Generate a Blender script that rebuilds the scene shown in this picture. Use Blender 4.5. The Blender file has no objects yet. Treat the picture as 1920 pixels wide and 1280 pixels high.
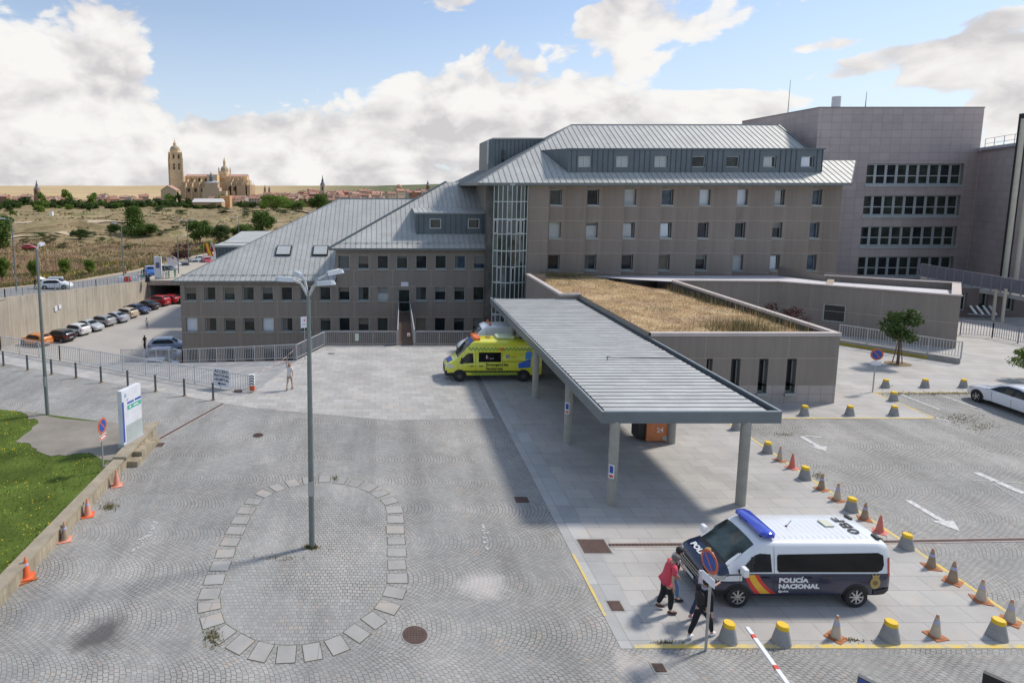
import bpy, math, random
from mathutils import Vector, Matrix, noise
R = math.radians
PI = math.pi
rnd = random.Random(11)
scene = bpy.context.scene
col = scene.collection

# ------------------------------------------------------------------ camera model (measured from the photograph)
H = 11.0; FPX = 1140.0; TH = R(6.8); PCX = 715.0; PCY = 350 + FPX*math.tan(TH)
CT, ST = math.cos(TH), math.sin(TH)
def ray(px, py):
    a = px-PCX; b = -(py-PCY)
    return (a, FPX*CT+b*ST, -FPX*ST+b*CT)
def G(px, py, z=0.0):                      # where the line of sight meets the level z
    d = ray(px, py); t = (z-H)/d[2]
    return Vector((d[0]*t, d[1]*t, z))
def F(px, py, Y):                          # ... the upright plane at distance Y
    d = ray(px, py); t = Y/d[1]
    return Vector((d[0]*t, Y, H+d[2]*t))

# ------------------------------------------------------------------ materials
MATS = {}
def nodes(name):
    m = bpy.data.materials.new(name); m.use_nodes = True
    nt = m.node_tree; b = nt.nodes['Principled BSDF']
    return m, nt, b
def N(nt, t, **kw):
    n = nt.nodes.new(t)
    for k, v in kw.items():
        if k.startswith('i_'):
            n.inputs[k[2:].replace('_', ' ')].default_value = v
        else: setattr(n, k, v)
    return n
def L(nt, a, b): nt.links.new(a, b)
def c4(c, f=1.0): return (min(1, c[0]*f), min(1, c[1]*f), min(1, c[2]*f), 1)
def math_n(nt, op, a, b=None, c=None, clamp=False):
    n = nt.nodes.new('ShaderNodeMath'); n.operation = op; n.use_clamp = clamp
    for i, x in enumerate((a, b, c)):
        if x is None: continue
        if isinstance(x, (int, float)): n.inputs[i].default_value = x
        else: nt.links.new(x, n.inputs[i])
    return n.outputs[0]
def mixc(nt, f, a, b, mode='MIX'):
    n = nt.nodes.new('ShaderNodeMix'); n.data_type = 'RGBA'; n.blend_type = mode
    for s, x in ((n.inputs[0], f), (n.inputs[6], a), (n.inputs[7], b)):
        if isinstance(x, (int, float)): s.default_value = x
        elif isinstance(x, tuple): s.default_value = x
        else: nt.links.new(x, s)
    return n.outputs[2]
def ramp(nt, fac, stops):
    n = nt.nodes.new('ShaderNodeValToRGB')
    cr = n.color_ramp
    while len(cr.elements) < len(stops): cr.elements.new(0.5)
    for e, (p, c) in zip(cr.elements, stops):
        e.position = p; e.color = c if len(c) == 4 else (c[0], c[1], c[2], 1)
    nt.links.new(fac, n.inputs[0]); return n.outputs[0]
def g4(v): return (v, v, v, 1)
def coords(nt, kind='Object'):
    return nt.nodes.new('ShaderNodeTexCoord').outputs[kind]
def noise_n(nt, vec, scale, detail=4, rough=.55, dist=0, dims='3D'):
    n = N(nt, 'ShaderNodeTexNoise'); n.noise_dimensions = dims; n.inputs['Scale'].default_value = scale
    n.inputs['Detail'].default_value = detail; n.inputs['Roughness'].default_value = rough
    n.inputs['Distortion'].default_value = dist
    L(nt, vec, n.inputs['Vector']); return n.outputs['Fac']
def mapv(nt, vec, scale=(1, 1, 1), loc=(0, 0, 0), rot=(0, 0, 0)):
    n = N(nt, 'ShaderNodeMapping'); n.inputs['Scale'].default_value = scale
    n.inputs['Location'].default_value = loc; n.inputs['Rotation'].default_value = rot
    L(nt, vec, n.inputs['Vector']); return n.outputs[0]
def bump_n(nt, b, h, strength=.3, dist=.02):
    n = N(nt, 'ShaderNodeBump'); n.inputs['Strength'].default_value = strength
    n.inputs['Distance'].default_value = dist
    L(nt, h, n.inputs['Height']); L(nt, n.outputs[0], b.inputs['Normal'])

def M(name, c, rough=.6, metal=0.0, var=.12, scale=2.0, bump=0.0, bscale=30, coat=0.0, streak=0.0, spec=.5, fine=0.0):
    if name in MATS: return MATS[name]
    m, nt, b = nodes(name)
    tc = coords(nt)
    f = noise_n(nt, tc, scale, 6, .6)
    cc = ramp(nt, f, [(.28, c4(c, 1-var)), (.72, c4(c, 1+var))])
    if streak:
        s = noise_n(nt, mapv(nt, tc, (2.2, 2.2, .12)), 1.6, 5, .65)
        sf = ramp(nt, s, [(.35, g4(1-streak)), (.62, g4(1))])
        cc = mixc(nt, 1.0, cc, sf, 'MULTIPLY')
    if fine:
        s = noise_n(nt, tc, 22, 3, .8)
        sf = ramp(nt, s, [(.3, g4(1-fine)), (.7, g4(1+0*fine))])
        cc = mixc(nt, 1.0, cc, sf, 'MULTIPLY')
    L(nt, cc, b.inputs['Base Color'])
    b.inputs['Roughness'].default_value = rough; b.inputs['Metallic'].default_value = metal
    b.inputs['Coat Weight'].default_value = coat; b.inputs['Coat Roughness'].default_value = .05
    b.inputs['Specular IOR Level'].default_value = spec
    if bump: bump_n(nt, b, noise_n(nt, tc, bscale, 4), bump, .02)
    MATS[name] = m; return m

def mat_cobble(name, straight=False, tone=1.0, stains=()):
    m, nt, b = nodes(name); tc = coords(nt)
    dn = N(nt, 'ShaderNodeTexNoise'); dn.inputs['Scale'].default_value = 1.3; L(nt, tc, dn.inputs['Vector'])
    va = N(nt, 'ShaderNodeVectorMath', operation='MULTIPLY_ADD'); L(nt, dn.outputs['Color'], va.inputs[0])
    va.inputs[1].default_value = (.16, .16, 0); L(nt, tc, va.inputs[2])
    dn2 = N(nt, 'ShaderNodeTexNoise'); dn2.inputs['Scale'].default_value = 9; L(nt, tc, dn2.inputs['Vector'])
    vb = N(nt, 'ShaderNodeVectorMath', operation='MULTIPLY_ADD'); L(nt, dn2.outputs['Color'], vb.inputs[0])
    vb.inputs[1].default_value = (.045, .045, 0); L(nt, va.outputs[0], vb.inputs[2])
    sp = N(nt, 'ShaderNodeSeparateXYZ'); L(nt, vb.outputs[0], sp.inputs[0])
    X, Y = sp.outputs[0], sp.outputs[1]
    cb = N(nt, 'ShaderNodeCombineXYZ')
    if straight:
        L(nt, X, cb.inputs[0]); L(nt, Y, cb.inputs[1])
    else:
        W = 1.9
        u = math_n(nt, 'FLOORED_MODULO', Y, W)
        q = math_n(nt, 'MULTIPLY_ADD', u, 2/W, -1.0)
        q2 = math_n(nt, 'MULTIPLY', q, q)
        w = math_n(nt, 'MULTIPLY_ADD', q2, .52, X)
        ua = math_n(nt, 'MULTIPLY_ADD', math_n(nt, 'MULTIPLY', q2, q), .1, u)
        L(nt, ua, cb.inputs[0]); L(nt, w, cb.inputs[1])
    br = N(nt, 'ShaderNodeTexBrick'); L(nt, cb.outputs[0], br.inputs['Vector'])
    br.inputs['Scale'].default_value = 1.0; br.inputs['Brick Width'].default_value = .125
    br.inputs['Row Height'].default_value = .125; br.inputs['Mortar Size'].default_value = .011
    br.inputs['Mortar Smooth'].default_value = .5; br.inputs['Bias'].default_value = 0
    br.inputs['Color1'].default_value = g4(.89); br.inputs['Color2'].default_value = g4(1.09)
    br.inputs['Mortar'].default_value = g4(1)
    big = noise_n(nt, tc, .22, 5, .6); mid = noise_n(nt, mapv(nt, tc, loc=(31, 7, 0)), .55, 6, .65)
    base = ramp(nt, big, [(.3, (.255*tone, .256*tone, .248*tone)), (.52, (.325*tone, .323*tone, .31*tone)), (.72, (.41*tone, .40*tone, .38*tone))])
    pale = ramp(nt, mid, [(.57, g4(0)), (.72, g4(.5))])
    base = mixc(nt, pale, base, (.5, .475, .445, 1))
    stone = mixc(nt, 1.0, base, br.outputs['Color'], 'MULTIPLY')
    wn = N(nt, 'ShaderNodeTexWhiteNoise', noise_dimensions='2D')
    sn = N(nt, 'ShaderNodeVectorMath', operation='SNAP'); L(nt, cb.outputs[0], sn.inputs[0]); sn.inputs[1].default_value = (.125, .125, 1)
    L(nt, sn.outputs[0], wn.inputs['Vector'])
    warm = ramp(nt, wn.outputs['Value'], [(.95, g4(0)), (.98, g4(.4))])
    stone = mixc(nt, warm, stone, (.47*tone, .38*tone, .31*tone, 1))
    vis = ramp(nt, noise_n(nt, mapv(nt, tc, loc=(5, 90, 0)), .38, 4, .6), [(.38, g4(.2)), (.62, g4(.98))])
    jm = math_n(nt, 'MULTIPLY', br.outputs['Fac'], vis)
    green = ramp(nt, noise_n(nt, mapv(nt, tc, loc=(50, 9, 0)), .5, 4), [(.6, (.105, .09, .075)), (.72, (.09, .105, .04))])
    final = mixc(nt, jm, stone, green)
    grain = ramp(nt, noise_n(nt, tc, 38, 3, .8), [(.25, g4(.8)), (.75, g4(1.14))])
    final = mixc(nt, 1.0, final, grain, 'MULTIPLY')
    st = noise_n(nt, mapv(nt, tc, loc=(13.6, 44, 0)), .33, 5, .7)
    dark = ramp(nt, st, [(.68, g4(1)), (.8, g4(.62))])
    final = mixc(nt, 1.0, final, dark, 'MULTIPLY')
    ty = noise_n(nt, mapv(nt, tc, (1.6, .16, 1), (3, 8, 0), (0, 0, .5)), .5, 5, .6)       # worn wheel tracks and grime
    final = mixc(nt, 1.0, final, ramp(nt, ty, [(.36, g4(.84)), (.52, g4(1.0)), (.68, g4(1.07))]), 'MULTIPLY')
    sm_ = ramp(nt, noise_n(nt, mapv(nt, tc, loc=(71, 3, 0)), 2.6, 6, .8), [(.66, g4(1)), (.76, g4(.78))])
    final = mixc(nt, 1.0, final, sm_, 'MULTIPLY')
    for (sx_, sy_, rr_, lo_, col_) in stains:          # oil stain and pale mortar patches with their own shape
        dv = N(nt, 'ShaderNodeVectorMath', operation='DISTANCE'); dd = N(nt, 'ShaderNodeVectorMath', operation='MULTIPLY_ADD'); L(nt, dn.outputs['Color'], dd.inputs[0]); dd.inputs[1].default_value = (1.1, 1.1, 0); L(nt, tc, dd.inputs[2])
        L(nt, dd.outputs[0], dv.inputs[0]); dv.inputs[1].default_value = (sx_+.55, sy_+.55, 0)
        pf = ramp(nt, math_n(nt, 'DIVIDE', dv.outputs['Value'], rr_), [(.25, g4(lo_)), (1.0, g4(0))])
        final = mixc(nt, pf, final, (col_[0], col_[1], col_[2], 1))
    L(nt, final, b.inputs['Base Color']); b.inputs['Roughness'].default_value = .82
    h = math_n(nt, 'SUBTRACT', 1.0, br.outputs['Fac'])
    bump_n(nt, b, h, .55, .012)
    MATS[name] = m; return m

def mat_slab(name, c, w=.9, h=.6, mortar=.008, var=.14, rot=0, offset=.5, joint=.55, big=.5, plane='XY', warm=(.5, .43, .36), warmth=.35):
    if name in MATS: return MATS[name]
    m, nt, b = nodes(name); tc = coords(nt)
    v = mapv(nt, tc, rot=(0, 0, rot))
    if plane != 'XY':
        sp = N(nt, 'ShaderNodeSeparateXYZ'); L(nt, tc, sp.inputs[0]); cb = N(nt, 'ShaderNodeCombineXYZ')
        L(nt, math_n(nt, 'ADD', sp.outputs[0], sp.outputs[1]), cb.inputs[0]); L(nt, sp.outputs[2], cb.inputs[1]); v = cb.outputs[0]
    br = N(nt, 'ShaderNodeTexBrick'); L(nt, v, br.inputs['Vector']); br.offset = offset
    br.inputs['Scale'].default_value = 1; br.inputs['Brick Width'].default_value = w
    br.inputs['Row Height'].default_value = h; br.inputs['Mortar Size'].default_value = mortar
    br.inputs['Color1'].default_value = g4(1-var); br.inputs['Color2'].default_value = g4(1+var)
    br.inputs['Mortar'].default_value = g4(joint); br.inputs['Mortar Smooth'].default_value = .2
    f = noise_n(nt, tc, big, 6, .62)
    cc = ramp(nt, f, [(.28, c4(c, .82)), (.5, c4(c)), (.74, c4(c, 1.14))])
    wf = ramp(nt, noise_n(nt, mapv(nt, tc, loc=(8, 3, 1)), 1.1, 2), [(.55, g4(0)), (.7, g4(warmth))])
    cc = mixc(nt, wf, cc, (warm[0], warm[1], warm[2], 1))
    cc = mixc(nt, 1.0, cc, br.outputs['Color'], 'MULTIPLY')
    gr = ramp(nt, noise_n(nt, tc, 30, 4, .75), [(.25, g4(.9)), (.75, g4(1.06))])
    cc = mixc(nt, 1.0, cc, gr, 'MULTIPLY')
    sp2 = ramp(nt, noise_n(nt, mapv(nt, tc, loc=(2, 5, 7)), 1.9, 6, .75), [(.66, g4(1)), (.8, g4(.72))])
    cc = mixc(nt, 1.0, cc, sp2, 'MULTIPLY')
    L(nt, cc, b.inputs['Base Color']); b.inputs['Roughness'].default_value = .75
    bump_n(nt, b, math_n(nt, 'SUBTRACT', 1.0, br.outputs['Fac']), .25, .006)
    MATS[name] = m; return m

def mat_glass(name, c=(.018, .022, .026), rough=.06, var=.5):
    m, nt, b = nodes(name); tc = coords(nt)
    f = noise_n(nt, mapv(nt, tc, loc=(4, 2, 9)), 1.1, 3)
    L(nt, ramp(nt, f, [(.3, c4(c, 1-var)), (.7, c4(c, 1+var))]), b.inputs['Base Color'])
    b.inputs['Roughness'].default_value = rough; b.inputs['Specular IOR Level'].default_value = .38
    bump_n(nt, b, noise_n(nt, tc, 1.5, 2), .05, .05)
    MATS[name] = m; return m

def mat_leaf(name, dark, light, scale=1.2, tip=None):
    m, nt, b = nodes(name); tc = coords(nt)
    geo = N(nt, 'ShaderNodeNewGeometry')
    f = noise_n(nt, tc, scale, 3, .6)
    f2 = math_n(nt, 'MULTIPLY_ADD', geo.outputs['Random Per Island'], .45, math_n(nt, 'MULTIPLY', f, .8))
    cc = ramp(nt, f2, [(.3, c4(dark)), (.8, c4(light))])
    L(nt, cc, b.inputs['Base Color']); b.inputs['Roughness'].default_value = .6
    b.inputs['Specular IOR Level'].default_value = .25
    b.inputs['Subsurface Weight'].default_value = 0
    tr = N(nt, 'ShaderNodeBsdfTranslucent'); L(nt, cc, tr.inputs['Color'])
    mx = N(nt, 'ShaderNodeMixShader'); mx.inputs[0].default_value = .28
    L(nt, b.outputs[0], mx.inputs[1]); L(nt, tr.outputs[0], mx.inputs[2])
    L(nt, mx.outputs[0], nt.nodes['Material Output'].inputs[0])
    MATS[name] = m; return m

# ------------------------------------------------------------------ mesh building
class MB:
    def __init__(s): s.v = []; s.f = []; s.m = []
    def add(s, vs, fs, m=0, T=None):
        b = len(s.v)
        for v in vs: s.v.append(tuple(T @ Vector(v)) if T else tuple(v))
        for f in fs: s.f.append(tuple(b+i for i in f)); s.m.append(m)
        return s
    def box(s, x0, x1, y0, y1, z0, z1, m=0, T=None):
        return s.add([(x0,y0,z0),(x1,y0,z0),(x1,y1,z0),(x0,y1,z0),(x0,y0,z1),(x1,y0,z1),(x1,y1,z1),(x0,y1,z1)],
              [(0,3,2,1),(4,5,6,7),(0,1,5,4),(1,2,6,5),(2,3,7,6),(3,0,4,7)], m, T)
    def bar(s, a, b, w, h, m=0):               # box along a line: w across, h up
        a, b = Vector(a), Vector(b); d = (b-a).normalized()
        up = Vector((0,0,1)) if abs(d.z) < .95 else Vector((0,1,0))
        sx = d.cross(up).normalized(); u = sx.cross(d).normalized()
        q = [sx*w/2+u*h/2, -sx*w/2+u*h/2, -sx*w/2-u*h/2, sx*w/2-u*h/2]
        return s.add([a+k for k in q]+[b+k for k in q], [(0,1,2,3),(7,6,5,4),(0,4,5,1),(1,5,6,2),(2,6,7,3),(3,7,4,0)], m)
    def tube(s, a, b, r0, r1=None, n=8, m=0, cap=True):
        r1 = r0 if r1 is None else r1
        a, b = Vector(a), Vector(b); d = (b-a).normalized()
        up = Vector((0,0,1)) if abs(d.z) < .95 else Vector((0,1,0))
        sx = d.cross(up).normalized(); u = sx.cross(d).normalized()
        vs = []
        for p, r in ((a, r0), (b, r1)):
            for i in range(n):
                t = 2*PI*i/n; vs.append(p+sx*math.cos(t)*r+u*math.sin(t)*r)
        fs = [(i, (i+1) % n, n+(i+1) % n, n+i) for i in range(n)]
        fs = [tuple(reversed(f)) for f in fs]
        if cap: fs += [tuple(range(n)), tuple(reversed(range(n, 2*n)))]
        return s.add(vs, fs, m)
    def path(s, pts, r, n=6, m=0):
        for a, b in zip(pts, pts[1:]): s.tube(a, b, r, r, n, m)
        return s
    def lathe(s, prof, n=16, m=0, T=None, cap=True, mf=None):
        vs = []; fs = []; k = len(prof)
        for r, z in prof:
            for i in range(n):
                t = 2*PI*i/n; vs.append((r*math.cos(t), r*math.sin(t), z))
        ms = []
        for j in range(k-1):
            for i in range(n):
                fs.append((j*n+i, j*n+(i+1) % n, (j+1)*n+(i+1) % n, (j+1)*n+i)); ms.append(mf(j) if mf else m)
        if cap:
            fs += [tuple(reversed(range(n))), tuple(range((k-1)*n, k*n))]; ms += [ms[0], ms[-1]]
        b = len(s.v)
        for v in vs: s.v.append(tuple(T @ Vector(v)) if T else v)
        for f, q in zip(fs, ms): s.f.append(tuple(b+i for i in f)); s.m.append(q)
        return s
    def prism(s, poly, z0, z1, m=0, top=None):   # poly counter-clockwise; z0/z1 numbers or lists
        n = len(poly)
        zz0 = z0 if isinstance(z0, (list, tuple)) else [z0]*n
        zz1 = z1 if isinstance(z1, (list, tuple)) else [z1]*n
        vs = [(p[0], p[1], z) for p, z in zip(poly, zz0)]+[(p[0], p[1], z) for p, z in zip(poly, zz1)]
        s.add(vs, [(i, (i+1) % n, n+(i+1) % n, n+i) for i in range(n)]+[tuple(reversed(range(n)))], m)
        s.add(vs[n:], [tuple(range(n))], m if top is None else top)
        return s
    def poly(s, pts, m=0): return s.add(pts, [tuple(range(len(pts)))], m)
    def ball(s, c, r, n=10, k=6, m=0, sz=(1,1,1), T=None):
        prof = []
        for j in range(k+1):
            t = PI*j/k; prof.append((max(.0005, math.sin(t))*1.0, -math.cos(t)))
        TT = Matrix.Translation(Vector(c)) @ Matrix.Diagonal((r*sz[0], r*sz[1], r*sz[2], 1))
        if T: TT = T @ TT
        return s.lathe(prof, n, m, TT)
    def build(s, name, mats, parent=None, smooth=False, world=True, angle=None):
        me = bpy.data.meshes.new(name)
        off = Vector((0,0,0))
        if parent is not None and world: off = wloc(parent)
        me.from_pydata([(v[0]-off.x, v[1]-off.y, v[2]-off.z) for v in s.v], [], s.f)
        if not isinstance(mats, (list, tuple)): mats = [mats]
        for q in mats: me.materials.append(q)
        if len(mats) > 1: me.polygons.foreach_set('material_index', s.m)
        if smooth:
            me.polygons.foreach_set('use_smooth', [True]*len(s.f))
            if angle is not None:
                try: me.set_sharp_from_angle(angle=R(angle))
                except Exception: pass
        me.validate(); me.update()
        o = bpy.data.objects.new(name, me); col.objects.link(o)
        if parent is not None: o.parent = parent
        return o
def wloc(o):
    v = Vector((0,0,0))
    while o is not None: v += Vector(o.location); o = o.parent
    return v
def tag(o, label=None, cat=None, group=None, kind=None):
    if label: o['label'] = label
    if cat: o['category'] = cat
    if group: o['group'] = group
    if kind: o['kind'] = kind
    return o
def thing(name, label, cat, loc=(0,0,0), rz=0.0, group=None):
    o = bpy.data.objects.new(name, None); col.objects.link(o); o.empty_display_size = .3
    o.location = loc; o.rotation_euler = (0, 0, rz); return tag(o, label, cat, group)
def struct(o): o['kind'] = 'structure'; return o
def kids(o): return KID.get(o.name, [])
def dup(o, loc, rz=None, label=None, group=None, scale=None, parent=None):
    c = o.copy(); col.objects.link(c); c.location = loc
    if rz is not None: c.rotation_euler = (0, 0, rz)
    if scale is not None: c.scale = scale if isinstance(scale, tuple) else (scale,)*3
    if label: c['label'] = label
    if group: c['group'] = group
    for ch in [k for k in list(o.children)]:
        d = ch.copy(); col.objects.link(d); d.parent = c
        for g in list(ch.children):
            e = g.copy(); col.objects.link(e); e.parent = d
    return c
def txt(name, s, size, mat, parent, M4, align='CENTER', extrude=.004, bold=0.0, shear=0.0, sx=1.0):
    cu = bpy.data.curves.new(name, 'FONT'); cu.body = s; cu.size = size; cu.align_x = align; cu.align_y = 'CENTER'
    cu.extrude = extrude; cu.offset = bold; cu.shear = shear; cu.resolution_u = 2
    tmp = bpy.data.objects.new('tmp', cu); col.objects.link(tmp)
    bpy.context.view_layer.update()
    me = bpy.data.meshes.new_from_object(tmp.evaluated_get(bpy.context.evaluated_depsgraph_get()))
    bpy.data.objects.remove(tmp); bpy.data.curves.remove(cu)
    me.transform(Matrix.Diagonal((sx, 1, 1, 1))); me.transform(M4)
    me.materials.clear(); me.materials.append(mat); me.name = name
    o = bpy.data.objects.new(name, me); col.objects.link(o); o.parent = parent; return o
def basis(o, x, y):                         # matrix placing text: local x -> x, local y -> y
    x = Vector(x).normalized(); y = Vector(y).normalized(); z = x.cross(y)
    m = Matrix((x, y, z)).transposed().to_4x4(); m.translation = Vector(o); return m

# plain materials
zinc = M('zinc_sheet', (.44, .45, .435), .6, .08, .13, .5, streak=.14)
zinc_rib = M('zinc_seam', (.30, .315, .315), .6, .1, .05)
zinc_dark = M('dark_zinc_cladding', (.115, .14, .155), .5, .3, .12, .8)
zinc_dark_rib = M('dark_zinc_seam', (.06, .075, .085), .5, .3, .05)
eave_m = M('eave_metal', (.16, .18, .18), .5, .4)
conc = M('brown_concrete_panel', (.295, .254, .217), .88, 0, .07, .35, .15, 60, streak=.12, fine=.16)
joint_m = M('panel_joint', (.42, .345, .285), .9, 0, .05)
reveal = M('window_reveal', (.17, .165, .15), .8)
coping_m = M('coping_stone', (.5, .44, .41), .8, 0, .1, 1.5)
frame_m = M('window_frame_aluminium', (.47, .51, .50), .45, .3, .06)
sill_m = M('sill_metal', (.34, .37, .365), .45, .4, .06)
g_dark = mat_glass('dark_window_glass')
g_green = mat_glass('greenish_window_glass', (.035, .042, .036), .08)
g_blue = mat_glass('blueish_window_glass', (.06, .09, .13), .05)
g_blind = M('window_with_light_blind', (.42, .45, .45), .35, 0, .07, 3, spec=.6)
g_white = M('window_with_white_shutter', (.62, .68, .74), .35, 0, .05, 3, spec=.6)
steel = M('galvanised_steel', (.42, .43, .43), .42, .6, .1)
white_rail = M('pale_grey_railing_paint', (.46, .47, .48), .5, .1, .08)
black = M('black_plastic', (.012, .012, .013), .5)
rubber = M('tyre_rubber', (.018, .018, .019), .8)
rim_m = M('alloy_rim', (.5, .5, .49), .3, .8)
white_p = M('white_paint', (.78, .79, .8), .35, 0, .03, coat=.5)
yellow_paint = M('road_yellow_paint', (.72, .5, .1), .8, 0, .2, 6)
white_mark = M('road_white_paint', (.62, .62, .6), .85, 0, .2, 5)
concrete = M('grey_concrete', (.34, .335, .315), .85, 0, .14, 2, .2, streak=.1)
post_conc = M('column_concrete', (.33, .32, .28), .85, 0, .12, 3, .2)
iron = M('rusty_iron', (.105, .068, .058), .8, .2, .2, 4, .3)
red_p = M('red_sign_paint', (.62, .06, .03), .5)
orange_p = M('orange_red_sign_rim', (.55, .13, .06), .5, 0, .15, 6)
blue_p = M('blue_sign_paint', (.03, .08, .33), .5)
skin = M('skin', (.48, .29, .2), .6)
hair_dark = M('dark_hair', (.018, .014, .012), .7)
# ================================================================== camera, sun, sky
cam = bpy.data.cameras.new('camera'); co = bpy.data.objects.new('camera', cam); col.objects.link(co)
co.location = (0, 0, H); co.rotation_euler = (R(90)-TH, 0, 0)
cam.sensor_width = 36; cam.lens = FPX/1920*36; cam.shift_x = (960-PCX)/1920; cam.shift_y = (PCY-640)/1920*-1*-1
cam.shift_y = -(640-PCY)/1920
cam.clip_end = 20000; cam.clip_start = .1
scene.camera = co
scene.view_settings.view_transform = 'Standard'; scene.view_settings.look = 'None'
scene.view_settings.exposure = 0.5; scene.view_settings.gamma = 1
SUN_EL, SUN_AZ = R(47.5), R(22.5)           # azimuth from +X towards +Y
sv = Vector((math.cos(SUN_EL)*math.cos(SUN_AZ), math.cos(SUN_EL)*math.sin(SUN_AZ), math.sin(SUN_EL)))
sl = bpy.data.lights.new('sun', 'SUN'); so = bpy.data.objects.new('sun', sl); col.objects.link(so)
sl.energy = 2.6; sl.angle = R(6); sl.color = (1, .92, .82)
so.location = (60, 20, 80); so.rotation_euler = sv.to_track_quat('Z', 'Y').to_euler()

w = bpy.data.worlds.new('World'); scene.world = w; w.use_nodes = True
w.cycles.sampling_method = 'MANUAL'; w.cycles.sample_map_resolution = 512
nt = w.node_tree; nt.nodes.clear()
out = nt.nodes.new('ShaderNodeOutputWorld'); bg = nt.nodes.new('ShaderNodeBackground')
L(nt, bg.outputs[0], out.inputs[0]); bg.inputs[1].default_value = .1
sky = nt.nodes.new('ShaderNodeTexSky'); sky.sky_type = 'NISHITA'; sky.sun_disc = False
sky.sun_elevation = SUN_EL; sky.sun_rotation = R(90)-SUN_AZ; sky.air_density = 1.0; sky.dust_density = .6; sky.ozone_density = 1.5
tc = coords(nt, 'Generated')
nrm = N(nt, 'ShaderNodeVectorMath', operation='NORMALIZE'); L(nt, tc, nrm.inputs[0])
sp = N(nt, 'ShaderNodeSeparateXYZ'); L(nt, nrm.outputs[0], sp.inputs[0])
dx, dy, dz = sp.outputs
az = math_n(nt, 'ARCTAN2', dx, dy); el = math_n(nt, 'ARCSINE', dz)
zz = math_n(nt, 'ADD', math_n(nt, 'MAXIMUM', dz, 0), .16)
cb = N(nt, 'ShaderNodeCombineXYZ')
L(nt, math_n(nt, 'DIVIDE', dx, zz), cb.inputs[0]); L(nt, math_n(nt, 'DIVIDE', dy, zz), cb.inputs[1])
P1 = cb.outputs[0]
# cloud banks: (px, py, radius px, radius py, weight) turned into compass direction and elevation
def azel(px, py):
    d = Vector(ray(px, py)).normalized(); return math.atan2(d.x, d.y), math.asin(d.z)
banks = [(890,165,250,95,.34),(1030,215,220,44,.24),(700,235,220,46,.2),(70,60,220,130,.34),(190,160,150,60,.2),(60,245,260,60,.1),(1250,30,225,52,.5),
         (1775,115,250,50,.5),(1370,200,130,38,.5),(1910,205,100,44,.38),(1300,300,420,45,.34),(1535,82,95,18,.42),(525,30,70,38,.36),(478,142,40,18,.3),(250,300,560,85,.28),
         (700,310,520,75,.27),(1000,250,200,40,.16),(830,12,80,16,.24),(1875,35,90,20,.38),(1200,112,50,28,.3),(1565,135,70,20,.36),
         (420,90,130,95,-.34),(700,60,190,75,-.32),(1010,40,50,60,-.2),(1520,150,150,26,-.24),(1300,140,110,28,-.2),(1650,40,130,40,-.2),(1480,100,90,40,-.1)]
acc = None
for (bx, by, rx, ry, wt) in banks:
    a0, e0 = azel(bx, by); a1, _ = azel(bx+rx, by); _, e1 = azel(bx, by-ry)
    u = math_n(nt, 'MULTIPLY', math_n(nt, 'SUBTRACT', az, a0), 1/abs(a1-a0))
    v = math_n(nt, 'MULTIPLY', math_n(nt, 'SUBTRACT', el, e0), 1/abs(e1-e0))
    r2 = math_n(nt, 'ADD', math_n(nt, 'MULTIPLY', u, u), math_n(nt, 'MULTIPLY', v, v))
    g = math_n(nt, 'EXPONENT', math_n(nt, 'MULTIPLY', math_n(nt, 'MULTIPLY', r2, r2), -.7))
    g = math_n(nt, 'MULTIPLY', g, wt)
    acc = g if acc is None else math_n(nt, 'ADD', acc, g)
def vor(vec, scale):
    n = N(nt, 'ShaderNodeTexVoronoi'); n.feature = 'SMOOTH_F1'; n.inputs['Scale'].default_value = scale; n.inputs['Smoothness'].default_value = .35; n.voronoi_dimensions = '2D'
    n.inputs['Randomness'].default_value = 1; L(nt, vec, n.inputs['Vector']); return n.outputs['Distance']
hz = math_n(nt, 'MULTIPLY', math_n(nt, 'SUBTRACT', .15, el), .5, clamp=True)
def density(off, full=True):
    det = 9 if full else 6
    cbx = N(nt, 'ShaderNodeCombineXYZ'); L(nt, math_n(nt, 'ADD', az, off[0]), cbx.inputs[0]); L(nt, math_n(nt, 'MULTIPLY', math_n(nt, 'ADD', el, off[1]), 1.55), cbx.inputs[1])
    wv = N(nt, 'ShaderNodeTexNoise'); wv.noise_dimensions = '2D'; wv.inputs['Scale'].default_value = 6; wv.inputs['Detail'].default_value = 3; L(nt, cbx.outputs[0], wv.inputs['Vector'])
    wa = N(nt, 'ShaderNodeVectorMath', operation='MULTIPLY_ADD'); L(nt, wv.outputs['Color'], wa.inputs[0]); wa.inputs[1].default_value = (.09, .07, 0); L(nt, cbx.outputs[0], wa.inputs[2])
    v = wa.outputs[0]
    n = noise_n(nt, mapv(nt, v, loc=(3.3, 1.2, 0)), 3.4, det, .62, dims='2D')
    b1 = math_n(nt, 'SUBTRACT', .55, vor(v, 9.0)); b2 = math_n(nt, 'SUBTRACT', .55, vor(v, 21.0)); b3 = math_n(nt, 'SUBTRACT', .55, vor(v, 48.0)) if full else .22
    p = math_n(nt, 'ADD', math_n(nt, 'MULTIPLY', b1, .17), math_n(nt, 'MULTIPLY', b2, .11)); p = math_n(nt, 'ADD', p, math_n(nt, 'MULTIPLY', b3, .06))
    return math_n(nt, 'ADD', math_n(nt, 'ADD', math_n(nt, 'MULTIPLY', n, .85), p), 0.04)
d0 = density((0, 0)); d1 = density((.026, .042), False)
dens = math_n(nt, 'ADD', math_n(nt, 'ADD', math_n(nt, 'MULTIPLY_ADD', d0, 1.45, -.262), math_n(nt, 'MULTIPLY', acc, .85)), hz)
D = ramp(nt, dens, [(.60, g4(0)), (.635, g4(.35)), (.66, g4(.8)), (.73, g4(1))])
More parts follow.
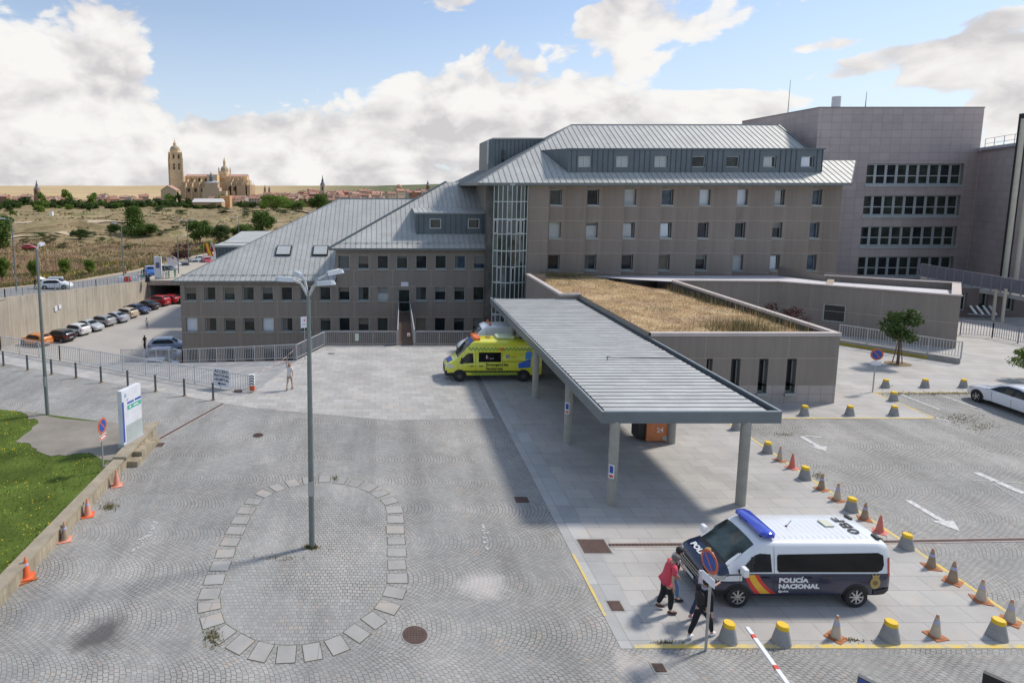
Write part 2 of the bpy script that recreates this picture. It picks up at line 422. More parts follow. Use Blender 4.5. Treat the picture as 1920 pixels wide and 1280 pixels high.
lit = math_n(nt, 'MULTIPLY', math_n(nt, 'SUBTRACT', d0, d1), 2.3)
thick = math_n(nt, 'MULTIPLY', math_n(nt, 'SUBTRACT', dens, .66), -.34)
soft = math_n(nt, 'MULTIPLY', math_n(nt, 'SUBTRACT', noise_n(nt, mapv(nt, P1, (1,1,1), (7,3,0)), .7, 4, .6, dims='2D'), .5), .5)
sh2 = math_n(nt, 'ADD', math_n(nt, 'ADD', lit, thick), math_n(nt, 'ADD', soft, .56))
cc = ramp(nt, sh2, [(.2, (.66, .645, .655)), (.38, (.79, .77, .77)), (.54, (.90, .88, .865)), (.72, (.98, .96, .935))])
sc = N(nt, 'ShaderNodeVectorMath', operation='SCALE'); L(nt, cc, sc.inputs[0]); sc.inputs['Scale'].default_value = 6.9
skb = N(nt, 'ShaderNodeVectorMath', operation='MULTIPLY'); L(nt, sky.outputs[0], skb.inputs[0]); skb.inputs[1].default_value = (.92, .98, 1.06)
# thin white veil over the blue, thicker towards the horizon
veil = math_n(nt, 'ADD', math_n(nt, 'MULTIPLY', math_n(nt, 'SUBTRACT', .26, el), 2.2, clamp=True), .26, clamp=True)
hazec = mixc(nt, veil, skb.outputs[0], (5.3, 5.85, 6.5, 1))
final = mixc(nt, D, hazec, sc.outputs[0])
L(nt, final, bg.inputs[0])

# ================================================================== terrain
def lerp_tab(t, x):
    if x <= t[0][0]: return t[0][1]
    for (a, b), (c, d) in zip(t, t[1:]):
        if x <= c: return b+(d-b)*(x-a)/(c-a)
    return t[-1][1]
ZT = [(40,-2),(75,-3.2),(100,-5.6),(130,-7),(217,-9),(330,-11),(524,-13.5),(780,-17),(945,-19),(1300,-24),(1900,-26),(3000,-12),(4500,4),(6500,17),(9000,22)]
ROADC = [(-71,20,0.8),(-60.5,50,-.6),(-52.6,75,-2.9),(-46.6,105,-5.4),(-43.5,125,-6.2),(-41.5,150,-6.6),(-38,190,-8),(-30,240,-9.6)]
def road_at(y):
    for (a, b) in zip(ROADC, ROADC[1:]):
        if a[1] <= y <= b[1]:
            t = (y-a[1])/(b[1]-a[1]); return a[0]+(b[0]-a[0])*t, a[2]+(b[2]-a[2])*t
    return None
def terr(x, y):
    z = lerp_tab(ZT, y)
    if 85 < y < 1400:
        amp = min(1, (y-85)/60)*min(1.6, .4+y/260)
        z += amp*(noise.noise(Vector((x/26, y/30, 1)))*2.2+noise.noise(Vector((x/9, y/11, 4)))*.8)
        if 180 < y < 800: z += max(0, noise.noise(Vector((x/70, y/45, 9))))*5.5*min(1, (y-180)/120)
    if y > 1800: z += noise.noise(Vector((x/1500, y/1100, 2)))*8
    if x > 0 and y > 1100: z += min(26, (y-1100)/55)*max(0, min(1, (x+150)/900))*.9
    r = road_at(y)
    if r:
        d = abs(x-r[0])
        k = max(0, min(1, (d-7)/14)); z = (r[1]-.12)*(1-k)+z*k
    return z
ys = [20+4*i for i in range(46)]
while ys[-1] < 16000: ys.append(ys[-1]*1.032)
mb = MB(); cols = 230; rows = []
for y in ys:
    x0, x1 = -1.05*y-60, 1.5*y+90
    rows.append([(x0+(x1-x0)*i/cols, y) for i in range(cols+1)])
idx = {}
def tv(j, i):
    if (j, i) not in idx:
        x, y = rows[j][i]; idx[(j, i)] = len(mb.v); mb.v.append((x, y, terr(x, y)))
    return idx[(j, i)]
for j in range(len(rows)-1):
    for i in range(cols):
        (xa, ya), (xb, _), (xc, yc) = rows[j][i], rows[j][i+1], rows[j+1][i]
        r = road_at(ya)
        edge = (r[0]-4.5) if r else -45
        if ya < 116 and max(xb, xc) > edge: continue
        mb.f.append((tv(j, i), tv(j, i+1), tv(j+1, i+1), tv(j+1, i))); mb.m.append(0)
m, nt, b = nodes('scrubland_soil'); tcx = coords(nt)
spx = N(nt, 'ShaderNodeSeparateXYZ'); L(nt, tcx, spx.inputs[0]); Yc = spx.outputs[1]
a1 = noise_n(nt, mapv(nt, tcx, (1, .55, 1)), .02, 8, .62, .6)
a2 = noise_n(nt, mapv(nt, tcx, (1, .7, 1), (40, 9, 2)), .09, 7, .7, .5)
near = ramp(nt, a2, [(.3, (.10, .065, .04)), (.42, (.19, .125, .075)), (.52, (.29, .20, .12)), (.6, (.18, .15, .075)), (.72, (.13, .135, .055))])
a3 = noise_n(nt, mapv(nt, tcx, (.5, .22, 1), (9, 4, 2)), .11, 8, .72, .8)
a1 = math_n(nt, 'ADD', math_n(nt, 'MULTIPLY', a1, .55), math_n(nt, 'MULTIPLY', a3, .45))
midc = ramp(nt, a1, [(.36, (.12, .10, .05)), (.43, (.20, .155, .085)), (.47, (.31, .24, .14)), (.51, (.19, .165, .08)), (.545, (.38, .29, .175)), (.58, (.23, .20, .095)), (.64, (.14, .145, .06))])
fn = math_n(nt, 'MULTIPLY', math_n(nt, 'SUBTRACT', Yc, 140), 1/110, clamp=True)
cA = mixc(nt, fn, near, midc)
st = noise_n(nt, mapv(nt, tcx, (.0009, .0035, 1), (0, 0, 0), (0, 0, .12)), 1.0, 3, .5, .2)
gold = ramp(nt, st, [(.36, (.38, .27, .13)), (.44, (.52, .38, .20)), (.5, (.60, .46, .27)), (.55, (.42, .32, .19)), (.6, (.56, .42, .24)), (.7, (.36, .29, .16))])
ff = math_n(nt, 'MULTIPLY', math_n(nt, 'SUBTRACT', Yc, 1250), 1/200, clamp=True)
cB = mixc(nt, ff, cA, gold)
# distant ground on the right turns green and wooded
rf = math_n(nt, 'MULTIPLY', math_n(nt, 'ADD', math_n(nt, 'DIVIDE', spx.outputs[0], math_n(nt, 'MAXIMUM', Yc, 1)), .2), 5, clamp=True)
rf = math_n(nt, 'MULTIPLY', rf, ff)
grn = ramp(nt, noise_n(nt, tcx, .006, 6, .7), [(.4, (.075, .095, .05)), (.55, (.15, .165, .08)), (.62, (.28, .25, .13))])
cC = mixc(nt, rf, cB, grn)
gr = ramp(nt, noise_n(nt, tcx, .9, 5, .8), [(.3, g4(.7)), (.7, g4(1.22))])
cC = mixc(nt, 1, cC, gr, 'MULTIPLY')
L(nt, cC, b.inputs['Base Color']); b.inputs['Roughness'].default_value = .95; b.inputs['Specular IOR Level'].default_value = .1
terrain = struct(mb.build('terrain', m, smooth=True))

def strip(name, pts, wl, wr, mat, dz=0.0, m=0):     # ribbon along a polyline
    mb = MB(); n = len(pts); vs = []
    for i, p in enumerate(pts):
        p = Vector(p); a = Vector(pts[max(0, i-1)]); c = Vector(pts[min(n-1, i+1)])
        d = (c-a); d.z = 0; d.normalize(); s = Vector((-d.y, d.x, 0))
        vs += [p+s*wl+Vector((0,0,dz)), p-s*wr+Vector((0,0,dz))]
    mb.add(vs, [(2*i, 2*i+1, 2*i+3, 2*i+2) for i in range(n-1)]); return mb.build(name, mat)
def ribbon(mb, pts, w, z=None, m=0):
    n = len(pts); vs = []
    for i, p in enumerate(pts):
        p = Vector((p[0], p[1], p[2] if len(p) > 2 and z is None else z)); a = Vector(pts[max(0, i-1)][:2]); c = Vector(pts[min(n-1, i+1)][:2])
        d = (c-a).normalized(); s = Vector((-d.y, d.x, 0))*w/2
        vs += [p+s, p-s]
    mb.add(vs, [(2*i, 2*i+1, 2*i+3, 2*i+2) for i in range(n-1)], m)
asph = M('worn_asphalt', (.235, .235, .235), .9, 0, .12, .5, .2, 60, fine=.25)
struct(strip('upper_road', ROADC, 5.6, 5.6, asph, .02))
pavl = M('pale_paving', (.38, .37, .35), .85, 0, .1, .8, fine=.15)
struct(strip('upper_road_shoulder', [(p[0]-6.7, p[1], p[2]) for p in ROADC], 1.1, 1.1, M('dry_verge_soil', (.4, .32, .22), .95, 0, .15, .6), .03))
tr = M('pale_dirt_track', (.46, .37, .26), .95, 0, .12, .3)
for nm, pts, wd in (('dirt_track', [(-300,420),(-215,385),(-150,398),(-95,400),(-60,420)], 7), ('dirt_track', [(-180,245),(-150,262),(-110,270),(-92,300),(-60,310),(-20,372),(10,420),(35,455)], 5),
                    ('dirt_track', [(-150,210),(-125,232),(-118,262)], 3.4), ('dirt_track', [(-150,560),(-50,585),(-20,560)], 12)):
    mb = MB(); fine = []
    for a, c in zip(pts, pts[1:]):
        for k in range(12): fine.append((a[0]+(c[0]-a[0])*k/12, a[1]+(c[1]-a[1])*k/12))
    n = len(fine); vs = []
    for i, p in enumerate(fine):
        a = Vector(fine[max(0, i-1)]); c = Vector(fine[min(n-1, i+1)]); d = (c-a).normalized(); s = Vector((-d.y, d.x))*wd/2
        for q in (Vector(p)+s, Vector(p), Vector(p)-s): vs.append((q.x, q.y, terr(q.x, q.y)+.3))
    mb.add(vs, [(3*i+k, 3*i+k+1, 3*i+k+4, 3*i+k+3) for i in range(n-1) for k in (0, 1)])
    struct(mb.build(nm, tr))

# ================================================================== plaza levels and paving
sA, sB, sC, sD = G(190,1185), G(905,1095), G(330,1200), G(1190,1250)
cob = mat_cobble('fan_cobbles', stains=[(sA.x, sA.y, .85, .85, (.07,.065,.065)), (sC.x, sC.y, .6, .3, (.13,.125,.12)), (sB.x, sB.y, .75, .6, (.55,.52,.49)), (sD.x, sD.y, .5, .6, (.55,.5,.46))]); cobs = mat_cobble('straight_cobbles', True, 1.04)
slabs = mat_slab('granite_slabs', (.41, .40, .382), .95, .62, var=.07)
slab_tan = mat_slab('mixed_granite_slabs', (.40, .39, .372), .62, .45, var=.1, warmth=.35)
slab_edge = mat_slab('granite_border_slabs', (.40, .405, .40), .55, 1.05, offset=0, var=.12)
YR = 31.35
PL = [(-62,2),(70,2),(78,48),(72,64),(12,64),(12,41.45),(-3.9,41.45),(-5.4,37.85),(-7,31.5),(-25.8,40.15),(-62,56.5)]
def sheet(name, poly, z, mat):
    mb = MB(); mb.poly([(p[0], p[1], z) for p in poly]); return struct(mb.build(name, mat))
# base: solid block whose upper face carries the cobbles
mb = MB(); mb.prism(PL, -9.2, 0, 1, 0); plaza = struct(mb.build('plaza_ground', [cob, concrete]))
sheet('lower_yard', [(-62,28),(60,28),(60,124),(-43.5,124),(-43.5,105),(-49.5,80),(-62,45)], -8.9, M('parking_asphalt', (.43, .405, .37), .9, 0, .12, .25, .15, 60, fine=.2))
# sheets laid on the cobbles
sheet('sidewalk', [(-62,56.3),(-25.8,40),(-7,31.4),(-5.4,37.7),(-3.9,41.3),(5.4,41.3),(5.4,28.0),(.5,27.75),(-6.2,29.3),(-8.0,30.0),(-25.8,38.05),(-62,54.3)], .004, slab_tan)
sheet('drop_off_paving', [(6.6,13.38),(16.35,13.38),(16.35,28.0),(26.5,28.0),(26.5,31.7),(76,31.7),(77.5,48),(72,63.5),(12.2,63.5),(12.2,41.35),(6.6,41.35)], .006, slabs)
sheet('border_strip', [(5.75,13.38),(6.6,13.38),(6.6,41.35),(5.75,41.35)], .008, slab_edge)
m_, nt_, b_ = nodes('square_setts'); 
# oval island set in the cobbles
ringpx = [(850,165),(925,158),(1000,150),(1140,165),(1260,190),(1370,235),(1465,300),(1510,360),(1525,445),(1525,545),(1535,650),(1535,770),(1540,895),(1515,1010),(1445,1140),(1315,1245)]
ringpx = [(360+x/4, 860+y/4) for x, y in ringpx]+[(645,1203),(598,1219),(543,1226),(487,1221)]
ringpx += [(x/4, 960+y/4) for x, y in [(1765,970),(1625,875),(1575,750),(1570,620)]]
ringpx += [(360+x/4, 860+y/4) for x, y in [(130,1020),(170,900),(225,775),(270,655),(320,555),(370,450),(420,370),(490,290),(600,230),(720,190)]]
rp = [G(*p) for p in ringpx]; n = len(rp)
sm = []
for i in range(n):                                  # smooth closed curve
    a, b2, c, d = rp[i-1], rp[i], rp[(i+1) % n], rp[(i+2) % n]
    for k in range(8):
        t = k/8; sm.append(.5*((2*b2)+(c-a)*t+(2*a-5*b2+4*c-d)*t*t+(-a+3*b2-3*c+d)*t**3))
cen = sum(sm, Vector((0,0,0)))/len(sm)
inner = [p+(cen-p).normalized()*.3 for p in sm]
sheet('island_setts', [(p.x, p.y) for p in inner][::-1], .004, cobs)
ring_stone = mat_slab('ring_flagstone', (.335, .33, .315), 3, 3, var=.05, big=.8, warm=(.44, .37, .31), warmth=.6)
tot = 0; acc_l = [0]
for i in range(len(sm)): tot += (sm[(i+1) % len(sm)]-sm[i]).length; acc_l.append(tot)
NS = 38
mb = MB()
for k in range(NS):
    s = tot*(k+.2)/NS; i = max(j for j in range(len(sm)) if acc_l[j] <= s)
    t = (s-acc_l[i])/max(1e-6, acc_l[i+1]-acc_l[i]); p = sm[i].lerp(sm[(i+1) % len(sm)], t)
    d = (sm[(i+2) % len(sm)]-sm[i-2]).normalized(); a = math.atan2(d.y, d.x)+rnd.uniform(-.04, .04)
    T = Matrix.Translation((p.x, p.y, 0)) @ Matrix.Rotation(a, 4, 'Z')
    hw, hh = rnd.uniform(.195, .225), rnd.uniform(.26, .285)
    mb.box(-hw, hw, -hh, hh, .002, .009+rnd.uniform(0, .003), 0, T)
    mb.box(-hw-.018, hw+.018, -hh-.018, hh+.018, .001, .006, 1, T)
tag(mb.build('stepping_stone_ring', [ring_stone, M('mossy_joint', (.10, .085, .05), .95, 0, .4, 6)]), 'oval ring of square flagstones in the cobbles around the four-headed lamp post', 'paving ring')

# painted lines
mb = MB(); z = .012
def line(a, b, w, m=0):
    a = Vector((a[0], a[1], z)); b = Vector((b[0], b[1], z)); d = (b-a).normalized(); s = Vector((-d.y, d.x, 0))*w/2
    nseg = max(1, int((b-a).length/1.2)); 
    for k in range(nseg):
        p = a.lerp(b, k/nseg); q = a.lerp(b, (k+1)/nseg)
        mb.add([p+s, p-s, q-s, q+s], [(0,1,2,3)], m)
line((6.1,13.45),(15.9,13.45),.13); line((5.78,14.5),(5.78,17.2),.08); line((16.3,14.2),(16.3,27.9),.12)
line((16.3,28.0),(26.5,28.0),.11); line((26.5,28.0),(26.5,31.6),.11); line((26.5,31.66),(40,31.66),.11)
m, nt, b = nodes('worn_yellow_line'); tcx = coords(nt)
wear = ramp(nt, noise_n(nt, tcx, 3.0, 6, .75), [(.36, (.38, .37, .35)), (.5, (.62, .5, .2)), (.62, (.72, .5, .06))])
L(nt, wear, b.inputs['Base Color']); b.inputs['Roughness'].default_value = .85
struct(mb.build('yellow_kerb_line', m))
mb = MB()
m, nt, b = nodes('worn_white_line'); tcx = coords(nt)
wear = ramp(nt, noise_n(nt, tcx, 7.0, 6, .8), [(.38, (.36, .36, .35)), (.52, (.6, .6, .59)), (.66, (.72, .72, .71))])
L(nt, wear, b.inputs['Base Color']); b.inputs['Roughness'].default_value = .85
def pline(p, q, w): line(G(*p), G(*q), w)
pline((1690,740),(1762,768), .12); pline((1768,742),(1842,768), .12); pline((1752,783),(1782,791), .12)
pline((1830,886),(1920,925), .28); pline((1820,900),(1920,906), .04); pline((1860,905),(1920,944), .03)
# arrows
def arrow(tail, tip, w=.12):
    a, b = G(*tail), G(*tip); d = (b-a); Ln = d.length; d.normalize(); s = Vector((-d.y, d.x, 0)); hb = b-d*Ln*.32
    Z = Vector((0,0,z))
    mb.add([a+s*w/2+Z, a-s*w/2+Z, hb-s*w/2+Z, hb+s*w/2+Z], [(0,1,2,3)])
    mb.add([hb+s*w*1.7+Z, hb-s*w*1.7+Z, b+Z], [(0,1,2)])
arrow((1502,818),(1549,846), .22); arrow((1702,938),(1800,996), .22)
pline((1509,817),(1540,820), .1)
struct(mb.build('white_road_marking', m))
mfaint = M('faint_white_paint', (.46, .46, .45), .9, 0, .2, 9)
mb = MB()
for p, q in (((294,975),(283,1000)),((283,1000),(266,1012)),((270,1008),(250,1036)),((902,985),(914,1002)),((908,1000),(912,1030))):
    a, b2 = G(*p), G(*q)
    for k in range(22):
        if rnd.random() < .35: continue
        c = a.lerp(b2, k/22)+Vector((rnd.gauss(0,.05),rnd.gauss(0,.05),0)); r = rnd.uniform(.012, .05)
        mb.poly([(c.x+r*math.cos(t)*rnd.uniform(.7, 1.3), c.y+r*1.2*math.sin(t)*rnd.uniform(.7, 1.3), .005+k*.0004) for t in [i*PI/4 for i in range(8)]])
struct(mb.build('faded_arrow_marking', mfaint))

# drains, manholes
def slot(name, a, b, w, label):
    mb = MB(); a, b = Vector(a), Vector(b); d = (b-a).normalized(); s = Vector((-d.y, d.x, 0))
    mb.bar(a+Vector((0,0,.0)), b+Vector((0,0,0)), w+.1, .034, 1); mb.bar(a+Vector((0,0,.004)), b+Vector((0,0,.004)), w, .036, 0)
    k = 0
    while k*.12 < (b-a).length:
        p = a+d*k*.12; mb.bar(p-s*w*.4+Vector((0,0,.024)), p+s*w*.4+Vector((0,0,.024)), .03, .006, 2); k += 1
    return tag(mb.build(name, [iron, M('drain_kerb', (.4, .34, .31), .8), black]), label, 'drain')
slot('drain_channel', G(1143,1022), G(1283,1021), .13, 'narrow rusty drain channel running from the square grate to the front of the police van')
slot('drain_channel', G(1650,1016), G(1990,1010), .12, 'narrow drain channel crossing the cobbles behind the police van to the right picture edge')
slot('drain_channel', G(283,832), G(418,757), .12, 'dark drain channel crossing the cobbled road from the lawn wall to the sidewalk')
def plate(name, c, w, d, label, round_=False, T=None, rim=True):
    mb = MB(); T = Matrix.Translation(c)
    if round_:
        mb.lathe([(w*1.09, .0), (w*1.09, .010)], 28, 1, T); mb.lathe([(w, .0), (w, .016), (w*.97, .019)], 28, 0, T)
        for k in range(-3, 4):
            for j in range(-3, 4):
                if k*k+j*j < 11: mb.box(k*w*.24-.035, k*w*.24+.035, j*w*.24-.035, j*w*.24+.035, .018, .023, 0, T)
    else:
        mb.box(-w-.04, w+.04, -d-.04, d+.04, 0, .012, 1, T); mb.box(-w, w, -d, d, 0, .018, 0, T)
        for k in range(-4, 5): mb.box(k*w*.2-.015, k*w*.2+.015, -d*.9, d*.9, .018, .023, 0, T)
    tag(mb.build(name, [iron, concrete]), label, 'manhole')
plate('manhole_cover', G(778,1190), .31, .31, 'round rusty manhole cover in the cobbles below the oval ring', True)
plate('drain_grate', G(1114,1024), .42, .36, 'square brown drain grate at the left end of the drain channel')
plate('manhole_cover', G(1154,1136), .17, .19, 'small square cover left of the walking people')
plate('manhole_cover', G(484,816), .24, .3, 'small cover in the cobbled road near the long drain channel', True)
plate('manhole_cover', G(978,937), .24, .2, 'small square cover in the cobbles left of the canopy border strip')
plate('manhole_cover', G(295,834), .28, .2, 'brown cover beside the end of the low stone wall')
plate('manhole_cover', G(1236,1252), .13, .13, 'small grey cover at the bottom edge near the barrier arm')
plate('manhole_cover', G(446,733), .22, .2, 'small cover beside the pedestrian sign fence')
plate('manhole_cover', G(621,663), .2, .1, 'red brown cover in the paving beside the far fence')

# ramp down to the yard
mb = MB()
ramp_pts = [((-6.8,31.6,-.012),(-5.2,37.8,-.012)),((-14.5,35.2,-1.6),(-14.8,44,-2.0)),((-26,40.6,-3.8),(-26,52,-4.3)),((-40,47.2,-7.2),(-40,60,-7.6)),((-50,52,-8.85),(-46,66,-8.85))]
for a, b2 in zip(ramp_pts, ramp_pts[1:]): mb.add([a[0], b2[0], b2[1], a[1]], [(0,1,2,3)])
struct(mb.build('access_ramp', mat_slab('ramp_paving', (.37, .37, .36), .5, .3)))
mb = MB()
for a, b2 in zip(ramp_pts, ramp_pts[1:]): mb.add([a[1], b2[1], (b2[1][0], b2[1][1]+.02, -8.9), (a[1][0], a[1][1]+.02, -8.9)], [(0,1,2,3)])
struct(mb.build('ramp_side_wall', concrete))

# lawn with its low retaining wall
wallp = [G(281,833), G(243,872), G(120,1000), G(0,1128)]
XW = -10.05
lawn_c = M('lawn_turf', (.105, .15, .03), .95, 0, .4, .7, fine=.35, spec=.1)
lawnp = [(XW-.3,3),(XW-.3,22.2),(-11.6,23.4),(-13.2,23.2),(-15.5,24.6),(-15.6,26.6),(-17.2,28.0),(-18.4,28.35),(-25.8,31.9),(-50,42.2),(-62,47),(-62,3)]
lawnf = [(XW-.3,3),(XW-.3,26.2),(-12.3,26.7),(-17.0,28.05),(-18.4,28.35),(-25.8,31.9),(-50,42.2),(-62,47),(-62,3)]
mb = MB(); mb.prism(lawnf, 0, .3, 0); lawn = struct(mb.build('lawn', lawn_c))
dirt = [(XW-.3,22.2),(XW-.3,26.2),(-12.3,26.7),(-14.8,27.15),(-17.0,28.05),(-17.2,28.0),(-15.6,26.6),(-15.5,24.6),(-13.2,23.2),(-11.6,23.4)]
def ragged(poly, amp, keep):
    out = []
    for i in range(len(poly)):
        a, c = Vector(poly[i]), Vector(poly[(i+1) % len(poly)]); out.append(tuple(a))
        if i in keep: continue
        n_ = max(2, int((c-a).length/.22))
        for k in range(1, n_):
            p = a.lerp(c, k/n_); q = Vector((noise.noise(Vector((p.x*1.3, p.y*1.3, 5))), noise.noise(Vector((p.x*1.3, p.y*1.3, 9)))))*amp*1.6+Vector((rnd.gauss(0, amp*.25), rnd.gauss(0, amp*.25)))
            out.append((p.x+q.x, p.y+q.y))
    return out
mb = MB(); mb.poly([(p[0], p[1], .312) for p in ragged(dirt, .22, (0, 1, 2, 3, 4))]); struct(mb.build('bare_earth_patch', M('bare_earth', (.27, .245, .21), .95, 0, .22, .7, .2, fine=.2)))
stone_w = M('weathered_stone', (.40, .345, .25), .9, 0, .28, 1.3, .35, 25, streak=.45)
r = thing('retaining_wall', 'low weathered stone wall with a step, edging the lawn beside the cones', 'wall', (XW, 20, 0))
mb = MB(); mb.box(XW-.32, XW, 3, 22.6, 0, .42); mb.box(XW-.34, XW+.0, 22.6, 26.0, 0, .5); mb.build('wall', stone_w, r)
mb = MB(); mb.box(XW-.36, XW+.05, 3, 22.55, .42, .5); mb.box(XW-.38, XW+.14, 22.55, 26.1, .5, .58); mb.build('coping', M('weathered_coping', (.37, .32, .24), .9, 0, .2, 2, .3, 30, fine=.25), r)
mb = MB(); mb.box(XW, XW+.42, 22.9, 25.3, 0, .22); mb.box(XW, XW+.4, 23.4, 24.2, .22, .4); mb.build('step_block', stone_w, r)
# grass blades and flowers
def blades(name, region_fn, n, h, wd, mats, mfn=None, spread=.5):
    mb = MB()
    for _ in range(n):
        p = region_fn()
        if p is None: continue
        a = rnd.uniform(0, PI); hh = h*rnd.uniform(.5, 1.3); dx_, dy_ = math.cos(a)*wd, math.sin(a)*wd
        lx, ly = rnd.uniform(-spread, spread)*hh, rnd.uniform(-spread, spread)*hh
        mb.add([(p[0]-dx_, p[1]-dy_, p[2]), (p[0]+dx_, p[1]+dy_, p[2]), (p[0]+lx, p[1]+ly, p[2]+hh)], [(0,1,2)], mfn(p) if mfn else 0)
    return mb.build(name, mats)
def inpoly(x, y, poly):
    c = False; j = len(poly)-1
    for i in range(len(poly)):
        a, b2 = poly[i], poly[j]
        if (a[1] > y) != (b2[1] > y) and x < (b2[0]-a[0])*(y-a[1])/(b2[1]-a[1])+a[0]: c = not c
        j = i
    return c
gl = mat_leaf('grass_blade', (.06, .11, .012), (.15, .22, .035), .8)
def lawn_pt():
    y = rnd.uniform(12, 34); x = rnd.uniform(-26, XW-.35)
    return (x, y, .3) if inpoly(x, y, lawnp) else None
tag(blades('lawn_grass', lawn_pt, 26000, .075, .014, gl), None, None, kind='stuff')
fy = M('dandelion_yellow', (.75, .55, .02), .7)
mb = MB()
for _ in range(2600):
    p = lawn_pt()
    if p is None or noise.noise(Vector((p[0]*.35, p[1]*.35, 3))) < -.05: continue
    mb.ball((p[0], p[1], .4), rnd.uniform(.014, .026), 6, 3, 0, (1, 1, .4))
tag(mb.build('lawn_flowers', fy), 'scattered yellow dandelion flowers across the green lawn', 'flowers', kind='stuff')
# weeds in the paving joints
weed = mat_leaf('weed_leaf', (.08, .085, .02), (.24, .20, .07), 3)
spots = [(1690,738,34,3,60),(1750,738,30,3,60),(1800,737,26,2,50),(1800,785,34,9,70),(1840,800,26,8,50),(1660,725,14,4,25),(205,950,14,6,50),(585,1026,10,3,120),(1590,1200,30,3,20),
         (520,1045,40,5,20),(1250,1205,20,3,20),(630,897,4,4,16),(400,1195,14,14,60),(1650,1015,8,6,40),(1535,893,8,6,20),(1395,745,4,4,6),(1468,815,20,3,20),(1703,1000,8,4,10)]
mb = MB()
for (x, y, sx_, sy_, k) in spots:
    for _ in range(k*4):
        p = G(x+rnd.gauss(0, sx_*.6), y+rnd.gauss(0, sy_*.6)); a = rnd.uniform(0, 6.28); hh = rnd.uniform(.02, .09); w_ = .014
        mb.add([(p.x-math.cos(a)*w_, p.y-math.sin(a)*w_, 0), (p.x+math.cos(a)*w_, p.y+math.sin(a)*w_, 0), (p.x+rnd.uniform(-.06, .06), p.y+rnd.uniform(-.06, .06), hh)], [(0,1,2)])
tag(mb.build('joint_weeds', weed), kind='stuff')
# ================================================================== buildings
def wall_uv(mb, O, U, W, z0, z1, holes, depth=.28, m=0, mr=1):
    """upright wall from O along U (outside is on the right hand of U turned down: normal = U x Z); holes = (u0,u1,z0,z1)"""
    O = Vector(O); U = Vector(U).normalized(); Nn = U.cross(Vector((0,0,1)))
    us = sorted(set([0, W]+[h[0] for h in holes]+[h[1] for h in holes])); zs = sorted(set([z0, z1]+[h[2] for h in holes]+[h[3] for h in holes]))
    def p(u, z, d=0): return O+U*u-Nn*d+Vector((0,0,z-O.z))
    for a, b in zip(us, us[1:]):
        if b-a < 1e-5: continue
        run = None
        for c, d in zip(zs, zs[1:]):
            cu, cz = (a+b)/2, (c+d)/2
            hole = any(h[0] < cu < h[1] and h[2] < cz < h[3] for h in holes)
            if hole:
                if run: mb.poly([p(a, run[0]), p(b, run[0]), p(b, run[1]), p(a, run[1])], m); run = None
            else: run = (run[0], d) if run else (c, d)
        if run: mb.poly([p(a, run[0]), p(b, run[0]), p(b, run[1]), p(a, run[1])], m)
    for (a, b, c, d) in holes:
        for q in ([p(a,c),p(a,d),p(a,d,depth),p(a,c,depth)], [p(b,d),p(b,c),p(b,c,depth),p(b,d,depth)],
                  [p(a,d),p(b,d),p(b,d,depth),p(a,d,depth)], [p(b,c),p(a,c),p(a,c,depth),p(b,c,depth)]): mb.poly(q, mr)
    return p
def window(parent, O, U, u0, u1, z0, z1, depth, pane=None, fw=.07, sill=True, bars=0, transom=None, open_=0, name='window', fm=None):
    O = Vector(O); U = Vector(U).normalized(); Nn = U.cross(Vector((0,0,1)))
    a = math.atan2(U.y, U.x)
    T = Matrix.Translation(O+U*u0-Nn*(depth-.01)+Vector((0,0,z0-O.z))) @ Matrix.Rotation(a, 4, 'Z')
    w, h = u1-u0, z1-z0; mb = MB(); g = .004
    mb.box(g, fw, -.05, .03, g, h-g, 0, T); mb.box(w-fw, w-g, -.05, .03, g, h-g, 0, T)
    mb.box(fw, w-fw, -.048, .03, g, fw, 0, T); mb.box(fw, w-fw, -.048, .03, h-fw, h-g, 0, T)
    for k in range(1, bars+1): x = w*k/(bars+1); mb.box(x-fw*.4, x+fw*.4, -.045, .028, fw, h-fw, 0, T)
    if transom: mb.box(fw, w-fw, -.04, .026, h*transom-fw*.4, h*transom+fw*.4, 0, T)
    f = mb.build(name, fm or frame_m, parent)
    pm = MB()
    if open_:
        pm.add([(fw,.02,fw),(w-fw,.02,fw),(w-fw,.02,h-fw),(fw,.02,h-fw)], [(0,1,2,3)], 1, T)
        t = .16; pm.add([(fw,-.035,fw+.02),(w-fw-.1,-.035,fw+.02),(w-fw-.22,-t,h-fw-.06),(fw,-t,h-fw-.06)], [(0,1,2,3)], 0, T)
        pm.build('pane', [pane or g_dark, g_dark], f)
    else:
        pm.add([(fw,-.01,fw),(w-fw,-.01,fw),(w-fw,-.01,h-fw),(fw,-.01,h-fw)], [(0,1,2,3)], 0, T); pm.build('pane', pane or g_dark, f)
    if not open_ and bars == 0 and transom is None and pane is not g_white and w > .8 and rnd.random() < .62:
        bl_ = MB(); zt_ = h-fw-(h-2*fw)*rnd.choice((.2,.3,.35,.5,.65,1.0)); q0, q1 = fw, w-fw
        if rnd.random() < .3: zt_ = fw; q1 = fw+(w-2*fw)*rnd.uniform(.25,.5)
        bl_.add([(q0,-.016,zt_),(q1,-.016,zt_),(q1,-.016,h-fw),(q0,-.016,h-fw)], [(0,1,2,3)], 0, T); bl_.build('blind', rnd.choice(BLINDS), f)
    if sill:
        s = MB(); s.box(-.04, w+.04, -.05-depth, -.05, -.06, .012, 0, T)
        s.box(-.04, w+.04, -.09-depth, -.05-depth, -.12, .012, 0, T); s.build('sill', sill_m, f)
    return f
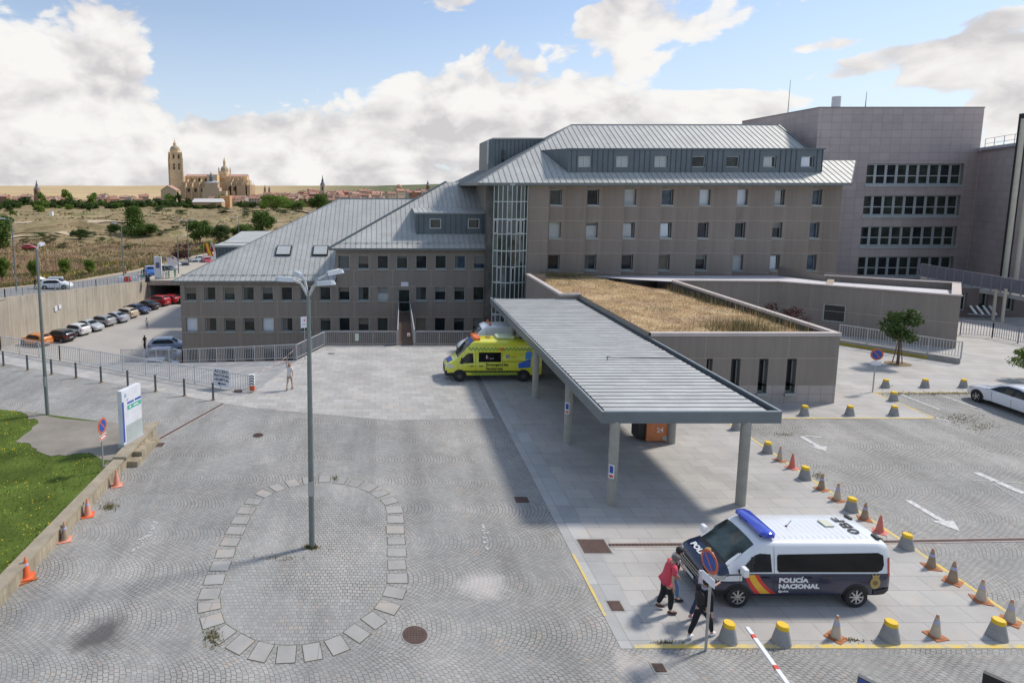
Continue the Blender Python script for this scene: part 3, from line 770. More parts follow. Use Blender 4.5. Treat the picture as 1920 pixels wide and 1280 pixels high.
def roof_sheet(mb, poly, spacing, eave_dir, rib=.04, rh=.035, m=0, mr=1, lift=0.0, ribw=None):
    """flat roof slope with standing seams running up the slope; poly in 3-D, counter-clockwise from above"""
    P = [Vector(p) for p in poly]; e = Vector(eave_dir).normalized()
    n = Vector((0,0,0))
    for i in range(len(P)): n += P[i].cross(P[(i+1) % len(P)])
    n.normalize()
    if n.z < 0: n = -n
    up = n.cross(e).normalized()
    mb.poly(P, m)
    o = P[0]; q = [((p-o).dot(e), (p-o).dot(up)) for p in P]
    u = math.ceil(min(a for a, _ in q)/spacing)*spacing
    while u < max(a for a, _ in q):
        vs = []
        for i in range(len(q)):
            (a, b), (c, d) = q[i], q[(i+1) % len(q)]
            if (a > u) != (c > u): vs.append(b+(d-b)*(u-a)/(c-a))
        vs.sort()
        for v0, v1 in zip(vs[::2], vs[1::2]):
            if v1-v0 < .2: continue
            c0 = o+e*u+up*v0; c1 = o+e*u+up*v1; s = e*(ribw or rib)/2; hN = n*rh
            mb.add([c0-s, c0+s, c0+s+hN, c0-s+hN, c1-s, c1+s, c1+s+hN, c1-s+hN], [(3,2,6,7),(0,3,7,4),(2,1,5,6),(0,1,2,3)], mr)
        u += spacing
    return n
def strips_h(mb, x0, x1, y, zs, holes, m):      # pale horizontal joints between panels, facing -Y
    for z in zs:
        xs = [x0]; 
        for h in sorted(holes):
            if h[2]-.06 < z < h[3]+.06: xs += [h[0], h[1]]
        xs.append(x1)
        for a, b in zip(xs[::2], xs[1::2]):
            if b > a: mb.box(a, b, y-.006, y+.002, z-.022, z+.022, m)
BLINDS = [M('blind_grey', (.13,.135,.125), .5, 0, .06, 9), M('blind_pale', (.22,.225,.21), .5, 0, .06, 9), M('blind_dim', (.085,.09,.085), .5, 0, .1, 9), M('curtain_warm', (.17,.145,.115), .6, 0, .15, 6)]  # blind tones darkened to stand for the glass in front of them
Yf = 61.0
WX = [-19.4+1.955*k for k in range(16)]
# ---- low wing (left) and middle wing
low = thing('hospital_wing', 'lowest brown concrete wing at the left with two skylights in its grey metal roof', 'building', (-12.6, 70, -8.9))
mid = thing('hospital_wing', 'middle brown concrete wing with a two-window roof dormer and a door at the stair bridge', 'building', (3, 70, -8.9))
def win_rows(ks, rows, skip=()):
    hs = []
    for k in ks:
        for r_, (zc_, hh) in enumerate(rows):
            if (k, r_) in skip: continue
            hs.append((WX[k]-.58, WX[k]+.58, zc_-hh/2, zc_+hh/2, k, r_))
    return hs
rows = [(3.42, 1.4), (.18, 1.42), (-3.02, 1.42), (-6.3, 1.5)]
lowh = win_rows(range(0, 8), rows, {(k, 0) for k in range(8)}); midh = win_rows(range(8, 16), rows, {(11, 1), (11, 2)})
blind = {(0,2): g_white, (4,2): g_white, (2,2): g_green, (0,1): g_green, (1,1): g_green, (2,1): g_green, (3,1): g_green, (7,2): g_green, (7,1): g_green, (12,2): g_blind, (10,1): g_blind, (15,2): g_green, (15,0): g_blue, (14,0): g_blue, (13,0): g_green}
def wing(root, x0, x1, ztop, hs, back, extra=(), sides=True):
    mb = MB(); hol = [(h[0]-x0, h[1]-x0, h[2], h[3]) for h in hs]+[(e[0]-x0, e[1]-x0, e[2], e[3]) for e in extra]
    wall_uv(mb, (x0, Yf, -8.9), (1,0,0), x1-x0, -8.9, ztop, hol, .26)
    mb.poly([(x0,back,-8.9),(x0,Yf,-8.9),(x0,Yf,ztop),(x0,back,ztop)], 0); mb.poly([(x1,Yf,-8.9),(x1,back,-8.9),(x1,back,ztop),(x1,Yf,ztop)], 0)
    mb.poly([(x1,back,-8.9),(x0,back,-8.9),(x0,back,ztop),(x1,back,ztop)], 0)
    hx = [(h[0]-.03, h[1]+.03, h[2], h[3]) for h in hs]+[e for e in extra]
    strips_h(mb, x0, x1, Yf, [z for z in (-.62, .93, -3.82, -2.22, -7.2, -5.4, 2.6, 4.2) if z < ztop-.3], hx, 2)
    for k in range(0, 16, 2):
        x = WX[k]+.9775
        if x0 < x < x1: mb.box(x-.02, x+.02, Yf-.005, Yf+.002, -8.8, -7.2, 2); mb.box(x-.02, x+.02, Yf-.005, Yf+.002, -5.4, -3.84, 2); mb.box(x-.02, x+.02, Yf-.005, Yf+.002, -2.2, -.64, 2); mb.box(x-.02, x+.02, Yf-.005, Yf+.002, .95, min(ztop-.02, 2.58), 2)
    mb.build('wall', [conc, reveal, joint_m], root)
    for h in hs: window(root, (x0, Yf, -8.9), (1,0,0), h[0]-x0, h[1]-x0, h[2], h[3], .26, blind.get((h[4], h[5]), g_dark if rnd.random() < .7 else g_green))
wing(low, -20.45, -4.6, 1.5, lowh, 86)
wing(mid, -4.6, 10.95, 4.75, midh, 76, [(1.72, 2.95, -1.75, .62)])
# low wing roof
ez, ry, rz_ = 1.62, 73.7, 9.55
A0, A1, A2, A3 = (-20.95,60.35,ez), (-4.62,60.35,ez), (6.0,ry,rz_), (-5.0,ry,rz_)
kA = (rz_-ez)/(ry-60.35)
mb = MB(); roof_sheet(mb, [A0, A1, (-4.62,61.1,ez+kA*.75), (6,61.1,ez+kA*.75), A2, A3], .52, (1,0,0))
roof_sheet(mb, [(-20.95,87,ez), A0, A3], .52, (0,1,0)); roof_sheet(mb, [(6,87,ez),(-20.95,87,ez),A3,A2], .52, (1,0,0))
mb.bar(A0, A3, .16, .1, 1); mb.bar(A3, A2, .2, .12, 1)
for k in range(30):                                # snow guards along the eave
    x = -20.2+k*.52
    if x < -4.8 and k % 2 == 0: mb.box(x-.05, x+.05, 61.0, 61.12, ez+.39, ez+.56, 1)
mb.box(-20.2, -4.7, 61.04, 61.07, ez+.5, ez+.53, 1)
mb.build('roof', [zinc, zinc_rib], low)
mb = MB(); mb.box(-21.02, -4.62, 60.27, 60.4, ez-.2, ez+.0); mb.box(-21.02, -20.9, 60.4, 87, ez-.2, ez); mb.box(-20.9, -4.62, 60.4, 61, ez-.2, ez-.14); mb.build('gutter', eave_m, low)
def skylight(root, px, py, wpx):
    # on the slope z = ez + .6*(Y-60.35)
    k = (rz_-ez)/(ry-60.35); d = ray(px, py); Y = 0
    t = (ez-k*60.35-H)/(d[2]-k*d[1]); c = Vector((d[0]*t, d[1]*t, H+d[2]*t))
    up = Vector((0,1,k)).normalized(); nrm_ = Vector((0,-k,1)).normalized(); hw = .72; hh = .75
    mb = MB(); T = Matrix((Vector((1,0,0)), up, nrm_)).transposed().to_4x4(); T.translation = c
    mb.box(-hw-.1, hw+.1, -hh-.1, hh+.1, 0, .16, 0, T); f = mb.build('skylight', black, root)
    mb = MB(); mb.box(-hw+.02, hw-.02, -hh+.02, hh-.02, .16, .175, 0, T); mb.build('pane', g_blind, f)
skylight(low, 532, 471, 26); skylight(low, 601, 471, 26)
# dark zinc box behind the low wing
b_ = thing('rear_plant_block', 'dark zinc clad flat block standing behind the slope of the lowest wing', 'building', (-22, 92, -8.9))
mb = MB(); mb.prism([(-24.2,88.5),(-9,88.5),(-9,104),(-24.2,104)], -8.9, 2.2, 0); 
for k in range(30): mb.box(-24.2+k*.5, -24.15+k*.5, 88.44, 88.5, -8.9, 2.2, 1)
mb.build('wall', [zinc_dark, zinc_dark_rib], b_); mb = MB(); mb.box(-24.5, -8.8, 88.2, 104.2, 2.2, 2.5); mb.prism([(-24,92),(-9,92),(-9,104),(-24,104)], 2.5, [2.6,2.6,3.6,3.4]); mb.build('roof', zinc, b_)
# middle wing roof with dormer
ez2 = 4.9; kr = .552
def zmid(y): return ez2+kr*(y-60.35)
B0, B1, B2, B3 = (-5.15,60.35,ez2), (11.35,60.35,ez2), (11.0,72.4,zmid(72.4)), (7.7,72.4,zmid(72.4))
mb = MB(); roof_sheet(mb, [B0, B1, (11.0,60.9,zmid(60.9)), B2, B3], .52, (1,0,0))
mb.bar(Vector(B0)+Vector((-.05,0,-.06)), Vector(B3)+Vector((-.05,0,-.06)), .22, .34, 2)
mb.poly([(-4.45,61.02,zmid(61.02)-.2),(7.7,72.4,zmid(72.4)-.2),(7.7,72.4,-1),(-4.45,61.02,-1)][::-1], 2)
for k in range(31):
    x = -4.6+k*.52
    if k % 2 == 0 and x < 10.9: mb.box(x-.05, x+.05, 61.0, 61.12, ez2+.36, ez2+.52, 1)
mb.box(-4.6, 10.9, 61.04, 61.07, ez2+.46, ez2+.49, 1)
mb.build('roof', [zinc, zinc_rib, zinc_dark], mid)
mb = MB(); mb.box(-5.25, 11.4, 60.25, 60.4, ez2-.2, ez2); mb.box(-4.6, 11.0, 60.4, 61, ez2-.2, ez2-.14); mb.build('gutter', eave_m, mid)
mb = MB(); dY = 62.6; zt = 8.32; zb = zmid(dY); ye = 60.35+(zt+.35-ez2)/kr
wall_uv(mb, (3.55,dY,zb-.2), (1,0,0), 7.4, zb-.2, zt, [(1.42,2.6,6.72,7.72),(5.36,6.54,6.72,7.72)], .15, 0, 1)
mb.poly([(3.55,ye,zt+.35),(3.55,dY,zt),(3.55,dY,zb-.2),(3.55,ye,zb-.2)][::-1], 0)
for k in range(14):
    x = 3.8+k*.55
    if not any(a-.08 < x < c+.08 for a, c in ((4.97,6.15),(8.91,10.09))): mb.box(x, x+.04, dY-.035, dY, zb-.1, zt, 1)
dm = mb.build('dormer', [zinc_dark, zinc_dark_rib], mid)
for u in (1.42, 5.36): window(dm, (3.55,dY,0), (1,0,0), u, u+1.18, 6.72, 7.72, .1, g_green, sill=False) if False else None
for u in (1.42, 5.36):
    T = Matrix.Translation((3.55+u, dY+.12, 6.72)); f = MB(); w_, h_ = 1.18, 1.0
    for q in ((0,.08,0,h_),(w_-.08,w_,0,h_),(.08,w_-.08,0,.08),(.08,w_-.08,h_-.08,h_)): f.box(q[0], q[1], -.16, .02, q[2], q[3], 0, T)
    f.add([(.08,-.05,.08),(w_-.08,-.05,.08),(w_-.08,-.05,h_-.08),(.08,-.05,h_-.08)], [(0,1,2,3)], 1, T); f.build('window', [frame_m, g_green], dm)
mb = MB(); roof_sheet(mb, [(3.4,dY-.12,zt),(10.95,dY-.12,zt),(10.95,ye,zt+.35),(3.4,ye,zt+.35)], .52, (1,0,0)); mb.bar((3.4,dY-.12,zt-.03),(10.95,dY-.12,zt-.03), .08, .14, 1); mb.build('dormer_roof', [zinc, zinc_rib], dm)
# door in the middle wing
mb = MB(); T = Matrix.Translation((1.72, Yf+.24, -1.75))
for q in ((0,.08,0,2.37),(1.15,1.23,0,2.37),(.08,1.15,2.29,2.37),(.08,1.15,0,.1),(.08,1.15,1.0,1.06)): mb.box(q[0], q[1], -.06, .03, q[2], q[3], 0, T)
f = mb.build('door', frame_m, mid); mb = MB(); mb.add([(.08,0,.1),(1.15,0,.1),(1.15,0,2.29),(.08,0,2.29)], [(0,1,2,3)], 0, T); mb.build('pane', g_green, f)
mb = MB(); mb.box(2.0, 2.75, Yf-.05, Yf-.01, .95, 1.4); mb.build('door_plaque', M('white_sign_face', (.7, .71, .76), .5), mid)

# ---- stair bridge
br_ = thing('stair_bridge', 'narrow railed walkway running from the far fence to the door of the middle wing', 'bridge', (1.8, 45, -.4))
mb = MB(); mb.add([(1.15,41.5,0),(2.3,41.5,0),(2.9,60.95,-1.7),(1.78,60.95,-1.7),(1.15,41.5,-.25),(2.3,41.5,-.25),(2.9,60.95,-1.95),(1.78,60.95,-1.95)], [(0,1,2,3),(7,6,5,4),(0,4,5,1),(1,5,6,2),(3,2,6,7),(0,3,7,4)])
for k in range(60):
    t = k/60; y = 41.5+19.45*t; z = -1.7*t; xa = 1.15+.63*t; xb = 2.3+.6*t; mb.box(xa+.03, xb-.03, y, y+.06, z+.0, z+.035, 1)
mb.build('deck', [M('rusty_stair_treads', (.31, .24, .185), .85, 0, .3, 1.5, .2), M('stair_nosing', (.2, .15, .12), .8)], br_)
for s, (xa, xb) in enumerate(((1.15,1.78),(2.3,2.9))):
    mb = MB(); a = Vector((xa,41.5,0)); c = Vector((xb,60.9,-1.7)); up = Vector((0,0,1))
    mb.bar(a+up*1.1, c+up*1.1, .06, .06); mb.bar(a+up*.12, c+up*.12, .05, .05)
    for k in range(60): p = a.lerp(c, k/59); mb.bar(p, p+up*1.1, .035 if k % 6 else .06, .035 if k % 6 else .06)
    mb.add([a+up*.15+Vector((.005,0,0)), c+up*.15+Vector((.005,0,0)), c+up*1.05+Vector((.005,0,0)), a+up*1.05+Vector((.005,0,0))], [(0,1,2,3)], 1)
    mb.build('railing', [white_rail, M('mesh_panel', (.38, .36, .34), .7)], br_)

# ---- main block
Ym = 58.0
main = thing('hospital_main_block', 'tallest brown concrete block with window bays and a long seven-window dormer in its metal roof', 'building', (28, 66, -8.9))
mb = MB(); hs = []
x0 = 14.0; bays = []
# saw-tooth bays: each bay = a straight piece with the window and a piece turned slightly outwards
pitch = 3.57; bx = [15.93+pitch*k for k in range(8)]
rowsM = [(9.98,1.5),(6.82,1.5),(3.68,1.5)]
pan = [[g_green,g_dark,g_blind,g_blue,g_white,g_white,g_blind,g_blue],[g_blind,g_blind,g_blind,g_white,g_dark,g_dark,g_dark,g_blue],[g_dark,g_dark,g_dark,g_dark,g_dark,g_blind,g_white,g_blue]]
opn = [[0,1,0,0,0,0,1,0],[0,0,1,1,1,0,0,0],[0,0,0,0,0,0,1,0]]
ZB, ZT_ = -8.9, 11.3
def mwall(a, b, holes=()):
    U = Vector((b[0]-a[0], b[1]-a[1], 0)); return wall_uv(mb, (a[0],a[1],ZB), U, U.length, ZB, ZT_, holes, .38)
def mjoint(a, b):
    for z in (11.1, 10.93, 8.62+.42, 9.05, 7.75, 5.88, 4.62, 2.75):
        if z in (11.1, 9.05): continue
        a3 = Vector((a[0],a[1],z)); b3 = Vector((b[0],b[1],z)); U = (b3-a3).normalized(); Nn = U.cross(Vector((0,0,1)))
        mb.bar(a3+Nn*.0, b3+Nn*.0, .012, .04, 2)
mwall((10.95,Ym+1.0),(13.2,Ym+1.0)) if False else None
pts = [(13.85,Ym)]
for k, x in enumerate(bx): pts += [(x, Ym+.45), (x+1.55, Ym+.45)]; 
cur = (13.85, Ym); 
for k, x in enumerate(bx):
    mwall(cur, (x, Ym-.0)); mjoint(cur, (x, Ym))
    mwall((x, Ym), (x+.01, Ym+.75))                       # small return
    U = Vector((1.75, .0, 0)); a = (x+.01, Ym+.75); b2 = (x+1.76, Ym+.75)
    hl = [(.3, 1.42, z-h/2, z+h/2) for z, h in rowsM]
    mwall(a, b2, hl); mjoint(a, b2)
    for r_, (z, h) in enumerate(rowsM):
        bays.append((a, k, r_, .3, 1.42, z-h/2, z+h/2))
    cur = b2
mwall(cur, (43.7, Ym)); mjoint(cur, (43.7, Ym)); mwall((43.7,Ym),(43.7,66)); mwall((43.7,66),(43.7,78)); mwall((43.7,78),(10.95,78)); mwall((10.95,78),(10.95,Ym+.9)); mjoint((10.95,78),(10.95,Ym+.9))
mwall((10.95,Ym+.9),(11.0,Ym+.6)); mwall((13.5,Ym+.3),(13.85,Ym))
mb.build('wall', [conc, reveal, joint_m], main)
for a, k, r_, u0, u1, za, zb_ in bays: window(main, (a[0],a[1],ZB), (1,0,0), u0, u1, za, zb_, .36, pan[r_][k], open_=opn[r_][k], fw=.06)
# roof
ez3 = 11.35; k3 = .6
def zm(y): return ez3+k3*(y-57.3)
R0, R1, R2, R3, R4 = (9.0,57.3,ez3), (43.9,57.3,ez3), (47.0,61.0,zm(61)), (43.6,61.0,zm(61)), (43.5,67.9,zm(67.9))
RL = (20.8,67.9,zm(67.9))
mb = MB(); roof_sheet(mb, [R0, R1, R2, R3, R4, RL], .56, (1,0,0), .045, .04)
roof_sheet(mb, [(9.0,79,ez3), R0, RL], .56, (0,1,0), .06, .07); roof_sheet(mb, [(43.5,79,ez3),(9.0,79,ez3),RL,R4], .56, (1,0,0), .06, .07)
mb.bar(R0, RL, .14, .1, 1); mb.bar(RL, R4, .2, .14, 1); mb.bar(R3, R4, .2, .14, 2)
mb.poly([R3, R4, (43.5,67.9,ez3), (43.6,61,ez3)], 2)
mb.build('roof', [zinc, zinc_rib, zinc_dark], main)
mb = MB(); mb.bar((9.0,57.25,ez3-.12),(43.95,57.25,ez3-.12), .12, .26); mb.bar((9.1,57.3,ez3-.12),(9.1,79,ez3-.12), .12, .26); mb.bar((43.95,57.3,ez3-.12),(47.0,61,zm(61)-.12), .12, .2)
mb.box(9.1, 43.85, 57.3, 58.5, ez3-.24, ez3-.18, 1); mb.box(9.1, 11.2, 58.5, 78, ez3-.24, ez3-.18, 1)
mb.build('gutter', [eave_m, conc], main)
# long dormer
dy = 58.95; dz0 = zm(dy); dz1 = 14.62; X0, X1 = 17.9, 42.3; yb = 57.3+(dz1+.05-ez3)/k3
mb = MB(); dpx = [1097,1168,1240,1311,1375,1444,1515]; dx_ = [(p-PCX)/FPX*58.2 for p in dpx]; 
hl = [(x-.62-X0, x+.62-X0, 12.85, 13.9) for x in dx_]
wall_uv(mb, (X0,dy,dz0-.2), (1,0,0), X1-X0, dz0-.2, dz1, hl, .22, 0, 1)
mb.poly([(X0-1.6,yb,dz1),(X0,dy,dz1),(X0,dy,dz0-.2),(X0-1.6,yb,dz0+.4)][::-1], 0); mb.poly([(X1,dy,dz1),(X1,yb,dz1),(X1,yb,dz0),(X1,dy,dz0-.2)][::-1], 0)
x = X0+.3
while x < X1:
    if not any(abs(x+.02-c) < .68 for c in dx_): mb.box(x, x+.045, dy-.04, dy, dz0, dz1-.002, 1)
    x += .5
dm = mb.build('dormer', [zinc_dark, zinc_dark_rib], main)
mb = MB(); mb.add([(X0-.1,dy-.1,dz1),(X1+.1,dy-.1,dz1),(X1+.1,yb,dz1+.06),(X0-1.7,yb,dz1+.06)], [(0,1,2,3)], 0); mb.bar((X0-.1,dy-.1,dz1-.05),(X1+.1,dy-.1,dz1-.05), .06, .14, 1); mb.build('dormer_roof', [zinc, zinc_dark], dm)
dpan = [g_blind,g_blind,g_blind,g_dark,g_green,g_blind,g_white]; drot = [0,0,0,1,1,1,1]
for q, c in enumerate(dx_):
    T = Matrix.Translation((c-.62, dy+.2, 12.85)); f = MB(); w_, h_ = 1.24, 1.05
    for e in ((0.004,.07,.004,h_-.004),(w_-.07,w_-.004,.004,h_-.004),(.07,w_-.07,.004,.07),(.07,w_-.07,h_-.07,h_-.004)): f.box(e[0], e[1], -.06, .02, e[2], e[3], 0, T)
    if q < 3: f.box(w_/2-.03, w_/2+.03, -.055, .02, .07, h_-.07, 0, T)
    if drot[q]:
        f.add([(.07,0,.07),(w_-.07,0,.07),(w_-.07,0,h_-.07),(.07,0,h_-.07)], [(0,1,2,3)], 1, T)
        f.add([(.07,-.08,.09),(w_-.35,-.1,.09),(w_-.45,-.2,h_-.1),(.07,-.12,h_-.1)], [(0,1,2,3)], 2, T)
    else: f.add([(.07,0,.07),(w_-.07,0,.07),(w_-.07,0,h_-.07),(.07,0,h_-.07)], [(0,1,2,3)], 2, T)
    f.build('window', [frame_m, g_dark, dpan[q]], dm)
# dormer on the left hip slope
mb = MB(); mb.prism([(13.4,66.2),(17.6,66.2),(17.6,73),(11.6,73),(11.6,66.8),(12.2,66.2)], 10.9, 16.05, 0, 1)
for k in range(14): mb.box(12.2+k*.42, 12.24+k*.42, 66.14, 66.2, 11, 15.9, 2)
mb.box(11.9, 18.4, 66.0, 73.2, 16.05, 16.18, 1); mb.box(12.9, 13.2, 66.08, 66.14, 13.6, 14.9, 3); mb.tube((11.4,66.0,13.4),(11.4,66.0,15.9), .09, .09, 8, 4)
mb.build('side_dormer', [zinc_dark, zinc, zinc_dark_rib, g_dark, white_rail], main)

# ---- round glazed stair tower
gt = thing('glazed_stair_tower', 'bowed glass stair tower with pale mullions between the middle wing and the main block', 'tower', (12.3, 59, -8.9))
cxg, cyg, rg = 12.27, 59.6, 2.35; a0, a1 = R(228), R(312); nm = 8; zts = [-4.2,-2.2,-1.0,1.0,2.05,3.9,4.9,6.6,7.6,9.4,11.2]
zl = [11.2, 9.6, 7.95, 6.55, 4.95, 3.45, 1.9, .35, -1.2, -2.8, -4.4]
mb = MB(); panes = []
for i in range(nm):
    t0 = a0+(a1-a0)*i/nm; t1 = a0+(a1-a0)*(i+1)/nm
    p0 = (cxg+rg*math.cos(t0), cyg+rg*math.sin(t0)); p1 = (cxg+rg*math.cos(t1), cyg+rg*math.sin(t1))
    for za, zb_ in zip(zl, zl[1:]):
        q = MB(); q.add([(p0[0],p0[1],zb_),(p1[0],p1[1],zb_),(p1[0],p1[1],za),(p0[0],p0[1],za)], [(0,1,2,3)])
        panes.append((q, (i*7+int(za*3)) % 5))
core = MB(); core.lathe([(1.9,-8.9),(1.9,11.1)], 20, 0, Matrix.Translation((cxg, cyg+1.0, 0)))
core.build('stair_core', M('dim_stair_interior', (.10, .095, .085), .9, 0, .5, .8), gt)
gp = MB()
for q, k in panes: gp.add(q.v, [(0,1,2,3)], 0 if k < 3 else (1 if k == 3 else 2))
glz = nodes('tinted_stair_glazing'); gm, gnt, gb = glz
gb.inputs['Base Color'].default_value = (.035, .045, .043, 1); gb.inputs['Roughness'].default_value = .05; gb.inputs['Specular IOR Level'].default_value = .7
gp.build('glazing', [gm, g_green, mat_glass('pale_stair_glass', (.11, .125, .115), .08)], gt)
fr = MB()
for i in range(nm+1):
    t = a0+(a1-a0)*i/nm; x, y = cxg+(rg+.02)*math.cos(t), cyg+(rg+.02)*math.sin(t); fr.tube((x,y,-8.8),(x,y,11.2), .045, .045, 6)
for z in zl:
    pp = [(cxg+(rg+.03)*math.cos(a0+(a1-a0)*i/16), cyg+(rg+.03)*math.sin(a0+(a1-a0)*i/16), z) for i in range(17)]
    for a, b2 in zip(pp, pp[1:]): fr.bar(a, b2, .08, .07 if zl.index(z) % 2 else .11)
fr.build('mullions', M('pale_green_mullion', (.5, .56, .54), .45, .1), gt)
for (i, j) in ((0,3),(3,3),(5,3),(1,6),(4,6),(0,9),(3,9),(6,3)):
    sf = MB(); t0 = a0+(a1-a0)*(i+.15)/nm; t1 = a0+(a1-a0)*(i+.85)/nm; za, zb_ = zl[j-1]-.1, zl[j]+.1
    p0 = Vector((cxg+(rg+.06)*math.cos(t0), cyg+(rg+.06)*math.sin(t0), 0)); p1 = Vector((cxg+(rg+.06)*math.cos(t1), cyg+(rg+.06)*math.sin(t1), 0)); u = Vector((0,0,1))
    for s, e in ((p0+u*za, p1+u*za), (p0+u*zb_, p1+u*zb_), (p0+u*za, p0+u*zb_), (p1+u*za, p1+u*zb_)): sf.bar(s, e, .08, .08)
    sf.build('opening_sash', white_rail, gt)
mb = MB(); mb.box(10.96, 11.05, 58.1, 58.9, -8.9, 11.25); mb.box(13.5, 13.86, 58.02, 58.3, -8.9, 11.25); mb.build('side_pier', conc, gt)

# ---- tall tiled tower block
tile = mat_slab('pinkish_stone_tiles', (.42, .355, .342), 1.05, .78, .014, .05, 0, 0.0, .55, .15, 'XZ', (.34, .29, .28), .4)
tw = thing('tiled_hospital_block', 'tall windowless-topped block clad in pinkish square stone tiles with four ribbons of windows', 'building', (56, 72, -8.9))
mb = MB(); Yt = 64.4; xt0, xt1 = 45.4, 62.5
rib = []
for (pxa, pya, pxb, pyb) in ((1626,307,1808,350),(1621,366,1800,408),(1616,424,1794,465),(1608,481,1786,522)):
    a = F(pxa, pya, Yt); c = F(pxb, pyb, Yt); rib.append((a.z, c.z))
xa, xb = 50.9, 61.05
hl = [(xa-xt0, xb-xt0, zlo, zhi) for zhi, zlo in rib]
wall_uv(mb, (xt0,Yt,-8.9), (1,0,0), xt1-xt0, -8.9, 19.1, hl, .4)
mb.poly([(xt0,78,-8.9),(xt0,Yt,-8.9),(xt0,Yt,19.1),(xt0,78,19.1)], 0); mb.poly([(xt1,Yt,-8.9),(xt1,78,-8.9),(xt1,78,19.1),(xt1,Yt,19.1)], 0)
mb.poly([(xt1,78,-8.9),(xt0,78,-8.9),(xt0,78,19.1),(xt1,78,19.1)], 0); mb.poly([(xt0,Yt,19.1),(xt1,Yt,19.1),(xt1,78,19.1),(xt0,78,19.1)], 0)
mb.build('wall', [tile, reveal], tw)
mb = MB(); mb.box(xt0-.04, xt1+.04, Yt-.04, Yt+.3, 19.1, 19.2); mb.box(xt0-.04, xt0+.3, Yt+.3, 78, 19.1, 19.2); mb.build('coping', M('dark_coping', (.2, .18, .18), .7), tw)
gs = [g_green, g_green, g_dark, g_green, g_green, g_dark, g_dark, g_green, g_green]
for zhi, zlo in rib:
    nW = 9; w_ = (xb-xa)/nW
    for i in range(nW): window(tw, (xt0,Yt,-8.9), (1,0,0), xa-xt0+w_*i, xa-xt0+w_*(i+1), zlo+.22, zhi, .36, gs[(i+int(zhi)) % 9] if i < 8 else g_green, fw=.13, sill=False, transom=.42)
    s = MB(); s.box(xa-.1, xb+.1, Yt-.1, Yt+.36, zlo-.02, zlo+.22); s.build('sill', M('pale_sill', (.42, .46, .47), .5, .2), tw)
mb = MB(); mb.tube((49.7,68,19.1),(49.7,68,20.75), .42, .42, 18); mb.build('chimney', M('pale_flue', (.5, .5, .52), .4, .3), tw)
for px_, py_, Y_, h_ in ((1482,150,72,6),(1625,172,66,3)):
    t_ = F(px_, py_, Y_); mb = MB(); mb.tube((t_.x,Y_,19.1),(t_.x+.02,Y_,t_.z), .05, .02, 6); mb.build('antenna', eave_m, tw)
# right-hand lower tiled block with its pipes and roof rail
rb = thing('tiled_hospital_block', 'lower pinkish tiled block at the right picture edge with tall pipes and a roof rail', 'building', (66, 60, -8.9))
mb = MB(); poly = [(62.52,64.3),(58.2,56.0),(66,50),(80,56),(80,78),(62.52,78)]; mb.prism(poly, -8.9, 14.7, 0)
mb.build('wall', tile, rb)
mb = MB(); mb.bar((62.5,64.4,14.85),(58.1,55.9,14.85), .5, .28); mb.build('coping', M('pale_coping', (.45, .45, .47), .6), rb)
mb = MB()
for k in range(5): t = k/4; p = Vector((62.6,64,14.9)).lerp(Vector((58.5,56.1,14.9)), t); mb.bar(p, p+Vector((0,0,1)), .04, .04)
for dz_ in (.5, 1.0): mb.bar((62.6,64,14.9+dz_),(58.5,56.1,14.9+dz_), .035, .035)
mb.build('roof_rail', white_rail, rb)
mb = MB()
pa = F(1903, 360, 55.2); pb = F(1918, 360, 55.2)
mb.tube((pa.x,55.2,-5),(pa.x,55.2,17), .19, .19, 12); mb.build('pipe', M('cream_pipe', (.5, .46, .37), .6, 0, .1), rb)
mb = MB(); mb.tube((pb.x,54.9,-5),(pb.x,54.9,17), .19, .19, 12); mb.build('pipe', MATS['cream_pipe'], rb)
mb = MB(); mb.box(pa.x+.15, pb.x-.1, 55.4, 55.8, -5, 17.5); mb.build('dark_gap_strip', M('dark_gap_panel', (.03, .028, .028), .8), rb)  # dark box filling the space between the two pipes

# walkway bridge at the right
wb = thing('walkway_bridge', 'raised grey walkway with solid railing crossing in front of the tiled blocks at the right', 'bridge', (58, 52, 0))
pA, pB = F(1725, 520, 55), F(1975, 566, 46)
mb = MB(); n_ = Vector((.75,.66,0))
mb.add([pA, pB, pB+n_*2.2, pA+n_*2.2, pA-Vector((0,0,.35)), pB-Vector((0,0,.35)), pB+n_*2.2-Vector((0,0,.35)), pA+n_*2.2-Vector((0,0,.35))], [(0,1,2,3),(7,6,5,4),(0,4,5,1),(2,6,7,3),(1,5,6,2)]); mb.build('deck', concrete, wb)
mb = MB(); up = Vector((0,0,1)); mb.bar(pA+up*1.25, pB+up*1.25, .06, .06); mb.bar(pA+up*.1, pB+up*.1, .05, .05)
for k in range(15): p = pA.lerp(pB, k/14); mb.bar(p, p+up*1.25, .08, .08)
mb.build('railing', M('grey_blue_railing', (.22, .22, .25), .6), wb)
mb = MB(); mb.add([pA+up*.14, pB+up*.14, pB+up*1.2, pA+up*1.2], [(0,1,2,3)]); mb.build('railing_panel', M('perforated_panel', (.14, .14, .16), .7, 0, .15, 12), wb)
for px_, Y_ in ((1866,49.5),(1884,48.6)):
    t_ = F(px_, 560, Y_); mb = MB(); mb.tube((t_.x,Y_,-.0),(t_.x,Y_,t_.z+.8), .11, .11, 12); mb.build('column', MATS['cream_pipe'], wb)
mb = MB()
for a, b2 in (((1840,565),(1925,610)),((1822,560),(1905,625)),((1795,545),(1868,620))): mb.bar(F(a[0],a[1],53), F(b2[0],b2[1],51.5), .16, .16)
mb.build('brace', M('dark_steel', (.06, .06, .065), .6), wb)
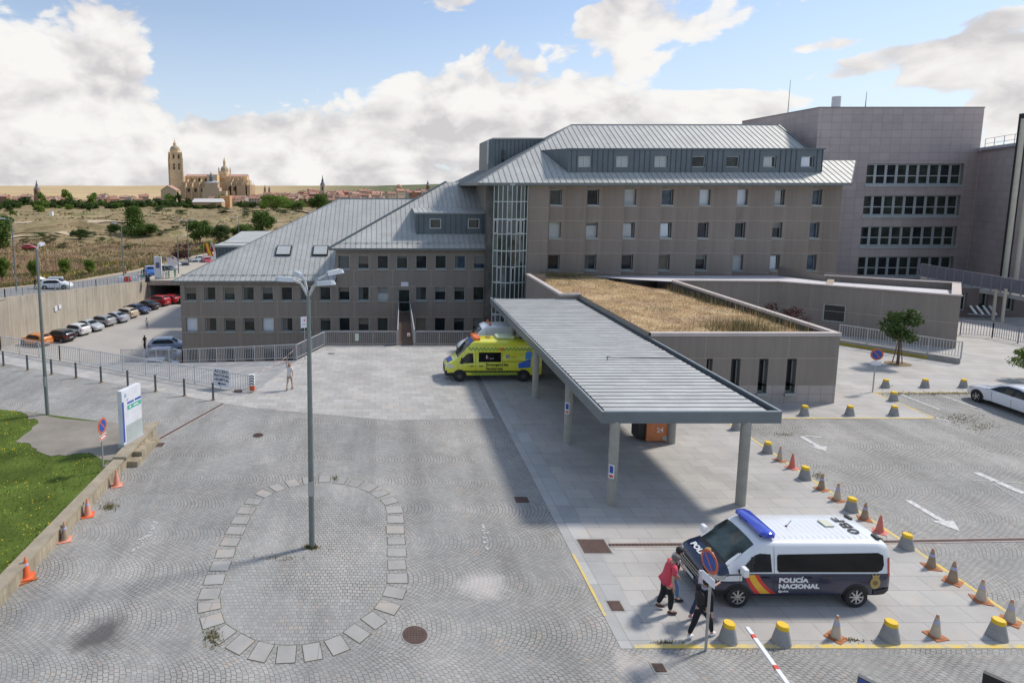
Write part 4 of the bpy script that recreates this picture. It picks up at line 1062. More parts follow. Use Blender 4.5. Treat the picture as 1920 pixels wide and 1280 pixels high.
# recess behind the walkway: wall colour darkened for the walkway's shade, narrow dark windows
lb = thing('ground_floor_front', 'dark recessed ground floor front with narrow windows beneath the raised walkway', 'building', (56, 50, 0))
mb = MB(); wall_uv(mb, (44.3,50.6,0), (1,0,0), 22, 0, 2.5, [(4.4,5.2,.6,2.1),(6.2,7.0,.6,2.1),(8.4,9.2,.6,2.1)], .3); mb.build('wall', [M('shade_darkened_render', (.13,.105,.095), .9, 0, .1, .5), reveal], lb)
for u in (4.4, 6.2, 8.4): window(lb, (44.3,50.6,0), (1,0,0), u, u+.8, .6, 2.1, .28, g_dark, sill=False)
mb = MB()
for k in range(4):
    a = F(1819+k*12, 573, 50.5); b2 = F(1832+k*12, 590, 49.8); mb.bar(a, b2, .16, .07)
mb.bar(F(1814,588,49.8), F(1866,592,49.8), .1, .1, 1)
tag(mb.build('awning_fins', [white_p, MATS['grey_blue_railing']]), 'row of four slanting white fins on a rail beneath the raised walkway', 'awning')

# ---- green roofed annex
ga = thing('green_roof_annex', 'single-storey brown concrete annex with dry grass growing on its roof and tall slot windows', 'building', (18, 40, 0))
mb = MB(); zt = 3.66
sl_px = [(1322,1333),(1368,1385),(1420,1437),(1472,1490)]
hl = []
for a, c in sl_px:
    xa_ = (a-PCX)/FPX*31.0; xb_ = (c-PCX)/FPX*31.0; hl.append((xa_-13.6, xb_-13.6, .55, 2.35))
wall_uv(mb, (13.6,30.0,0), (1,0,0), 9.55, 0.95, zt, [(h[0],h[1],.95,h[3]) for h in hl], .35)
wall_uv(mb, (13.6,30.0,0), (1,0,0), 9.55, 0, .95, [(h[0],h[1],h[2],.95) for h in hl], .35, 2, 1)
for a, c, za, zb_ in (((23.15,30),(23.15,47.4),0,zt),((12.3,51),(12.3,41.3),-8.9,zt),((12.3,41.3),(13.6,41.3),0,zt),((13.6,41.3),(13.6,30),0,zt),((13.9,51),(12.3,51),-8.9,zt),((13.9,58),(13.9,51),-8.9,2.6)):
    mb.poly([(a[0],a[1],za),(c[0],c[1],za),(c[0],c[1],zb_),(a[0],a[1],zb_)], 0)
for z_, ho in ((2.37, []),): mb.box(13.6, 23.15, 29.992, 30.002, z_-.015, z_+.015, 3)
for x_ in (16.4, 20.6): mb.box(x_-.012, x_+.012, 29.993, 30.002, 2.39, 3.6, 3)
mb.build('wall', [conc, reveal, mat_slab('pale_plinth_tiles', (.38, .335, .31), .62, .5, .012, .06, 0, 0, .6, .6, 'XZ'), joint_m], ga)
for h in hl: window(ga, (13.6,30.0,0), (1,0,0), h[0], h[1], .55, 2.35, .33, g_dark, fw=.045)
mb = MB()
mb.box(13.6, 23.2, 29.95, 30.25, zt-.14, zt+.03); mb.box(22.9, 23.2, 30.25, 47.4, zt-.14, zt+.03); mb.build('coping', coping_m, ga); mb = MB(); mb.box(12.25, 12.6, 41.25, 51.0, zt-.12, zt+.03); mb.box(12.6, 13.8, 41.25, 41.5, zt-.12, zt+.03)
mb.build('coping', coping_m, ga)
mb = MB(); mb.box(13.6, 22.9, 30.25, 30.3, 2.2, zt-.15); mb.box(22.85, 22.9, 30.3, 47.4, 2.2, zt-.15); mb.build('parapet_lining', M('dark_membrane', (.05, .045, .045), .8), ga)
grass_poly = [(13.62,30.3),(22.85,30.3),(22.85,47.5),(21.2,50.5),(19.8,58),(13.9,58),(13.9,51),(12.6,51),(12.6,41.5),(13.62,41.5)]
def zg(x, y): return 3.25-max(0, y-36)*.03+.10*noise.noise(Vector((x*.5, y*.4, 2)))
mb = MB(); nx, ny = 46, 110; idg = {}
for j in range(ny):
    for i in range(nx):
        x = 12.6+i*.23; y = 30.3+j*.255
        if all(inpoly(x+a, y+b2, grass_poly) for a, b2 in ((.02,.02),(.21,.02),(.21,.23),(.02,.23))):
            f_ = []
            for a, b2 in ((0,0),(1,0),(1,1),(0,1)):
                kk = (i+a, j+b2)
                if kk not in idg: idg[kk] = len(mb.v); X_, Y_ = 12.6+kk[0]*.23, 30.3+kk[1]*.255; mb.v.append((X_, Y_, zg(X_, Y_)))
                f_.append(idg[kk])
            mb.f.append(tuple(f_)); mb.m.append(0)
m, nt, b = nodes('dry_roof_turf'); tcx = coords(nt); a1_ = noise_n(nt, tcx, .8, 7, .7)
L(nt, ramp(nt, a1_, [(.3, (.2, .14, .08)), (.45, (.40, .29, .16)), (.6, (.55, .41, .23)), (.75, (.3, .25, .13))]), b.inputs['Base Color']); b.inputs['Roughness'].default_value = .95
turf = mb.build('roof_turf', m, ga)
straw = mat_leaf('straw', (.26,.165,.08), (.58,.40,.22), .45); straw2 = mat_leaf('pink_dry_stalk', (.3, .16, .12), (.5, .33, .27), .6); sage = mat_leaf('sage_green_stalk', (.08, .09, .04), (.2, .2, .1), 1)
def roof_pt():
    x = rnd.uniform(12.6, 22.8); y = 30.35+27.6*rnd.random()**1.15
    if not inpoly(x, y, grass_poly): return None
    if noise.noise(Vector((x*.55, y*.4, 7))) < -.28 and rnd.random() < .6: return None
    return (x, y, zg(x, y)-.02)
def roof_mf(p):
    a = noise.noise(Vector((p[0]*.3, p[1]*.3, 5))); g_ = noise.noise(Vector((p[0]*.35, p[1]*.35, 15)))
    if p[1] > 52.5 and rnd.random() < .65: return 2
    if (Vector((p[0]-20.0, p[1]-32.6)).length < 1.1 or g_ > .38) and rnd.random() < .55: return 2
    return 1 if a > .18 and rnd.random() < .7 else 0
st_ = blades('dry_grass', roof_pt, 56000, .11, .012, [straw, straw2, sage], roof_mf, .9); st_.parent = ga
for v in (st_.data.vertices): v.co -= ga.location
st_['kind'] = 'stuff'
mb = MB()
for _ in range(2600):
    if rnd.random() < .5: x, y = rnd.gauss(19.6, .9), rnd.gauss(32.4, .8)
    elif rnd.random() < .5: x, y = rnd.gauss(16.5, 1.4), rnd.gauss(56.3, .7)
    else: x, y = rnd.uniform(22.0, 22.8), rnd.uniform(31, 47)
    if not inpoly(x, y, grass_poly): continue
    a = rnd.uniform(0, PI); hh = rnd.uniform(.3, .8); z = zg(x, y); c_, s_ = math.cos(a)*.012, math.sin(a)*.012
    mb.add([(x-c_,y-s_,z),(x+c_,y+s_,z),(x+rnd.gauss(0,.12),y+rnd.gauss(0,.12),z+hh)], [(0,1,2)], 1 if rnd.random() < .7 else 0)
tl = mb.build('tall_weeds', [straw, sage], ga); tl['kind'] = 'stuff'

# ---- annex with white membrane roof
wa = thing('flat_roof_annex', 'long low brown annex with a pale membrane roof and pinkish coping behind the fenced ramp', 'building', (34, 48, 0))
mb = MB(); P_ = [(23.2,47.4),(30.9,46.9),(39.3,40.6)]
def seg(a, b2, holes, z0=0, z1=3.66):
    U = Vector((b2[0]-a[0], b2[1]-a[1], 0)); wall_uv(mb, (a[0],a[1],z0), U, U.length, z0, z1, holes, .2); return U
U1 = seg(P_[0], P_[1], []); 
pw = F(1561, 600, 1)
def hit(px_, py_):       # distance along the slanted front wall and height for a picture point
    a = Vector((30.9,46.9)); d = Vector((39.3-30.9, 40.6-46.9)); d.normalize(); r_ = ray(px_, py_)
    # a + d*t = (rx,ry)*s
    det = d.x*(-r_[1])+d.y*r_[0]; s = (-(a.x)*d.y+a.y*d.x)/(r_[1]*d.x-r_[0]*d.y); p = Vector((r_[0]*s, r_[1]*s)); return (p-a).dot(d), H+r_[2]*s
ua, zha = hit(1544, 573); ub, zlb = hit(1584, 606); ua2, zh2 = hit(1673, 588); ub2, zl2 = hit(1690, 606)
hl2 = [(ua, ub, zlb, zha+.15), (ua2, ub2, zl2, zh2)]
U2 = seg(P_[1], P_[2], hl2); seg(P_[2], (44.2,45.8), []); seg((44.2,45.8),(38.2,51.8), []); seg((38.2,51.8),(38.2,58), [], 0, 3.4)
for a, c in ((P_[0],P_[1]),(P_[1],P_[2])):
    a3 = Vector((a[0],a[1],1.75)); c3 = Vector((c[0],c[1],1.75)); d_ = (c3-a3).normalized(); Nn = d_.cross(Vector((0,0,1)))
    mb.bar(a3, c3, .014, .03, 2); k = 2.2
    while k < (c3-a3).length: p = a3+d_*k; mb.bar(Vector((p.x,p.y,1.78)), Vector((p.x,p.y,3.5)), .03, .014, 2); k += 4.2
mb.build('wall', [conc, reveal, joint_m], wa)
for h in hl2: window(wa, (30.9,46.9,0), U2, h[0], h[1], h[2], h[3], .15, g_dark, sill=False)
mb = MB(); mb.poly([(23.2,47.5,3.55),(30.9,47.0,3.55),(39.2,40.8,3.55),(43.9,45.8,3.15),(38.1,51.5,2.95),(38.1,58,2.5),(19.8,58,2.45),(21.2,50.6,3.25)])
m_w = mat_slab('pale_roof_membrane', (.58, .57, .60), 3, 1.15, .025, .03, R(37), 0, .8, .3, warm=(.5, .48, .45)); 
mb.build('roof', m_w, wa)
mb = MB()
for a, c, w_ in (((23.2,47.35),(30.95,46.85),.22),((30.9,46.9),(39.35,40.55),.22),((39.1,40.75),(43.95,45.9),.5),((44.1,45.7),(38.1,51.75),.3)): mb.bar((a[0],a[1],3.68 if w_ != .3 else 3.72),(c[0],c[1],3.68 if w_ != .3 else 3.45), w_, .09)
mb.build('coping', coping_m, wa)
a = Vector((35.2,43.95,3.33)); mb = MB(); mb.bar((33.6,45.2,3.32),(37.4,50.0,3.32), .45, .05); mb.build('expansion_strip', M('tan_roof_strip', (.36, .29, .23), .8), wa)
# ================================================================== entrance canopy
cn = thing('entrance_canopy', 'long ribbed grey metal canopy on round concrete columns over the ambulance entrance', 'canopy', (10.5, 31, 0))
CX0, CX1, CY0, CY1, CZ = 7.5, 13.62, 19.9, 41.3, 3.4
mb = MB(); mb.box(CX0+.06, CX1-.06, CY0+.06, CY1, 3.04, 3.12); mb.build('soffit', M('dim_soffit_panel', (.2, .2, .19), .8), cn)
mb = MB(); ypos = CY0+.36; k = 0
cm = M('weathered_canopy_metal', (.44, .45, .445), .6, .1, .16, 1.1, .1, 8)
nx = 14
def cz(x, y): return CZ-.10+.012*noise.noise(Vector((x*.9, y*2.3, 0)))
y = CY0+.32
while y < CY1-.1:
    xs = [CX0+.25+(CX1-CX0-.5)*i/nx for i in range(nx+1)]
    for a, b2 in zip(xs, xs[1:]):
        mb.add([(a,y,cz(a,y)),(b2,y,cz(b2,y)),(b2,y+.39,cz(b2,y)+.012),(a,y+.39,cz(a,y)+.012)], [(0,1,2,3)], 0)
        j0 = .012*noise.noise(Vector((a*.8, y*3, 8))); j1 = .012*noise.noise(Vector((b2*.8, y*3, 8)))
        mb.add([(a,y+.375+j0,cz(a,y)),(b2,y+.375+j1,cz(b2,y)),(b2,y+.375+j1,cz(b2,y)+.035),(a,y+.375+j0,cz(a,y)+.035),(a,y+.4+j0,cz(a,y)+.035),(b2,y+.4+j1,cz(b2,y)+.035),(b2,y+.4+j1,cz(b2,y)),(a,y+.4+j0,cz(a,y))], [(0,1,2,3),(3,2,5,4),(4,5,6,7)], 1)
    y += .39
mb.build('roof_sheet', [cm, M('canopy_seam', (.27, .28, .28), .6, .1)], cn)
mb = MB(); fm_ = M('canopy_fascia', (.165, .19, .205), .45, .4, .1, 1.5)
mb.box(CX0, CX1, CY0, CY0+.05, 3.0, CZ+.0); mb.box(CX0, CX0+.05, CY0+.05, CY1, 3.0, CZ); mb.box(CX1-.05, CX1, CY0+.05, 30.0, 3.0, CZ); mb.box(CX1-.05, CX1, 30.0, CY1, 3.3, CZ)
mb.box(CX0-.012, CX1+.012, CY0-.012, CY0+.06, CZ, CZ+.035, 1); mb.box(CX0-.012, CX0+.06, CY0+.06, CY1, CZ, CZ+.035, 1); mb.box(CX1-.06, CX1+.012, CY0+.06, CY1, CZ, CZ+.035, 1)
mb.box(CX0+.05, CX1-.05, CY0+.05, CY0+.32, 3.2, 3.22, 2); mb.box(CX0+.05, CX0+.25, CY0+.32, CY1, 3.2, 3.22, 2); mb.box(CX1-.25, CX1-.05, CY0+.32, CY1, 3.2, 3.22, 2)
mb.build('gutter_fascia', [fm_, M('fascia_edge_trim', (.33, .37, .39), .4, .4), M('gutter_bed', (.08, .09, .095), .6)], cn)
for i, (x, y) in enumerate([(8.02,19.75+.3),(8.05,25.2),(8.08,30.9),(8.08,36.5),(12.52,19.75+.3),(12.55,25.2),(12.55,29.4)]):
    mb = MB(); mb.lathe([(.165,0),(.165,3.04)], 20, 0, Matrix.Translation((x,y,0))); p = mb.build('column', post_conc, cn, smooth=True, angle=50)
    if i in (0, 1):
        s = MB(); z0 = 1.02 if i == 0 else 1.35
        for k in range(6):          # curved notice wrapped round the column, with its blue disc and red strip
            t0 = R(198+k*11); t1 = R(198+(k+1)*11); rr = .17
            s.add([(x+rr*math.cos(t0),y+rr*math.sin(t0),z0),(x+rr*math.cos(t1),y+rr*math.sin(t1),z0),(x+rr*math.cos(t1),y+rr*math.sin(t1),z0+.5),(x+rr*math.cos(t0),y+rr*math.sin(t0),z0+.5)], [(0,1,2,3)], 0)
            rr = .173
            if 0 < k < 5:
                s.add([(x+rr*math.cos(t0),y+rr*math.sin(t0),z0+.2),(x+rr*math.cos(t1),y+rr*math.sin(t1),z0+.2),(x+rr*math.cos(t1),y+rr*math.sin(t1),z0+.45),(x+rr*math.cos(t0),y+rr*math.sin(t0),z0+.45)], [(0,1,2,3)], 1)
                s.add([(x+rr*math.cos(t0),y+rr*math.sin(t0),z0+.04),(x+rr*math.cos(t1),y+rr*math.sin(t1),z0+.04),(x+rr*math.cos(t1),y+rr*math.sin(t1),z0+.13),(x+rr*math.cos(t0),y+rr*math.sin(t0),z0+.13)], [(0,1,2,3)], 2)
        s.build('notice', [M('white_sign_face', (.7, .71, .76), .5), blue_p, red_p], p)
mb = MB(); mb.path([(10.1,26.4,3.36),(10.12,26.6,3.42),(10.4,26.62,3.38),(13.4,26.5,3.37)], .02, 5); mb.build('cable', black, cn)

# ================================================================== railings
def fence(name, label, pts, h=1.0, post=1.75, kerb=0.0, mat=None, n_between=11, mesh_r=.009, sign=None, postw=.055, barw=.028):
    mat = mat or white_rail
    r = thing(name, label, 'fence', tuple(pts[0])); mb = MB(); up = Vector((0,0,1)); pb = up*kerb; cnt = 0
    def pst(p): q_ = MB(); q_.bar(p, p+up*(h+.02), postw, postw); q_.build('post', mat, r)
    for a, b2 in zip(pts, pts[1:]):
        a = Vector(a)+pb; b2 = Vector(b2)+pb; Ln = (b2-a).length; n_ = max(1, round(Ln/post))
        mb.bar(a+up*h, b2+up*h, .05, .04); mb.bar(a+up*.12, b2+up*.12, .035, .03)
        for k in range(n_):
            p = a.lerp(b2, k/n_); pst(p)
            q = a.lerp(b2, (k+1)/n_)
            for j in range(1, n_between):
                c = p.lerp(q, j/n_between); mb.bar(c+up*.12, c+up*h, barw, barw*.7)
        pst(b2)
    mb.build('balusters', mat, r)['kind'] = 'stuff'
    if kerb:
        kb = MB()
        for a, b2 in zip(pts, pts[1:]): kb.bar(Vector(a)+up*kerb/2, Vector(b2)+up*kerb/2, .3, kerb)
        kb.build('kerb', concrete, r)
    return r
f1 = fence('metal_railing', 'pale grey railing along the sidewalk with bollards at the left, carrying the pedestrian access sign', [(-52,53.2,.01),(-25.8,40.2,.01),(-20.5,37.75,.01),(-7.15,31.6,.01)], .97)
f2 = fence('metal_railing', 'pale grey railing following the sloping ramp down past the parked blue vans', [(-5.45,37.9,.01),(-14.8,44.05,-2.0),(-21.8,49.6,-3.5)], 1.0)
f3 = fence('metal_railing', 'short angled piece of pale railing beside the small notice post', [(-5.4,37.9,.01),(-3.95,41.3,.01)], 1.0)
f4 = fence('metal_railing', 'long straight railing across the far end of the forecourt, left of the stair bridge', [(-3.85,41.4,.01),(1.05,41.4,.01)], 1.0, mat=M('worn_railing', (.36, .34, .34), .6))
f5 = fence('metal_railing', 'straight railing across the far end of the forecourt, between the stair bridge and the canopy', [(2.4,41.4,.01),(7.3,41.4,.01)], 1.0, mat=MATS['worn_railing'])
kb0, kb1 = G(1572,645), G(1800,682)
f6 = fence('ramp_railing', 'railing on a low kerb with a yellow band, behind the small tree', [tuple(kb0), tuple(kb1)], 1.05, 1.6, .35)
mb = MB(); d = (kb1-kb0).normalized(); s = Vector((-d.y,d.x,0)); a = kb0-s*.158; c = kb0.lerp(kb1, .76)-s*.158; mb.bar(a+Vector((0,0,.09)), c+Vector((0,0,.09)), .012, .17); mb.build('yellow_band', M('dull_yellow_band', (.42, .32, .04), .85, 0, .2, 3), f6)
f7 = fence('metal_railing', 'grey railing beneath the raised walkway at the right edge', [tuple(G(1800,628)), tuple(G(1860,633)), tuple(G(1960,655))], 1.1, 1.4, mat=MATS['grey_blue_railing'])
# pedestrian access sign on the railing
sgw = M('white_sign_face', (.7, .71, .76), .5)
d = (Vector((-7.15,31.6,0))-Vector((-20.5,37.75,0))).normalized(); s = Vector((d.y,-d.x,0))
def on_rail(px_):       # point of the railing line seen at px
    a = Vector((-20.5,37.75,0)); r_ = ray(px_, 700); t = (a.y*r_[0]-a.x*r_[1])/(d.x*r_[1]-d.y*r_[0]); return a+d*t
pl, pr = on_rail(402), on_rail(432); cs = (pl+pr)/2+s*.06+Vector((0,0,.62)); wS = (pr-pl).length; hS = .98
r = thing('pedestrian_sign', 'white board on the railing reading ACCESO PEATONAL HOSPITAL above a black arrow', 'sign', (cs.x, cs.y, 0))
mb = MB(); T = basis(cs, d, (0,0,1)); mb.box(-wS/2, wS/2, -hS/2, hS/2, -.01, .01, 0, T); mb.build('board', sgw, r)
def on(T, x, y, z=.012): return T @ Matrix.Translation((x, y, z))
def rel(T, root): m2 = T.copy(); m2.translation = m2.translation-wloc(root); return m2
for i, (t_, sz_) in enumerate((('ACCESO', .25), ('PEATONAL', .21), ('HOSPITAL', .22))): txt('lettering', t_, sz_, black, r, rel(on(T, 0, hS/2-.15-i*.23), r), bold=.006)
mb = MB(); mb.add([(-.3,-.33,.014),(-.12,-.24,.014),(-.12,-.3,.014),(.28,-.3,.014),(.28,-.36,.014),(-.12,-.36,.014),(-.12,-.42,.014)], [(0,6,5,4,3,2,1)], 0, T); mb.build('arrow', black, r)
# chevron post
cp = G(473,732); r = thing('chevron_post', 'black and white chevron marker post on an orange block at the end of the railing', 'post', tuple(cp))
mb = MB(); mb.box(-.13,.13,-.1,.1,.02,.3,0, Matrix.Translation(cp)); mb.build('base', M('orange_block', (.6,.13,.05), .6), r)
mb = MB(); mb.box(-.14,.14,-.1,.1,.3,.9,0, Matrix.Translation(cp))
for k in range(4): z_ = .34+k*.15; mb.add([(-.14,-.104,z_),(.0,-.104,z_+.07),(.14,-.104,z_),(.14,-.104,z_+.06),(.0,-.104,z_+.13),(-.14,-.104,z_+.06)], [(0,1,4,5),(1,2,3,4)], 1, Matrix.Translation(cp))
mb.build('post', [white_p, black], r)

# ================================================================== street lamps
def lamp(label, base, h, heads, r0=.09, name='street_lamp', hl=.85, group=None):
    r = thing(name, label, 'street lamp', tuple(base), 0, group); mb = MB(); b0 = Vector(base)
    mb.lathe([(r0*1.05,0),(r0,.05),(r0*.98,1.9),(r0*.62,h)], 14, 0, Matrix.Translation(b0)); mb.build('pole', M('green_grey_pole', (.17, .195, .19), .5, .3, .12, 3), r, smooth=True, angle=50)
    mb = MB(); mb.box(-.06,.06,-r0-.02,-r0+.04,1.7,2.15,0, Matrix.Translation(b0)); mb.build('service_hatch', steel, r)
    top = b0+Vector((0,0,h))
    for (ang, reach, rise) in heads:
        a = R(ang); dd = Vector((math.cos(a), math.sin(a), 0)); mb = MB(); p1 = top+dd*reach*.5+Vector((0,0,rise*.75)); p2 = top+dd*reach+Vector((0,0,rise))
        mb.tube(top-Vector((0,0,.15)), p1, .045, .04, 8); mb.tube(p1, p2, .04, .035, 8); arm = mb.build('arm', steel, r)
        q = MB(); T = Matrix.Translation(p2) @ Matrix.Rotation(a, 4, 'Z') @ Matrix.Rotation(R(-6), 4, 'Y'); hw = hl*.2
        q.add([(0,-hw*.6,-.03),(hl*.85,-hw,-.03),(hl,-hw*.5,-.03),(hl,hw*.5,-.03),(hl*.85,hw,-.03),(0,hw*.6,-.03),
               (0.02,-hw*.45,.09),(hl*.8,-hw*.75,.1),(hl*.93,-hw*.4,.07),(hl*.93,hw*.4,.07),(hl*.8,hw*.75,.1),(.02,hw*.45,.09)],
              [(0,1,7,6),(1,2,8,7),(2,3,9,8),(3,4,10,9),(4,5,11,10),(5,0,6,11),(6,7,8,9,10,11)], 0, T)
        q.add([(0,-hw*.6,-.03),(hl*.85,-hw,-.03),(hl,-hw*.5,-.03),(hl,hw*.5,-.03),(hl*.85,hw,-.03),(0,hw*.6,-.03)], [(5,4,3,2,1,0)], 1, T)
        q.build('lamp_head', [M('lamp_head_grey', (.5,.53,.56), .45,.2), M('lamp_glass', (.3,.32,.34), .2)], arm)
    return r
lamp('tall lamp post with four outspread heads standing in the oval ring of the forecourt', G(585,1025), 7.95, [(192,.42,.34),(122,.45,.38),(32,.62,.46),(-12,.28,.22)], hl=.55)
lamp('slim lamp post at the edge of the lawn, in front of the white car', G(90,788), 8.15, [(100,.3,.12)], .085, hl=.6)
def far_lamp(label, px_, pyb, pyt, Y, heads, g='street lamps along the upper road'):
    b0 = F(px_, pyb, Y); t0 = F(px_, pyt, Y); return lamp(label, b0, t0.z-b0.z, heads, .11, hl=.95, group=g)
far_lamp('lamp post at the far left on the upper road beside the scrub', 31, 545, 412, 84, [(180,.9,.1)])
far_lamp('lamp post on the upper road near the red and white barriers', 232, 517, 420, 104, [(180,.7,.1)])
far_lamp('lamp post behind the group in scrubs, nearest the roof edge', 335, 512, 443, 112, [(35,.7,.1)])
far_lamp('taller lamp post between the purple bush and the dark car', 354, 500, 414, 128, [(180,.9,.1),(0,.5,.02)])
far_lamp('lamp post further along the road rising behind the grey metal roof', 449, 470, 408, 160, [(180,.9,.1)])

# ================================================================== bollards and cones
def bollard_proto(name, label, loc):
    r = thing(name, label, 'bollard', loc, 0, 'concrete bollards with yellow tops'); T = Matrix.Translation(Vector(loc))
    mb = MB(); mb.lathe([(.24,0),(.245,.02),(.155,.44),(.15,.455)], 22, 0, T); mb.build('body', M('bollard_concrete', (.33,.335,.335), .85,0,.1,4,.15,fine=.15), r, smooth=True, angle=40)
    mb = MB(); mb.lathe([(.158,.44),(.156,.53),(.14,.555),(.0,.56)][:3], 22, 0, T); mb.build('cap', M('yellow_cap', (.78,.5,.02), .6,0,.1,6), r, smooth=True, angle=40)
    return r
bl = [(1365,1203,'bollard nearest the no-parking pole at the front yellow line'),(1465,1207,'second bollard along the front yellow line, right of the barrier tip'),(1668,1201,'bollard on the front yellow line between the two cream cones'),(1869,1197,'bollard at the front right corner of the bay beside a cream cone'),
      (1699,1030,'bollard just behind the rear of the police van by the drain'),(1596,960,'bollard on the side yellow line behind the police van roof'),(1509,900,'bollard between two pairs of cones along the side yellow line'),(1439,851,'bollard ahead of the first cone on the side yellow line'),(1380,808,'bollard half hidden by the canopy corner'),
      (1508,781,'left bollard of the row in front of the slot windowed annex'),(1593,781,'middle bollard of the row of three before the parking corner'),(1676,781,'right bollard of the row of three before the parking corner'),(1675,754,'bollard midway along the slanted yellow line'),
      (1660,729,'bollard just right of the far no-parking sign'),(1734,729,'middle bollard of the far row behind the parking bays'),(1806,729,'bollard touching the nose of the white saloon car')]
p0 = None
for x, y, lab in bl:
    p = G(x, y-3)
    if p0 is None: p0 = bollard_proto('bollard', lab, tuple(p)); p0.scale = (.86,)*3
    else: dup(p0, p, rnd.uniform(0, 3), lab, scale=rnd.uniform(.84,.88))
pb = [(7,686),(52,694),(97,702),(143,709),(190,717),(240,725),(292,734),(346,742),(400,750)]
nth = ['leftmost','second','third','fourth','fifth','sixth','seventh','eighth','last']
p0 = None
for (x, y), nn_ in zip(pb, nth):
    p = G(x, y); lab = nn_+' dark slim post from the left picture edge along the cobbled road'
    if p0 is None:
        r = thing('kerb_post', lab, 'bollard', tuple(p), 0, 'slim dark posts along the sidewalk'); T = Matrix.Translation(p)
        mb = MB(); mb.lathe([(.06,0),(.055,.86),(.06,.87),(.06,.93),(.03,.95)], 12, 0, T); mb.build('shaft', M('dark_post_paint', (.10,.115,.12), .5,.2), r, smooth=True, angle=40)
        mb = MB(); mb.lathe([(.12,0),(.11,.03)], 10, 0, T); mb.build('rusty_foot', M('rust_stain', (.3,.19,.09), .9), r); p0 = r
    else: dup(p0, p, 0, lab)
def cone_proto(name, label, loc, body, base_m, band=True):
    r = thing(name, label, 'traffic cone', loc, 0, 'traffic cones'); T = Matrix.Translation(Vector(loc))
    mb = MB(); mb.lathe([(.15,.03),(.135,.08),(.045,.62),(.03,.68),(.028,.7)], 18, 0, T, mf=lambda j: 1 if j == 2 else 0); mb.build('cone', [body, M('cone_tip_orange', (.62,.25,.12), .7)], r, smooth=True, angle=60)
    mb = MB(); TT = T @ Matrix.Rotation(R(20), 4, 'Z'); mb.box(-.22,.22,-.22,.22,0,.03,0,TT); mb.lathe([(.19,.03),(.16,.055)], 18, 0, T); mb.build('base', base_m, r)
    if band: mb = MB(); mb.lathe([(.082,.42),(.066,.51)], 18, 0, T, cap=False); mb.build('reflective_band', M('lilac_band', (.42,.42,.6), .4), r, smooth=True)
    return r
cream = M('faded_cream_cone', (.52,.44,.33), .75,0,.12,7); pinkc = M('pink_cone', (.66,.2,.15), .7,0,.08,6); grime = M('grimy_cone', (.34,.25,.17), .8,0,.2,8); orange = M('bright_orange_cone', (.72,.13,.04), .65,0,.08,5)
salmon = M('salmon_cone', (.66,.27,.19), .7,0,.12,7); bb = M('brown_orange_base', (.4,.15,.06), .8,0,.2,8)
pr_ = {}
cones = [('c',1462,866,'first cream cone on the side yellow line, just past the leading bollard'),('p',1485,880,'faded pink cone beside the first cream cone on the side yellow line'),('g',1540,920,'grimy brown cone with a lilac band after the middle bollard'),('c',1570,940,'cream cone between the grimy cone and the bollard behind the van'),
         ('g',1621,976,'brown cone directly behind the roof number of the police van'),('p',1649,1000,'bright pink cone nearest the rear roof corner of the police van'),('g',1746,1066,'brown cone right of the police van, closer to the drain'),('g',1786,1093,'second brown cone right of the police van'),
         ('c',1839,1128,'cream cone on the side yellow line two before the front corner'),('c',1893,1168,'cream cone at the right picture edge behind the corner bollard'),('c',1567,1198,'cream cone on the front yellow line below the wheels of the police van'),('c',1754,1195,'cream cone on the front yellow line nearer the right corner')]
for kd, x, y, lab in cones:
    p = G(x, y-3)
    if kd not in pr_: pr_[kd] = cone_proto('traffic_cone', lab, tuple(p), {'c':cream,'p':pinkc,'g':grime}[kd], {'c':bb,'p':pinkc,'g':bb}[kd], kd != 'p'); pr_[kd].scale = (.86,)*3
    else:
        q_ = dup(pr_[kd], p, rnd.uniform(0, 1.5), lab, scale=rnd.uniform(.82,.9))
for x, y, lab, bm, sm_, bd in ((219,913,'pink cone highest up along the lawn wall near the no-parking sign',salmon,salmon,False),(165,969,'pinkish cone with a dark tip beside the lawn wall',salmon,orange,True),(122,1015,'tan cone with a lilac band beside the lawn wall',grime,salmon,True),(50,1088,'bright orange cone stacked on a spare base at the lower left',orange,orange,True)):
    r = cone_proto('traffic_cone', lab, tuple(G(x,y-3)), bm, sm_, bd); r.scale = (.88,)*3
    if 'stacked' in lab: r.location.z = .05; mb = MB(); T = Matrix.Translation(G(x,y-3)); mb.box(-.23,.23,-.23,.23,0.0,.045,0,T @ Matrix.Rotation(R(40),4,'Z')); tag(mb.build('spare_cone_base', bb), 'flattened dark cone base lying under the bright orange cone', 'cone base')

# red and white chain across the head of the ramp
mb = MB(); a = G(475,700,.75); c = Vector((-5.45,37.9,.8)); pp_ = [a.lerp(c, k/24)-Vector((0,0,.28*math.sin(PI*k/24))) for k in range(25)]
for k in range(24): mb.tube(pp_[k], pp_[k+1], .009, .009, 5, (k//2) % 2)
tag(mb.build('chain_barrier', [white_p, red_p]), 'sagging red and white chain across the head of the ramp behind the chevron post', 'chain')
